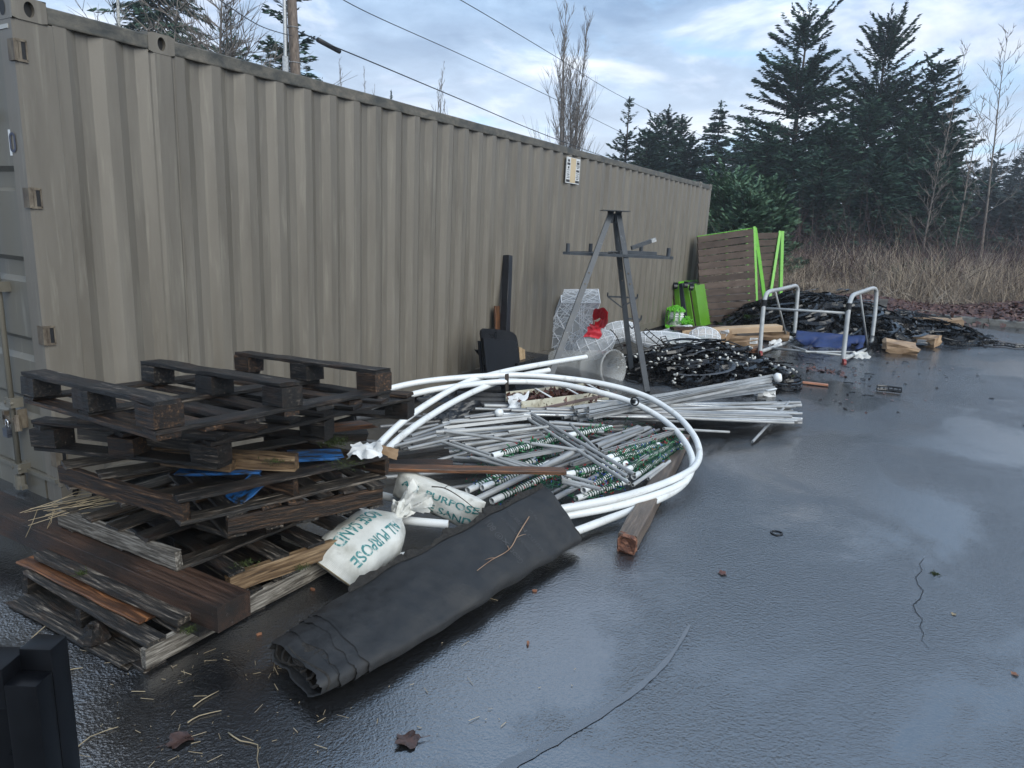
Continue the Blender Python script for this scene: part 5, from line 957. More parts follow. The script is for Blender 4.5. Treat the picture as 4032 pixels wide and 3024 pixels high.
# ------------------------------------------------------------------ white hoops
def hoop(label, ctrl, r=0.0255):
    P = crom([GZ(p, z) for p, z in ctrl], 9); mb = MB(); mb.tube(P, r, 14, False); b0, b1 = P[0], P[-1]
    d0, d1 = (P[1]-P[0]).normalized(), (P[-1]-P[-2]).normalized()
    o = new('plastic_pipe', mb.me(smooth=True), PVC, None, None, label, 'pipe')
    for p, d in ((b0, d0), (b1, -d1)):
        m2 = MB(); F0 = frame(p, p+d); n = 14; m2.add([F0 @ V3(0, r*math.cos(2*math.pi*k/n), r*math.sin(2*math.pi*k/n)) for k in range(n)]+[F0 @ V3(0, r*.78*math.cos(2*math.pi*k/n), r*.78*math.sin(2*math.pi*k/n)) for k in range(n)]+[F0 @ V3(0.06, r*.78*math.cos(2*math.pi*k/n), r*.78*math.sin(2*math.pi*k/n)) for k in range(n)],
                          [(k, (k+1) % n, n+(k+1) % n, n+k) for k in range(n)]+[(n+k, n+(k+1) % n, 2*n+(k+1) % n, 2*n+k) for k in range(n)]+[tuple(2*n+k for k in range(n))]); new('pipe_mouth', m2.me(), PVCD, o)
    return o
hoop('long white plastic pipe bent into the outermost hoop over the heap', [(r3(250, 300), .40), (r3(460, 228), .47), (r3(700, 187), .50), (r3(1050, 165), .50), (r3(1300, 178), .48), (r3(1550, 215), .44), (r3(1750, 275), .38), (r3(1900, 368), .30), (r3(1990, 470), .23), (r3(2022, 560), .18), (r3(2000, 630), .155), (r3(1930, 680), .15), (r3(1800, 735), .15), (r3(1600, 795), .15), (r3(1330, 848), .15), (r3(1150, 880), .12)])
hoop('white plastic pipe hoop just inside the outermost hoop', [(r3(330, 330), .38), (r3(560, 262), .44), (r3(740, 228), .46), (r3(1000, 200), .465), (r3(1250, 205), .455), (r3(1450, 240), .43), (r3(1650, 295), .38), (r3(1800, 370), .31), (r3(1900, 450), .25), (r3(1968, 545), .19), (r3(1985, 640), .14), (r3(1920, 740), .10), (r3(1750, 830), .075), (r3(1550, 905), .06), (r3(1380, 968), .05), (r3(1180, 1030), .035)])
hoop('white plastic pipe with a cut end lying between the front hoops', [(r3(1950, 712), .115), (r3(1880, 748), .115), (r3(1750, 795), .11), (r3(1560, 845), .10), (r3(1360, 883), .10), (r3(1150, 920), .07)])
hoop('white plastic pipe sweeping from the pallets up towards the clear bin', [(r3(300, 610), .26), (r3(370, 530), .30), (r3(500, 405), .36), (r3(650, 300), .42), (r3(820, 205), .47), (r3(1000, 152), .50), (r3(1200, 112), .51), (r3(1440, 72), .50)])
hoop('second white plastic pipe sweeping up beside the first from the pallets', [(r3(360, 650), .25), (r3(430, 540), .28), (r3(560, 430), .34), (r3(740, 315), .39), (r3(900, 235), .43), (r3(1060, 178), .44), (r3(1250, 140), .44)])
hoop('white plastic pipe running under the tied sand bag into the felt roll', [(r3(330, 765), .13), (r3(400, 783), .13), (r3(560, 822), .12), (r3(720, 852), .115), (r3(900, 868), .11), (r3(1080, 872), .10)])
hoop('short white plastic pipe with its open end beside the sand bag neck', [(r3(200, 850), .10), (r3(420, 895), .12), (r3(560, 915), .135), (r3(735, 930), .13)])
hoop('stub of white plastic pipe on the asphalt between sand bag and felt roll', [(r3(430, 1105), .03), (r3(560, 1088), .03), (r3(700, 1062), .035), (r3(820, 1030), .04)], 0.026)
mb = MB(); P = GZ(r3(1690, 300), .41); mb.tube([P+V3(0.035*math.cos(a), 0.0, 0.035*math.sin(a)) for a in np.linspace(0, 6.28, 13)[:-1]], 0.007, 5, closed=True); mb.box(P+V3(0, -0.03, 0.005), (0.03, 0.035, 0.03)); new('pipe_clamp', mb.me(), BPLAS, None, None, 'small dark clamp strapped round the white hoops', 'clamp')
mb = MB(); A = GZ(r3(1035, 178), .50); vs = []
for i in range(9): t = i/8; c = A+V3(0.02*t+0.03*t*t, -0.05*t, 0.035-0.24*t*t); w = V3(0.016, 0.01, 0.004)*(1-0.6*abs(t-.3)); vs += [c-w, c+w]
mb.add(vs, [(2*i, 2*i+1, 2*i+3, 2*i+2) for i in range(8)]); new('bark_strip', mb.me(smooth=True), BARK, None, None, 'curled dark strip hanging over the white hoop', 'strip')
# planks and the rotten beam in the heap
A, B = GZ(q5(-30, 1100), .385), GZ(q5(1960, 1140), .375); edgeboard('plank', GZ(r3(430, 645), .40), B, 0.085, 0.022, W_ORANGE, 'long plank with burnt orange and black grain across the heap', ragged=(0, 0))
A, B = GZ(r3(390, 590), .40), GZ(r3(745, 540), .40); edgeboard('plank', A, B, 0.06, 0.045, W_DARK, 'short rotten black plank behind the long orange grained plank', ragged=(0, 0.05))
A, B = GZ(r3(420, 620), .38), GZ(r3(760, 622), .38); edgeboard('plank', A, B, 0.10, 0.02, W_BROWN, 'red brown board edge just behind the long orange grained plank')
A, B = GZ(r3(1625, 985), .105), GZ(r3(1930, 480), .115); d = (B-A).normalized(); sd = V3(d.y, -d.x, 0)
bo = thing('rotten_beam', 'weathered square timber beam with a splintered rotten end on wet asphalt', 'beam', A)
board('timber', A+d*0.03+V3(0.03, 0, -0.05), B+V3(0.0, 0, -0.055)+d*0.1, 0.115, 0.105, M('grey_brown_beam', [(0.3, (0.055, 0.040, 0.030)), (0.55, (0.13, 0.098, 0.075)), (0.75, (0.22, 0.17, 0.135))], 3, GR, 6, 0.6, 0.4, (0.35, 0.6), bump=0.4, bscale=9), bo, rough=0.0025, ch=0.008)
me = board_mesh(0.07, 0.107, 0.098, rough=0.006, seg=4, ch=0.015, ragged=(0.05, 0.0)); new('splintered_end', me, W_ROT, bo, frame(A+d*-0.02+V3(0.03, 0, -0.05), B+V3(0.03, 0, -0.055)))
# trough of dead leaves
A, B = GZ(r3(1110, 300), .36), GZ(r3(1560, 245), .36); tr_ = thing('leaf_trough', 'cream plastic trough with cross bars full of dead leaves', 'trough', A); d = (B-A).normalized(); sd = V3(-d.y, d.x, 0); CREAM = M('grubby_cream_plastic', [(0.3, (0.42, 0.40, 0.31)), (0.7, (0.58, 0.56, 0.46))], 9, rough=0.5, second=((0.16, 0.11, 0.06), 6, 0.55, 0.75))
mb = MB(); W_, H_ = 0.24, 0.13; L_ = (B-A).length
mb.beam(A-V3(0, 0, H_/2), B-V3(0, 0, H_/2), 0.006, H_); mb.beam(A+sd*W_-V3(0, 0, H_/2-.03), B+sd*W_-V3(0, 0, H_/2-.03), 0.006, H_); mb.beam(A+sd*W_/2-V3(0, 0, H_), B+sd*W_/2-V3(0, 0, H_), W_, 0.006); mb.beam(B-V3(0, 0, H_/2), B+sd*W_-V3(0, 0, H_/2), 0.006, H_); new('tray', mb.me(), CREAM, tr_)
for t in (0.32, 0.62, 0.9): mb = MB(); mb.beam(A+d*L_*t-V3(0, 0, -.004), A+d*L_*t+sd*W_+V3(0, 0, .034), 0.022, 0.004); new('cross_bar', mb.me(), PVC, tr_)
crumple('torn_liner', A+V3(-0.13, -0.03, -0.10), V3(0.14, 0.03, 0.0), V3(0.0, 0.10, 0.14), WHITE, '', '', 9, 0.015, 6, 0.2, tr_)
board('front_rail', A+d*0.03-V3(0, 0.012, 0.10), B+d*0.1-V3(0, 0.012, 0.03), 0.012, 0.03, M('mauve_rail', [(0, (0.14, 0.105, 0.10))], rough=0.45), tr_)
g2 = np.random.default_rng(55)
def _tl(n):
    u = g2.random(n)*L_; w = g2.random(n)*W_; return np.array(A)+np.outer(u, np.array(d))+np.outer(w, np.array(sd))+np.c_[np.zeros(n), np.zeros(n), g2.uniform(-.10, -0.01, n)+w*0.1], np.tile([0, 0, 1.0], (n, 1))
Vv, Ff = leaf_cards(650, _tl, 0.055, g2, 0.9); o = new('dead_leaves', npmesh('l', Vv, Ff), LEAFB, tr_); o['kind'] = 'stuff'
# grey foam tubes and black film
for a, za, b, zb, r in [(r3(900, 240), .34, r3(1000, 235), .34, .03), (r3(780, 262), .32, r3(1035, 275), .32, .028), (r3(760, 292), .29, r3(1030, 296), .30, .026), (r3(790, 315), .27, r3(1045, 320), .28, .026), (r3(800, 345), .25, r3(905, 340), .25, .027), (r3(810, 330), .22, r3(1080, 345), .24, .026), (q2(1420, 690), .36, q2(1800, 640), .36, .03)]:
    cond(GZ(a, za), GZ(b, zb), r, FOAMP, 'dark grey foam pipe sleeve stacked behind the conduit heap', 'grey foam sleeves', 'foam_sleeve')
crumple('plastic_film', GZ(r3(590, 405), .20), GZ(r3(815, 395), .20)-GZ(r3(590, 405), .20), V3(0.02, 0.26, 0.10), BAGM, 'crumpled black plastic film between the white pipes and foam sleeves', 'plastic film', 20, 0.04, 8, 0.06)
crumple('plastic_film', GZ(r3(575, 310), .26), V3(0.22, 0.14, 0.0), V3(-0.02, 0.18, 0.07), BAGM, 'black film scrap beside the top pallet and white hoops', 'plastic film', 14, 0.03, 9, 0.06)
mb = MB(); mb.lathe([(0.001, 0), (0.03, 0.0), (0.036, 0.02), (0.03, 0.05), (0.02, 0.062), (0.001, 0.064)], 14, M=frame(GZ(q5(1005, 270), .33), GZ(q5(890, 300), .33)) @ Matrix.Rotation(math.pi/2, 4, 'Y')); new('plastic_fitting', mb.me(smooth=True), PVC, None, None, 'white plastic elbow fitting on a silver channel in the heap', 'fitting')
# ------------------------------------------------------------------ steel tripod stand
RT = Vector((CR[0], CR[1], 0)).normalized(); FD = Vector((FW[0], FW[1], 0)).normalized()
def prism(poly, n, t):
    """polygon (3D points) extruded by t along n"""
    n = Vector(n).normalized()*t; P = [Vector(q) for q in poly]; k = len(P); mb = MB(); mb.add(P+[q+n for q in P], [tuple(range(k)), tuple(range(2*k-1, k-1, -1))]+[(i, i+k, (i+1) % k+k, (i+1) % k) for i in range(k)]); return mb.me()
tp = thing('steel_tripod', 'slate grey steel three legged stand with a round cornered shelf', 'stand', (1.1, 6.0, 0))
apex = GY(v(1328, 462), 6.0); fL, fR, fM = GZ(v(1168, 870), 0.0), GZ(v(1398, 846), 0.0), GZ(v(1364, 802), 0.0)
for f_, dx in ((fL, -0.05), (fR, 0.045), (fM, 0.005)):
    t_ = apex+RT*dx+(FD*0.05 if f_ is fM else Vector()); m = MB(); m.beam(f_, t_, 0.062, 0.062, FD); new('leg', m.me(), SLATE, tp)
    mm = MB()
    for k in (0.60, 0.66): q = f_.lerp(t_, k); mm.tube([q-FD*0.045, q+FD*0.045], 0.010, 6)
    b_ = new('bolt', mm.me(), RUST, tp); b_['kind'] = 'stuff'
m = MB(); c = apex+V3(0, 0, 0.03); m.add([c+RT*a*0.165+FD*b*0.165 for a, b in ((-1, -1), (1, -1), (1, 1), (-1, 1))]+[c+RT*a*0.165+FD*b*0.165+V3(0, 0, 0.008) for a, b in ((-1, -1), (1, -1), (1, 1), (-1, 1))], [(3, 2, 1, 0), (4, 5, 6, 7), (0, 1, 5, 4), (1, 2, 6, 5), (2, 3, 7, 6), (3, 0, 4, 7)]); new('top_plate', m.me(), SLATE, tp)
m = MB(); 
for dx in (-0.05, 0.045): m.beam(apex+RT*dx+V3(0, 0, 0.03), apex+RT*dx+V3(0, 0, -0.11), 0.075, 0.012, FD)
new('bracket', m.me(), SLATE, tp)
zs_ = GY(v(1322, 549), 5.9).z; ctr = V3(1.1, 6.0, zs_); poly = []
for (a, b, r) in ((-0.66, -0.12, 0.03), (0.60, -0.12, 0.16), (0.36, 0.42, 0.12), (-0.34, 0.42, 0.05)):
    pass
pts2 = [(-0.68, -0.16), (-0.60, -0.18), (0.50, -0.18), (0.60, -0.16), (0.645, -0.10), (0.64, -0.02), (0.45, 0.33), (0.38, 0.40), (0.30, 0.42), (-0.28, 0.42), (-0.36, 0.40), (-0.68, -0.08)]
new('shelf', prism([ctr+RT*a+FD*b-V3(0, 0, 0.02) for a, b in pts2], (0, 0, 1), 0.02), SLATE, tp)
m = MB(); n_ = len(pts2)
for i in range(n_): a, b = pts2[i], pts2[(i+1) % n_]; m.beam(ctr+RT*a[0]+FD*a[1]-V3(0, 0, .01), ctr+RT*b[0]+FD*b[1]-V3(0, 0, .01), 0.012, 0.032)
new('shelf_rim', m.me(), SLATE, tp)
for a, b in ((-0.63, -0.12), (-0.31, 0.36), (0.33, 0.36), (0.59, -0.08)): m = MB(); q = ctr+RT*a+FD*b; m.tube([q, q+V3(0, 0, 0.105)], 0.024, 10); new('peg', m.me(smooth=False), SLATE, tp)
for (z_, w_, dx, dy) in ((GY(v(1342, 640), 6.4).z, 0.19, 0.03, 0.10), (GY(v(1382, 692), 6.4).z, 0.11, 0.20, 0.2)):
    m = MB(); q = V3(1.1, 6.2, z_)+RT*dx+FD*dy; m.beam(q-RT*w_, q+RT*w_, 0.02, 0.02); m.beam(q-RT*w_, q+V3(0, 0, -0.13), 0.016, 0.016); m.beam(q+RT*w_, q+V3(0, 0, -0.13), 0.016, 0.016)
    for s in (-1, 1): m.beam(q+RT*w_*s, q+RT*w_*s+V3(0, 0, 0.05), 0.014, 0.014)
    new('hook_bracket', m.me(), SLATE, tp)
m = MB(); q = ctr+V3(0, 0, 0.03); m.beam(q+RT*0.0-FD*0.1, q+RT*0.44-FD*0.1, 0.07, 0.045); new('loose_bar', m.me(), SLATE, None, None, 'slate grey steel bar resting flat on the tripod shelf', 'bar')
m = MB(); m.beam(q+RT*0.16+FD*0.05+V3(0, 0, .05), q+RT*0.40+FD*0.1+V3(0, 0, 0.145), 0.045, 0.045); o = new('loose_bar', m.me(), SLATE, None, None, 'angled slate grey bar with a bare silver tip propped on the tripod shelf', 'bar'); m = MB(); m.beam(q+RT*0.40+FD*0.1+V3(0, 0, 0.145), q+RT*0.455+FD*0.11+V3(0, 0, 0.165), 0.046, 0.046); new('bare_tip', m.me(), ALU, o)
m = MB(); m.tube([q-RT*0.14-V3(0, 0, .012)-FD*.1, q-RT*0.03-V3(0, 0, .0)-FD*.1], 0.015, 7); new('bolt_pin', m.me(), BPLAS, None, None, 'small dark pin lying on the tripod shelf', 'pin')
# ------------------------------------------------------------------ boards against the container wall
w5 = reg(1850, 1250, 2100, 1659)
A, B = GX(v(1092, 790), 0.16), GX(v(1097, 552), 0.035); board('black_post', V3(0.20, A.y-0.1, 0.0), B, 0.085, 0.085, BPAINT, None, (1, 0, 0), 'tall black painted post with a bare slanted top leaning on the container', 'post', ch=0.002); 
A, B = GX(v(1075, 790), 0.12), GX(v(1073, 661), 0.03); board('plank', V3(0.14, A.y, 0.0), B, 0.11, 0.02, W_ORANGE, None, (1, 0, 0), 'short tan board standing behind the black panels', 'plank')
A, B = GX(v(1090, 790), 0.10), GX(v(1088, 672), 0.03); board('plank', V3(0.12, A.y+0.05, 0), B, 0.09, 0.02, W_BROWN, None, (1, 0, 0), 'short brown board beside the tall black post', 'plank')
def panel(px, x, mat, label, t=0.018, cat='panel', name='black_plywood_sheet'):
    P = [GX(p, x) for p in px]; zb = min(q.z for q in P); o = new(name, prism(P, (-1, 0, 0), t), mat, None, None, label, cat); return o
panel([w5(445, 1700), w5(420, 1190), w5(145, 842), w5(700, 840), w5(1000, 1700)], 0.36, BPAINT, 'black painted offcut with a sharp slanted corner at the back of the panels')
panel([w5(330, 1700), w5(235, 612), w5(900, 640), w5(1100, 1700)], 0.40, BPAINT, 'black painted board just behind the plain front panel')
panel([w5(400, 1700), w5(320, 640), w5(290, 430), w5(300, 340), w5(365, 288), w5(700, 305), w5(1030, 350), w5(1130, 395), w5(1210, 470), w5(1250, 600), w5(1340, 1400), w5(1360, 1700)], 0.43, BPLAS, 'glossy black panel with rounded upper corners')
panel([w5(470, 1700), w5(410, 1090), w5(355, 535), w5(1215, 625), w5(1310, 1300), w5(1350, 1700)], 0.46, BPAINT, 'plain flat black panel in front of the rounded one')
panel([w5(1290, 770), w5(1375, 800), w5(1420, 1700), w5(1330, 1700)], 0.40, W_PALE, 'raw plywood edge strip beside the black panels', 0.03, 'plank', 'plywood_strip'); panel([w5(1385, 820), w5(1440, 840), w5(1480, 1700), w5(1425, 1700)], 0.40, W_PALE, 'second narrower raw plywood edge strip beside the first', 0.03, 'plank', 'plywood_strip')
m = MB(); q = V3(0.36, 5.1, 0); m.mnmx((0.10, 4.72, 0.0), (0.48, 5.5, 0.28)); new('black_crate', m.me(), BPLAS, None, None, 'low black plastic crate under the black panels', 'crate')
# ------------------------------------------------------------------ clear plastic bin
mc = GY(r4(975, 1108), 5.80); bc = GY(r4(610, 1085), 6.12); ax = (mc-bc).normalized(); LB_ = (mc-bc).length
bn = thing('plastic_bin', 'cloudy clear plastic bin lying on its side behind the white hoops', 'bin', bc); FM = frame(bc, mc) @ Matrix.Rotation(math.pi/2, 4, 'Y'); m = MB()
prof = [(0.0, 0.0), (0.195, 0.0), (0.203, 0.01), (0.208, LB_*0.55), (0.209, LB_*0.62), (0.222, LB_*0.63), (0.222, LB_*0.66), (0.212, LB_*0.67), (0.225, LB_*0.97), (0.236, LB_*0.975), (0.236, LB_), (0.222, LB_), (0.207, LB_*0.7), (0.198, 0.03), (0.0, 0.03)]
m.lathe(prof, 36, M=FM); new('bin_body', m.me(smooth=True), CLEARP, bn)
# ------------------------------------------------------------------ white wire Christmas decorations
def wire_box(name, label, c8, nthread, seed, r=0.008):
    o = thing(name, label, 'decoration', c8[0]); m = MB(); c8 = [Vector(q) for q in c8]
    for a, b in ((0, 1), (1, 2), (2, 3), (3, 0), (4, 5), (5, 6), (6, 7), (7, 4), (0, 4), (1, 5), (2, 6), (3, 7)): m.tube([c8[a], c8[b]], r, 6)
    new('wire_frame', m.me(), WIREW, o); g = random.Random(seed); m = MB(); k = MB()
    for f in ((0, 1, 2, 3), (4, 5, 6, 7), (0, 1, 5, 4), (1, 2, 6, 5), (2, 3, 7, 6), (3, 0, 4, 7)):
        q = [c8[i] for i in f]
        for _ in range(int(nthread*1.3)):
            e = [g.random()*4, g.random()*4]; P = [q[int(t)].lerp(q[(int(t)+1) % 4], t % 1) for t in e]; m.tube(P, 0.0055, 4, False)
        k.add(q, [(0, 1, 2, 3)])
    t = new('threads', m.me(), WIREW, o); t['kind'] = 'stuff'; new('gauze', k.me(), MESHW, o); return o
yb = 6.7; F4 = [GY(r4(490, 1000), yb-.1), GY(r4(745, 1050), yb-.1), GY(r4(890, 700), yb-.1), GY(r4(650, 700), yb-.1)]; off = V3(-0.14, 0.22, 0.16)
wire_box('wire_gift_box', 'tilted white wire gift box decoration wrapped in sparkling thread', F4+[q+off for q in F4], 34, 6)
def wire_blob(name, label, c, rad, rot, seed, rings=6, mer=7, thr=150, r=0.006):
    o = thing(name, label, 'decoration', c); thr = int(thr*1.0); Mx = Matrix.Translation(Vector(c)) @ Matrix.Rotation(rot[2], 4, 'Z') @ Matrix.Rotation(rot[1], 4, 'Y') @ Matrix.Rotation(rot[0], 4, 'X') @ Matrix.Diagonal((*rad, 1)); m = MB(); g = random.Random(seed)
    S2 = lambda u, w: Mx @ V3(math.cos(u), math.sin(u)*math.cos(w), math.sin(u)*math.sin(w))
    for i in range(1, rings+1): u = math.pi*i/(rings+1); m.tube([S2(u, 2*math.pi*k/20) for k in range(20)], r, 4, closed=True)
    for k in range(mer): w = 2*math.pi*k/mer; m.tube([S2(math.pi*i/12, w) for i in range(13)], r, 4, False)
    new('wire_frame', m.me(smooth=True), WIREW, o); m = MB()
    for k in range(thr): u, w = math.acos(g.uniform(-.97, .97)), g.uniform(0, 6.28); m.tube([S2(u, w), S2(min(3.1, max(.03, u+g.gauss(0, .5))), w+g.gauss(0, .6))], r*0.5, 3, False)
    t = new('threads', m.me(), WIREW, o); t['kind'] = 'stuff'
    m = MB(); m.add([S2(math.pi*i/14, 2*math.pi*k/20) for i in range(15) for k in range(20)], [(i*20+k, i*20+(k+1) % 20, (i+1)*20+(k+1) % 20, (i+1)*20+k) for i in range(14) for k in range(20)]); new('gauze', m.me(smooth=True), MESHW, o); return o
wire_blob('wire_reindeer', 'white wire reindeer head decoration behind the tripod legs', GY(r4(1000, 880), 7.9), (0.30, 0.17, 0.17), (0, -0.25, 0.5), 1)
wire_blob('wire_reindeer', 'long white wire animal body lying in front of the green bucket', GY(r4(1310, 935), 8.6), (0.62, 0.18, 0.15), (0, 0.05, 0.55), 2)
wire_blob('wire_reindeer', 'round ended white wire cage lying beside the cardboard boxes', GY(r4(1540, 918), 9.1), (0.26, 0.17, 0.19), (0, 0.1, 0.6), 3, thr=30)
wire_blob('wire_antler', 'thin white wire leg pointing up past the bucket', GY(r4(1330, 875), 9.2), (0.36, 0.05, 0.05), (0, -0.30, 0.5), 4, 4, 5, 20, 0.005)
wire_blob('wire_antler', 'white wire antler piece reaching towards the black panels', GY(r4(450, 975), 6.2), (0.17, 0.045, 0.05), (0, -0.12, 0.5), 5, 4, 5, 20, 0.005)
wire_blob('wire_swan', 'white wire swan shaped decoration below the red bow', GY(r4(850, 960), 6.5), (0.30, 0.16, 0.20), (0.2, -0.5, 0.4), 6)
wire_blob('wire_antler', 'short white wire piece on the ground beside the clear bin', GY(r4(480, 1060), 6.1), (0.16, 0.05, 0.05), (0, -0.1, 0.5), 7, 4, 5, 20, 0.005)
# red bow
bw = thing('red_bow', 'crumpled red fabric bow tied on the white wire gift box', 'bow', GY(r4(860, 840), 6.45))
def ribbon_sheet(P, W, n=14, wav=0.0):
    P = crom(P, 5); m = MB(); vs = []
    for i, q in enumerate(P):
        w = Vector(W); vs += [q-w*(0.5+0.1*math.sin(i*.9)), q+FD*-0.02*math.sin(i*1.3)*wav, q+w*(0.5+0.1*math.sin(i*1.1))]
    m.add(vs, [(3*i+k, 3*i+3+k, 3*i+4+k, 3*i+1+k) for i in range(len(P)-1) for k in range(2)]); return m.me(smooth=True)
K = lambda a, b, y=6.42: GY(r4(a, b), y)
new('bow_loop', ribbon_sheet([K(850, 845), K(845, 790), K(880, 762, 6.36), K(930, 775, 6.34), K(935, 800, 6.4), K(895, 830, 6.45), K(855, 850)], V3(0.05, -0.14, 0.15), wav=1), REDF, bw)
new('bow_loop', ribbon_sheet([K(850, 845), K(880, 770, 6.3), K(905, 772, 6.28), K(912, 812, 6.3), K(880, 845, 6.36)], V3(0.08, -0.12, 0.12), wav=1), REDF, bw)
new('bow_tail', ribbon_sheet([K(850, 840), K(838, 870, 6.36), K(822, 908, 6.34)], V3(0.13, 0.04, 0.03), wav=1), REDF, bw)
new('bow_tail', ribbon_sheet([K(855, 835), K(868, 870, 6.38), K(858, 918, 6.36)], V3(0.12, 0.05, -0.02), wav=1), REDF, bw)
# ------------------------------------------------------------------ black strip tangles
def tangle(name, label, cx, cy, rx, ry, h, n, seed, bulbs, lw=(0.015, 0.04), loop=(0.12, 0.35), gl=1.0, ang=0.0):
    g = random.Random(seed); m = MB(); hf = lambda x, y: h*max(0.0, 1-((x-cx)/rx)**2-((y-cy)/ry)**2)**0.75
    N = 26; vs = []                                     # dark core so that the heap is not see-through
    for j in range(N+1):
        for i in range(N+1):
            x = cx+rx*(2*i/N-1); y = cy+ry*(2*j/N-1); vs.append((x, y, max(-0.01, hf(x, y)*0.86+g.uniform(-.02, .015)) if hf(x, y) > 0 else -0.02))
    m.add(vs, [(j*(N+1)+i, j*(N+1)+i+1, (j+1)*(N+1)+i+1, (j+1)*(N+1)+i) for j in range(N) for i in range(N)])
    bl = MB()
    for k in range(n):
        a = g.uniform(0, 6.28); q = math.sqrt(g.random())*1.02; x0, y0 = cx+rx*q*math.cos(a), cy+ry*q*math.sin(a); R = g.uniform(*loop); t0 = g.uniform(0, 6.28); sp = g.uniform(0.8, 4.5)*g.choice((-1, 1)); tl = g.gauss(0, 0.38); ns = 9; w = g.uniform(*lw)/2; P = []
        for i in range(ns+1):
            th = t0+sp*i/ns; lx, ly = R*math.cos(th), R*math.sin(th); x, y = x0+lx, y0+ly; z = max(0.008, hf(x0+lx*0.6, y0+ly*0.6)+0.02+abs(tl)*(R+lx)*0.25*g.uniform(.9, 1.1)); P.append(V3(x, y, z))
        roll = g.uniform(0, 1); vs = []
        for i, p in enumerate(P):
            t = (P[min(ns, i+1)]-P[max(0, i-1)]).normalized(); s = t.cross(V3(0, 0, 1)); s = s.normalized() if s.length > 1e-4 else V3(1, 0, 0); u = s.cross(t); d = s*math.cos(roll*3.1)+u*math.sin(roll*3.1); vs += [p-d*w, p+d*w]
        m.add(vs, [(2*i, 2*i+1, 2*i+3, 2*i+2) for i in range(ns)])
        for _ in range(bulbs if isinstance(bulbs, int) else (1 if g.random() < bulbs else 0)):
            p = g.choice(P); d = V3(g.gauss(0, 1), g.gauss(0, 1)-0.5, abs(g.gauss(0, .8))).normalized(); b = p+d*0.01
            bl.tube([b, b+d*0.012, b+d*0.034, b+d*0.052], [0.011, 0.015, 0.0155, 0.003], 7, True)
    for k in range(12):                                  # long continuous loops lying over the heap
        a = g.uniform(0, 6.28); q = math.sqrt(g.random())*0.6; x0, y0 = cx+rx*q*math.cos(a), cy+ry*q*math.sin(a); R = g.uniform(0.25, 0.5)*min(rx, 1.3); ex_ = g.uniform(0.5, 1); ph = g.uniform(0, 6.28); lift = g.uniform(0.01, 0.09)
        m.tube([V3(x0+R*math.cos(t), y0+R*ex_*math.sin(t), max(0.015, hf(x0+R*math.cos(t), y0+R*ex_*math.sin(t))+0.03+lift*(1+math.sin(t+ph)))) for t in np.linspace(0, 6.28*g.uniform(.6, 1), 22)], 0.009, 5, False)
    o = new(name, m.me(), STRIP, None, None, label, 'light strips', None, 'stuff')
    if bl.v: b = new('white_bulbs', bl.me(smooth=True), BULBW, o); b['kind'] = 'stuff'
    return o
tangle('light_strip_heap', 'heap of tangled black light strips dotted with white bulbs behind the conduit', 1.92, 7.35, 1.0, 1.15, 0.25, 560, 31, 0.45, (0.02, 0.055))
tangle('plastic_strip_heap', 'big heap of coiled black plastic strips behind the grey tube frame', 2.55, 13.4, 1.75, 1.6, 0.66, 600, 32, 0, (0.03, 0.085), (0.2, 0.5))
tangle('plastic_strip_heap', 'low spread of black plastic strips and clips trailing onto the asphalt', 4.15, 14.6, 1.3, 1.4, 0.32, 320, 33, 0, (0.03, 0.08), (0.12, 0.4))
def ladder_strip(label, pts, w, name='plastic_strip'):
    P = crom(pts, 5); m = MB(); n = len(P); vs = []
    S = []
    for i, p in enumerate(P): t = (P[min(n-1, i+1)]-P[max(0, i-1)]).normalized(); s = t.cross(-FD); s = s.normalized() if s.length > 1e-4 else RT; S.append(s)
    for sg in (-1, 1): m.tube([p+s*w/2*sg for p, s in zip(P, S)], 0.008, 4)
    for i in range(0, n, 2): m.beam(P[i]-S[i]*w/2, P[i]+S[i]*w/2, 0.02, 0.006)
    return new(name, m.me(), STRIP, None, None, label, 'strip')
ladder_strip('black ladder shaped strip standing out of the bulb heap, longer of two', [GY(r4(1165, 870), 7.6), GY(r4(1230, 925), 7.4), GY(r4(1330, 1000), 7.2)], 0.07)
ladder_strip('black ladder shaped strip standing out of the bulb heap, shorter of two', [GY(r4(1280, 910), 7.6), GY(r4(1300, 950), 7.5), GY(r4(1330, 990), 7.4)], 0.07)
ladder_strip('black ladder shaped strip beside the wire gift box', [GY(r4(940, 880), 7.0), GY(r4(975, 920), 6.9), GY(r4(1010, 1000), 6.8)], 0.09)
m = MB(); P = crom([GY(r4(1330, 985), 7.3), GY(r4(1370, 960), 7.25), GY(r4(1440, 955), 7.25), GY(r4(1520, 985), 7.25), GY(r4(1560, 1040), 7.2)], 6); m.tube(P, 0.016, 6); new('black_tube', m.me(smooth=True), STRIP, None, None, 'arched black tube over the top of the bulb heap', 'tube')
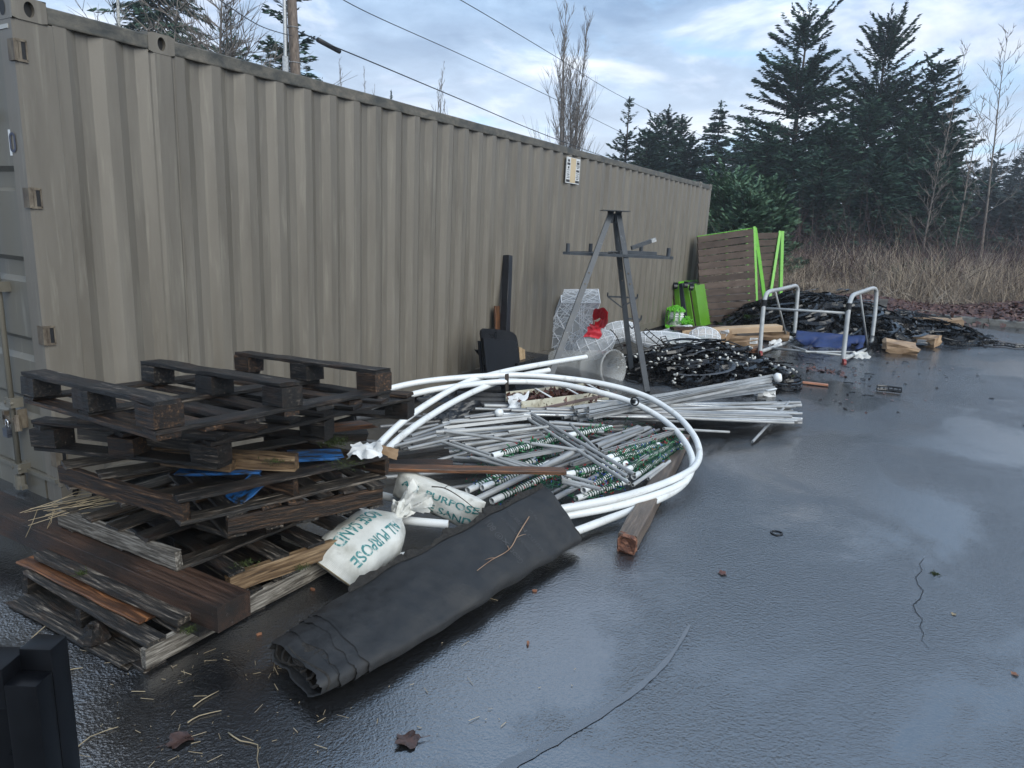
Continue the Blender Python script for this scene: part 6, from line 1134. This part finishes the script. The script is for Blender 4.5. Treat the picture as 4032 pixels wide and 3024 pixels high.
# pale strips and one upright dark strip in the rear heap
PALE = M('grey_wet_strip', [(0.3, (0.10, 0.105, 0.11)), (0.7, (0.26, 0.27, 0.28))], 14, rough=(0.15, 0.3))
def flat_strip(label, pts, w, mat, wd=None):
    P = crom(pts, 6); m = MB(); vs = []; wd = Vector(wd) if wd is not None else RT
    for p in P: vs += [p-wd*w/2, p+wd*w/2, p+wd*w/2+FD*0.004, p-wd*w/2+FD*0.004]
    m.add(vs, [(4*i+k, 4*i+4+k, 4*i+4+(k+1) % 4, 4*i+(k+1) % 4) for i in range(len(P)-1) for k in range(4)]); return new('plastic_strip', m.me(), mat, None, None, label, 'strip')
dq = dep(GZ(q8(1500, 1000), 0))
for i, (pp, w) in enumerate([([(1415, 350), (1440, 480), (1460, 560), (1480, 640)], .10), ([(1660, 470), (1690, 560), (1690, 660), (1670, 700)], .09), ([(1200, 440), (1300, 395), (1400, 390), (1520, 420), (1590, 480)], .05), ([(1310, 530), (1290, 620), (1240, 690), (1180, 720)], .06), ([(2130, 700), (2150, 780), (2170, 860), (2160, 960)], .10)]):
    flat_strip('shiny grey looped strip on the black strip heap behind the tube frame', [GD(q8(*p), 14.6) for p in pp], w, PALE)['group'] = 'shiny loops on the rear heap'
flat_strip('dark upright plastic strip standing beside the grey tube frame', [GD(q8(2140, 285), 14.2), GD(q8(2090, 500), 14.2), GD(q8(2050, 800), 14.0), GD(q8(2000, 1020), 13.9)], 0.19, BPLAS)
# trailing loops on the asphalt at the right
for lb, pp, cl in (('flattened loop of black track lying on the asphalt past the rear heap', [(1800, 720), (1850, 695), (1950, 695), (1990, 715), (1950, 730), (1850, 728)], True), ('black track strip trailing to the edge of the asphalt', [(2040, 735), (2100, 735), (2160, 745), (2230, 748)], False), ('thin black strip on the wet asphalt beyond the tube ends', [(1375, 985), (1440, 990), (1515, 1000)], False), ('loop of bulb strip beside the silver channel bundle end', [(760, 950), (830, 935), (930, 940), (940, 970), (850, 980), (770, 968)], True)):
    P = crom([GZ(r5(*p), 0.03) for p in pp], 6, cl); m = MB(); m.tube(P, 0.02, 5, not cl, 0, cl); m.tube([q+V3(0, 0, .045) for q in P], 0.012, 5, not cl, 0, cl)
    for q in P[::2]: m.beam(q, q+V3(0, 0, .045), 0.03, 0.012)
    new('plastic_strip', m.me(), STRIP, None, None, lb, 'strip')
# ------------------------------------------------------------------ grey tube frame with navy canvas
tf = thing('folding_cot', 'pale grey bent tube frame of a folding cot with cross bars', 'frame', (2.9, 10.5, 0))
def ubend(px, dl, r=0.034):
    P = crom([GD(q8(*p), d) for p, d in zip(px, dl)], 6); m = MB(); m.tube(P, r, 12); return m.me(smooth=True)
d1, d1b = dep(GZ(q8(345, 1095), 0)), dep(GZ(q8(850, 870), 0)); d2, d2b = dep(GZ(q8(1545, 1225), 0)), dep(GZ(q8(1965, 960), 0))
L1 = lambda t: d1+(d1b-d1)*t; L2 = lambda t: d2+(d2b-d2)*t
new('tube_hoop', ubend([(345, 1090), (345, 980), (365, 700), (392, 400), (410, 290), (445, 200), (520, 165), (650, 140), (800, 103), (860, 95), (888, 150), (880, 300), (855, 620), (842, 780), (850, 865)], [L1(t) for t in (0, 0, 0, 0, 0.02, .06, .15, .5, .85, .95, 1, 1, 1, 1, 1)]), TUBEG, tf)
new('tube_hoop', ubend([(1545, 1220), (1555, 1080), (1590, 750), (1625, 450), (1650, 320), (1690, 235), (1750, 205), (1850, 170), (1970, 130), (2020, 150), (2030, 240), (2010, 500), (1980, 750), (1960, 930)], [L2(t) for t in (0, 0, 0, 0, .02, .08, .2, .55, .9, .98, 1, 1, 1, 1)]), TUBEG, tf)
for a, b, da, db, r in (((370, 1040), (775, 905), L1(0), L1(.85), .03), ((1570, 1150), (1905, 1010), L2(0), L2(.9), .03), ((415, 420), (1600, 490), L1(.01), L2(.01), .02), ((520, 1000), (1640, 1110), L1(.2), L2(.1), .018), ((565, 190), (740, 890), L1(.2), L1(.8), .017), ((1795, 220), (1905, 1000), L2(.4), L2(.85), .017), ((730, 945), (1010, 1035), L1(.85), (d1+d2)/2, .015), ((1000, 1050), (1780, 1055), (d1+d2)/2, L2(.7), .015)):
    m = MB(); m.tube([GD(q8(*a), da), GD(q8(*b), db)], r, 10); new('cross_bar', m.me(smooth=True), TUBEG, tf)
for p, d in (((397, 350), L1(0)), ((1627, 400), L2(0))): m = MB(); q = GD(q8(*p), d); m.tube([q-V3(0, 0, .06), q+V3(0, 0, .06)], 0.043, 10); new('black_collar', m.me(), BPLAS, tf)
for p, d in (((335, 1085), L1(0)), ((1540, 1205), L2(0))): m = MB(); q = GD(q8(*p), d); m.tube([q-RT*.02-FD*.03, q+RT*.02-FD*.03], 0.06, 12); new('red_wheel', m.me(), REDP, tf)
m = MB(); m.tube([GD(q8(1010, 225), 14.3), GD(q8(1040, 400), 14.2)], 0.036, 10); m2 = m.me(smooth=True); new('tube_stub', m2, TUBEG, None, None, 'short pale grey tube stub standing in the black strip heap', 'tube')
cv = []; N = 26; M_ = 10; tops = [(870, 745), (1100, 770), (1400, 790), (1700, 815), (1880, 820)]; bots = [(850, 870), (1040, 1000), (1180, 985), (1500, 1035), (1700, 1040), (1830, 990)]
def interp(L, t): k = t*(len(L)-1); i = min(len(L)-2, int(k)); f = k-i; return (L[i][0]+(L[i+1][0]-L[i][0])*f, L[i][1]+(L[i+1][1]-L[i][1])*f)
for j in range(M_+1):
    for i in range(N+1):
        a, b = interp(tops, i/N), interp(bots, i/N); s = j/M_; d = d1b-0.35-0.55*s*0.8+0.13*math.sin(i*0.9+s*3)*s+0.10*math.sin(i*.45+s*6)*(0.3+s); cv.append(GD(q8(a[0]+(b[0]-a[0])*s, a[1]+(b[1]-a[1])*s), d))
m = MB(); m.add(cv, [(j*(N+1)+i, j*(N+1)+i+1, (j+1)*(N+1)+i+1, (j+1)*(N+1)+i) for j in range(M_) for i in range(N)]); o = new('navy_canvas', m.me(smooth=True), NAVY, None, None, 'sagging navy blue canvas hanging low in the grey tube frame', 'canvas'); sm = o.modifiers.new('thick', 'SOLIDIFY'); sm.thickness = 0.012
# ------------------------------------------------------------------ slatted panels with green frames
def slat_panel(label, TL, TR, BR, BL, n, mat, lip=True):
    o = thing('slatted_panel', label, 'panel', BL); TL, TR, BR, BL = map(Vector, (TL, TR, BR, BL)); nrm = (TR-TL).cross(BL-TL).normalized(); H = ((TL-BL).length+(TR-BR).length)/2; sh = H/n
    for k in range(n):
        f = (k+0.5)/n; a, b = BL.lerp(TL, f), BR.lerp(TR, f); board('slat', a+(b-a)*random.uniform(-.006, .004), b+(b-a)*random.uniform(-.004, .006), 0.022, sh*0.87, mat, o, (TL-BL), rough=0.0015)
    return o, nrm
dBL, dBR = dep(GZ(v(1510, 702), 0)), dep(GZ(v(1631, 694), 0)); TL, TR, BR, BL = GD(r5(355, 118), dBL), GD(r5(672, 70), dBR), GD(r5(692, 640), dBR), GD(r5(373, 650), dBL)
sp1, n1 = slat_panel('wide slatted wooden panel with a lime green angled frame, standing by the container end', TL, TR, BR, BL, 14, W_RED)
def gbar(p, q, w, t, par, mat=GREENL): m = MB(); m.beam(p, q, w, t, RT); new('green_frame_bar', m.me(), mat, par)
bk = (TR-TL).normalized(); gbar(TR+bk*0.03+V3(0, 0, .03), BR+bk*0.03, 0.05, 0.05, sp1); gbar(TR+bk*0.06, GD(r5(755, 608), dBR+0.25), 0.06, 0.075, sp1); gbar(TL+V3(0, 0, .003)+FD*.03, TR+V3(0, 0, .003)+FD*.03, 0.012, 0.014, sp1)
for f in (0.12, 0.5, 0.88): gbar(TL.lerp(TR, f)+FD*0.05, BL.lerp(BR, f)+FD*0.05, 0.05, 0.05, sp1, GREENP)
d3, d4 = dBR+0.9, dBR+1.55; TL2, TR2, BR2, BL2 = GD(r5(640, 98), d3), GD(r5(815, 92), d4), GD(r5(808, 640), d4), GD(r5(650, 645), d3)
sp2, n2_ = slat_panel('second slatted panel with a lime green angled frame, behind the wide one', TL2, TR2, BR2, BL2, 14, W_RED)
gbar(TR2+RT*0.09+V3(0, 0, .02), BR2+RT*0.06, 0.09, 0.07, sp2); gbar(TR2+RT*0.04+V3(0, 0, .02), GD(r5(752, 560), d4-0.4), 0.06, 0.06, sp2)
# ------------------------------------------------------------------ green slabs leaning on the container, bucket with chain
yg = 11.75
for i, (t, b, w, mat, lb) in enumerate([((745, 95), (800, 1010), 105, GREENP, 'lime green slab closest to the container wall'), ((816, 95), (885, 1010), 42, W_BROWN, 'thin brown board between the first green slabs'), ((895, 95), (965, 1010), 110, GREENP, 'second lime green slab leaning behind the bucket'), ((985, 90), (1115, 1010), 95, DBLUE, 'dark navy slab leaning between the green slabs'), ((1100, 130), (1240, 1010), 120, GREENP, 'third lime green slab leaning beside the navy one'), ((1180, 150), (1318, 1010), 40, W_BROWN, 'thin brown board before the last green slab'), ((1255, 140), (1395, 1010), 110, GREENP, 'last lime green slab against the slatted panel'), ((690, 110), (640, 1010), 90, DBLUE, 'dark slab edge flat against the container wall')]):
    T_, B_ = GY(w4(*t), yg+0.02*i), GY(w4(*b), yg+0.02*i); wd = w*(400/2212)/FPX*dep(T_); B_.z = 0.0; a = B_+V3(0, 0.45, 0); c = T_+V3(0, 0.45, 0); m = board_mesh((c-a).length, 0.9, wd, rough=0.0006, seg=4, ch=0.004); new('leaning_slab', m, mat, None, frame(a, c, (1, 0, 0.1)), lb, 'panel')
for i, p in enumerate(((715, 140), (880, 150), (1105, 130), (1225, 185))):
    m = MB(); q = GY(w4(*p), yg-0.06); m.tube([q-RT*.035, q+RT*.035], 0.055, 12); m.box(q+V3(0, 0.03, 0.05), (0.08, 0.08, 0.05)); new('caster', m.me(), BPLAS, None, None, 'black caster fixed to the top of a leaning green slab', 'caster', 'casters on the green slabs')
gbar_ = MB(); gbar_.beam(GY(w4(800, 70), yg+.15), GY(w4(1385, 30), yg+1.3), 0.10, 0.03); new('green_batten', gbar_.me(), GREENL, None, None, 'bright green batten along the top of the leaning slabs', 'batten')
bkp = GY(w4(790, 1120), 11.25); bkp = V3(max(0.24, bkp.x), bkp.y, 0); bu = thing('plastic_bucket', 'white ribbed plastic bucket standing by the green slabs', 'bucket', bkp); m = MB()
m.lathe([(0.001, 0.0), (0.128, 0.0), (0.132, 0.01), (0.145, 0.24), (0.160, 0.243), (0.160, 0.258), (0.147, 0.26), (0.148, 0.285), (0.162, 0.288), (0.162, 0.30), (0.149, 0.302), (0.150, 0.325), (0.163, 0.328), (0.163, 0.338), (0.151, 0.34), (0.152, 0.372), (0.145, 0.372), (0.138, 0.1), (0.001, 0.1)], 28, M=Matrix.Translation(bkp)); new('pail', m.me(smooth=False), PVC, bu)
m = MB(); m.add([bkp+V3(0.1495*math.cos(a), 0.1495*math.sin(a), z) for z in (0.06, 0.21) for a in np.linspace(-2.2, -0.9, 9)], [(i, i+1, i+10, i+9) for i in range(8)]); new('printed_label', m.me(), M('bucket_label', [(0.4, (0.05, 0.16, 0.07)), (0.6, (0.62, 0.60, 0.57))], 14, rough=0.5), bu)
m = MB(); g = random.Random(9)
def link(p, d, s=0.030):
    Fm = frame(p, p+d, (g.gauss(0, 1), g.gauss(0, 1), g.gauss(0, 1))); m.tube([Fm @ V3(s*0.95*math.cos(a), s*0.55*math.sin(a), 0) for a in np.linspace(0, 6.28, 9)[:-1]], 0.0065, 4, closed=True)
for k in range(150):
    a, r = g.uniform(0, 6.28), math.sqrt(g.random())*0.17; link(bkp+V3(r*math.cos(a), r*math.sin(a), 0.35+0.10*(1-(r/0.18)**2)*g.uniform(.3, 1)), V3(g.gauss(0, 1), g.gauss(0, 1), g.gauss(0, .4)))
for a, n in ((3.5, 8), (4.2, 5), (4.9, 5), (5.5, 6), (3.0, 6)):
    for k in range(n): link(bkp+V3(0.172*math.cos(a), 0.172*math.sin(a), 0.37-k*0.044), V3(0.1, 0.1, 1))
for k in range(60): link(bkp+V3(0.24+g.gauss(0, .05), -0.02+g.gauss(0, .06), abs(g.gauss(0.16, .06))), V3(g.gauss(0, 1), g.gauss(0, 1), g.gauss(0, .4)))
for k in range(40): link(bkp+V3(-0.02+g.gauss(0, .06), -0.25+g.gauss(0, .05), 0.02+abs(g.gauss(0, .03))), V3(g.gauss(0, 1), g.gauss(0, 1), g.gauss(0, .4)))
new('plastic_chain', m.me(), CHAING, None, None, 'bright green plastic chain spilling over the white bucket', 'chain')
# ------------------------------------------------------------------ cardboard and timber in the middle
def carton(name, label, c, d, rz, mat, cat='box', tilt=(0, 0), open_=False):
    m = MB(); m.box((0, 0, 0), d); me = m.me(); bm = bmesh.new(); bm.from_mesh(me); bmesh.ops.subdivide_edges(bm, edges=bm.edges[:], cuts=2, use_grid_fill=True)
    gg = random.Random(len(label)+int(c[0]*100))
    for q in bm.verts: q.co += V3(gg.gauss(0, .013), gg.gauss(0, .013), gg.gauss(0, .013)); q.co.z -= 0.02*max(0, q.co.z)/d[2]*(1-abs(q.co.x)/d[0])*2*gg.random()
    bm.to_mesh(me); bm.free(); c = Vector(c); MW = Matrix.Translation(c+V3(0, 0, d[2]/2)) @ Matrix.Rotation(rz, 4, 'Z') @ Matrix.Rotation(tilt[0], 4, 'X') @ Matrix.Rotation(tilt[1], 4, 'Y')
    o = new(name, me, mat, None, MW, label, cat); return o, MW, d
def lbl(o, MW, d, w, h, x, z):
    quad = [(x, -d[1]/2-.012, z), (x+w, -d[1]/2-.012, z), (x+w, -d[1]/2-.012, z+h), (x, -d[1]/2-.012, z+h)]; m = MB(); m.add(quad, [(0, 1, 2, 3)]); q = new('shipping_label', m.me(), WHITE, o, MW)
    m = MB()
    for i in range(5): m.add([(x+.01, -d[1]/2-.0135, z+.015+i*h/6), (x+w*(.5+.4*random.random()), -d[1]/2-.0135, z+.015+i*h/6), (x+w*.8, -d[1]/2-.0135, z+.015+i*h/6+h*.06), (x+.01, -d[1]/2-.0135, z+.015+i*h/6+h*.06)], [(0, 1, 2, 3)])
    new('label_print', m.me(), DKPRINT, o, MW)
P = GZ(r5(700, 680), 0.20); A, B = GZ(r5(255, 662), 0.22), GZ(r5(820, 635), 0.34)
cb_ = thing('cardboard_tray', 'long pale cardboard tray lying in front of the slatted panel', 'box', (A+B)/2); d = (B-A).normalized()
board('tray_box', A, B, 0.22, 0.10, CARDL, cb_, ch=0.002, seg=6)
m = MB(); q0, q1 = A.lerp(B, 0.05)-FD*0.112+V3(0, 0, -0.03), B-FD*0.112+V3(0, 0, -0.03); m.beam(q0+V3(0, 0, .03), q1+V3(0, 0, .03), 0.006, 0.052); new('tray_face', m.me(), M('inner_card', [(0, (0.44, 0.31, 0.20))], rough=0.7), cb_)
A, B = GZ(r5(210, 640), 0.30), GZ(r5(520, 632), 0.30); board('plank', A, B, 0.12, 0.05, W_BROWN, None, (0, 0, 1), 'dark red brown timber lying behind the pale cardboard tray', 'plank')
A, B = GZ(r5(440, 720), 0.10), GZ(r5(560, 650), 0.27); board('carton', A, B, 0.16, 0.13, CARD, None, (0, 0, 1), 'open ended wet cardboard tube box propped on the cartons', 'box', ch=0.002)
A, B = GZ(r5(300, 690), 0.16), GZ(r5(520, 640), 0.30); board('timber_strip', A, B, 0.10, 0.03, W_PALE, None, (0, 0, 1), 'pale timber strip sloping across the cartons', 'plank')
P = GZ(r5(590, 745), 0.0); o, MW, d = carton('carton', 'wet brown carton with a white shipping label in front of the tray', P+V3(-.05, .1, .03), (0.75, 0.30, 0.17), 0.45, CARD, tilt=(0, -.05)); lbl(o, MW, d, 0.13, 0.10, 0.16, -0.05)
P = GZ(r5(690, 720), 0.0); carton('carton', 'long flat brown carton under the pale tray', P+V3(0.0, .35, .04), (0.9, 0.32, 0.16), 0.35, CARD)
P = GZ(r5(650, 780), 0.0); A, B = GZ(r5(620, 782), 0.03), GZ(r5(700, 765), 0.03); board('wood_offcut', A, B, 0.10, 0.05, W_ORANGE, None, (0, 0, 1), 'small orange wood block by the foot of the tube frame', 'wood block'); board('wood_offcut', A+V3(.06, .1, .055), B+V3(.02, .1, .055), 0.09, 0.04, W_ORANGE, None, (0, 0, 1), 'orange wood block stacked on the lower wood block', 'wood block')
P = GZ(r5(1505, 775), 0.0); carton('carton', 'soggy collapsed carton bound with black strap at the rear heap', P, (0.50, 0.42, 0.17), 0.2, CARD, tilt=(0.06, .10))
P = GZ(r5(1655, 740), 0.0); o, MW, d = carton('carton', 'crumpled brown parcel with a barcode label on the asphalt', P, (0.38, 0.30, 0.19), -0.35, CARD, tilt=(0.1, -.06)); lbl(o, MW, d, 0.16, 0.11, -0.1, -0.06)
P = GZ(r5(1670, 700), 0.0); o, MW, d = carton('carton', 'long brown carton lying on top of the low strip heap', P+V3(0.05, 0.6, 0.22), (0.95, 0.35, 0.16), 0.12, CARD, tilt=(0, -.06)); lbl(o, MW, d, 0.12, 0.10, -0.36, -0.05)
P = GZ(r5(870, 880), 0.0)
A, B = GZ(r5(805, 930), 0.02), GZ(r5(1098, 962), 0.02); board('plank', A, B, 0.075, 0.022, M('salmon_plank', [(0.3, (0.30, 0.11, 0.055)), (0.7, (0.46, 0.22, 0.13))], 3, GR, rough=(0.3, 0.5)), None, (0, 0, 1), 'salmon pink plank lying alone on the wet asphalt', 'plank')
for i, (a, b, lb) in enumerate(((r5(735, 1020), 0.10, 'white foam block lying beside the conduit ends'), (r5(500, 745), 0.30, 'white foam scrap on top of the bulb strip heap'), (r5(860, 712), 0.06, 'white foam lump at the corner of the tube frame base'))):
    o, MW, d = carton('foam_block', lb, GZ(a, 0)+V3(0, 0, b-0.10 if i == 1 else 0), (0.22, 0.14, 0.10), 0.5+i, WHITE, 'foam')
for i, (p, s) in enumerate(((r5(765, 745), .11), (r5(1250, 815), .13))): crumple('torn_wrapper', GZ(p, 0.01), V3(s*1.6, s, 0.03), V3(-s*.4, s, 0.08), FILM if i else WHITE, ('white tissue scrap caught on the tube frame base', 'torn clear wrapper under the tube frame foot')[i], 'wrapper', 8, 0.03, 60+i)
# ------------------------------------------------------------------ litter on the asphalt
def leaf_mesh(s, seed, lobes=5):
    g = random.Random(seed); n = 22; V_ = [(0, 0, 0.004)]
    for k in range(n):
        a = 2*math.pi*k/n; r = s*(0.62+0.34*abs(math.cos(lobes*a/2)))*g.uniform(0.85, 1.1); V_.append((r*math.cos(a), r*0.85*math.sin(a), 0.004+0.20*s*g.random()+0.12*s*math.sin(2*a+seed)))
    m = MB(); m.add(V_, [(0, 1+k, 1+(k+1) % n) for k in range(n)]); m.tube([(s*0.8, 0, 0.01), (s*1.5, 0.1*s, 0.012)], s*0.03, 4); return m.me(smooth=True)
LEAFD = M('dark_wet_leaf', [(0.3, (0.022, 0.014, 0.013)), (0.7, (0.085, 0.045, 0.035))], 30, rough=(0.2, 0.4))
for p, s, lb, mt in ((v(880, 1602), .055, 'large dark wet leaf lying alone on the open asphalt', LEAFD), (v(388, 1602), .05, 'crumpled black leaf among the straw litter', LEAFD), (v(2192, 1458), .018, 'small curled brown leaf beside a crack in the asphalt', CHIP), (v(2060, 1328), .016, 'small pale curled leaf on the open asphalt', STRAW), (v(1560, 1240), .03, 'wet brown leaf below the rotten beam end', LEAFB)):
    new('fallen_leaf', leaf_mesh(s, len(lb)), mt, None, Matrix.Translation(GZ(p, 0.0)) @ Matrix.Rotation(len(lb), 4, 'Z'), lb, 'leaf')
for i, p in enumerate((v(675, 1275), v(560, 1372), v(527, 1283), v(1155, 1278), v(1140, 1392))):
    g = random.Random(i); m = MB(); s = 0.014; m.add([(s*math.cos(a)*g.uniform(.7, 1.3), s*.5*math.sin(a)*g.uniform(.6, 1.3), z) for z in (0.001, 0.009) for a in np.linspace(0, 6.28, 9)[:-1]], [tuple(range(7, -1, -1)), tuple(range(8, 16))]+[(k, (k+1) % 8, 8+(k+1) % 8, 8+k) for k in range(8)])
    new('bark_chip', m.me(), CHIP, None, Matrix.Translation(GZ(p, 0.0 if i != 2 else 0.0)) @ Matrix.Rotation(i*1.3, 4, 'Z'), 'orange brown bark chip on the black asphalt near the pallets and felt roll', 'bark chip', 'bark chips')
for pts, lb in (([v(492, 1582), v(520, 1600), v(553, 1612), v(552, 1640), v(562, 1680)], 'bent pale stick lying on the asphalt in front of the felt roll'), ([v(415, 1528), v(440, 1512), v(475, 1492)], 'thin curved pale stalk on the asphalt below the pallets'), ([v(405, 1560), v(430, 1545), v(478, 1535)], 'longer curved pale stalk on the asphalt below the pallets'), ([v(160, 1620), v(200, 1590), v(250, 1572)], 'pale stalk on the asphalt beside the black plastic rack'), ([v(140, 1450), v(160, 1446), v(180, 1440)], 'straight pale straw beside the black plastic rack top'), ([v(68, 1380), v(100, 1350), v(140, 1325)], 'thin stalk leaning on the bottom pallet board')):
    m = MB(); P = crom([GZ(p, 0.006)+V3(random.gauss(0, .004), random.gauss(0, .004), 0) for p in pts], 2); m.tube(P, [0.0028-0.0018*i/len(P) for i in range(len(P))], 5); new('dry_stalk', m.me(smooth=True), STRAW, None, None, lb, 'stalk')
m = MB(); g = random.Random(42)
for k in range(120):
    p = GZ(v(g.uniform(140, 760), g.uniform(1400, 1655)), 0.004) if k < 95 else GZ(v(g.uniform(760, 1300), g.uniform(1280, 1640)), 0.004); a = g.uniform(0, 6.28); L = g.choice((0.006, 0.008, 0.012, 0.018, 0.03, 0.05)); d = V3(math.cos(a), math.sin(a), 0)*L/2; m.tube([p-d, p+d+V3(0, 0, g.uniform(0, .004))], g.uniform(0.0007, 0.0014), 4)
new('straw_litter', m.me(), STRAW, None, None, 'short bits of pale straw scattered over the near asphalt', 'straw', None, 'stuff')
gq = np.random.default_rng(5)
def _gl(n):
    x = gq.normal(2.9, 1.0, n); y = gq.uniform(6.2, 17, n); x = x+(y-9)*0.10; return np.c_[x, y, np.full(n, 0.006)], np.tile([0, 0, 1.0], (n, 1))
_c = GZ(v(1790, 803), 0)
def _gl2(n): return np.c_[gq.normal(_c.x, .22, n), gq.normal(_c.y, .16, n), np.full(n, 0.008)], np.tile([0, 0, 1.0], (n, 1))
Vv, Ff = leaf_cards(90, _gl2, 0.05, gq, 0.3); new('leaf_patch', npmesh('l', Vv, Ff), LEAFB, None, None, 'patch of wet brown leaves lying in a shallow puddle by the tube cot', 'leaves', None, 'stuff')
Vv, Ff = leaf_cards(420, _gl, 0.045, gq, 0.25); new('leaf_litter', npmesh('l', Vv, Ff), LEAFB, None, None, 'specks of leaf and bark scattered over the far asphalt', 'leaf litter', None, 'stuff')
m = MB(); g = random.Random(8)
for k in range(120):
    p = V3(g.gauss(3.0, .9), g.uniform(6, 15), 0.004); a = g.uniform(0, 6.28); L = g.uniform(0.03, 0.14); d = V3(math.cos(a), math.sin(a), 0)*L/2; m.tube([p-d, p+V3(0, 0, .004), p+d], 0.005, 4)
new('black_scraps', m.me(), STRIP, None, None, 'broken bits of black strip scattered on the asphalt near the heaps', 'scraps', None, 'stuff')
P = [GZ(v(*q), 0.004) for q in ((1665, 1150), (1672, 1146), (1686, 1149), (1690, 1153), (1678, 1156))]; m = MB(); m.tube(crom(P, 4, True), 0.005, 5, closed=True); new('rubber_band', m.me(smooth=True), BPLAS, None, None, 'small black rubber loop lying on the open asphalt', 'band')
CRK = M('crack_filler', [(0, (0.008, 0.008, 0.009))], rough=0.5)
P = [GZ(v(a+random.gauss(0, 3), b), 0.003) for a, b in ((1996, 1205), (1985, 1218), (1990, 1232), (1978, 1246), (1984, 1262), (1992, 1275), (1986, 1292), (1974, 1306), (1978, 1322), (1990, 1338), (1988, 1352), (1999, 1368), (1996, 1382), (2005, 1400))]; m = MB(); vs = []
for i, q in enumerate(P): w = 0.0018*(1-abs(i-6)/9)+0.0006; vs += [q-V3(w, 0, 0), q+V3(w, 0, 0)]
m.add(vs, [(2*i, 2*i+1, 2*i+3, 2*i+2) for i in range(len(P)-1)]); o = new('asphalt_crack', m.me(), CRK, None, None, 'dark jagged crack in the open asphalt', 'crack'); o['kind'] = 'structure'
tuft(GZ(v(2020, 1240), 0.0), 90, 0.02, 0.02, MOSS, 'moss_tuft', 'tiny weed in the asphalt crack', 'moss', 17)

P = crom([GZ(v(*q), 0.003) for q in ((1040, 1720), (1090, 1659), (1180, 1610), (1290, 1545), (1385, 1480), (1450, 1415), (1490, 1350))], 6); m = MB(); vs = []
for i, q in enumerate(P): w = 0.024*(1-0.75*i/len(P))*random.uniform(.75, 1.25); vs += [q-V3(w, -w*0.5, 0), q+V3(w, -w*0.5, 0)]
TARM = M('tar', [(0.3, (0.006, 0.0065, 0.008)), (0.7, (0.020, 0.021, 0.023))], 40, rough=(0.18, 0.28), bump=0.35, bscale=90, bdist=0.004); TARM.node_tree.nodes['Principled BSDF'].inputs['IOR'].default_value = 2.95
m.add(vs, [(2*i, 2*i+1, 2*i+3, 2*i+2) for i in range(len(P)-1)]); o = new('tar_seam', m.me(), TARM, None, None, 'curving dark tar seam sealed into the asphalt', 'seam'); o['kind'] = 'structure'
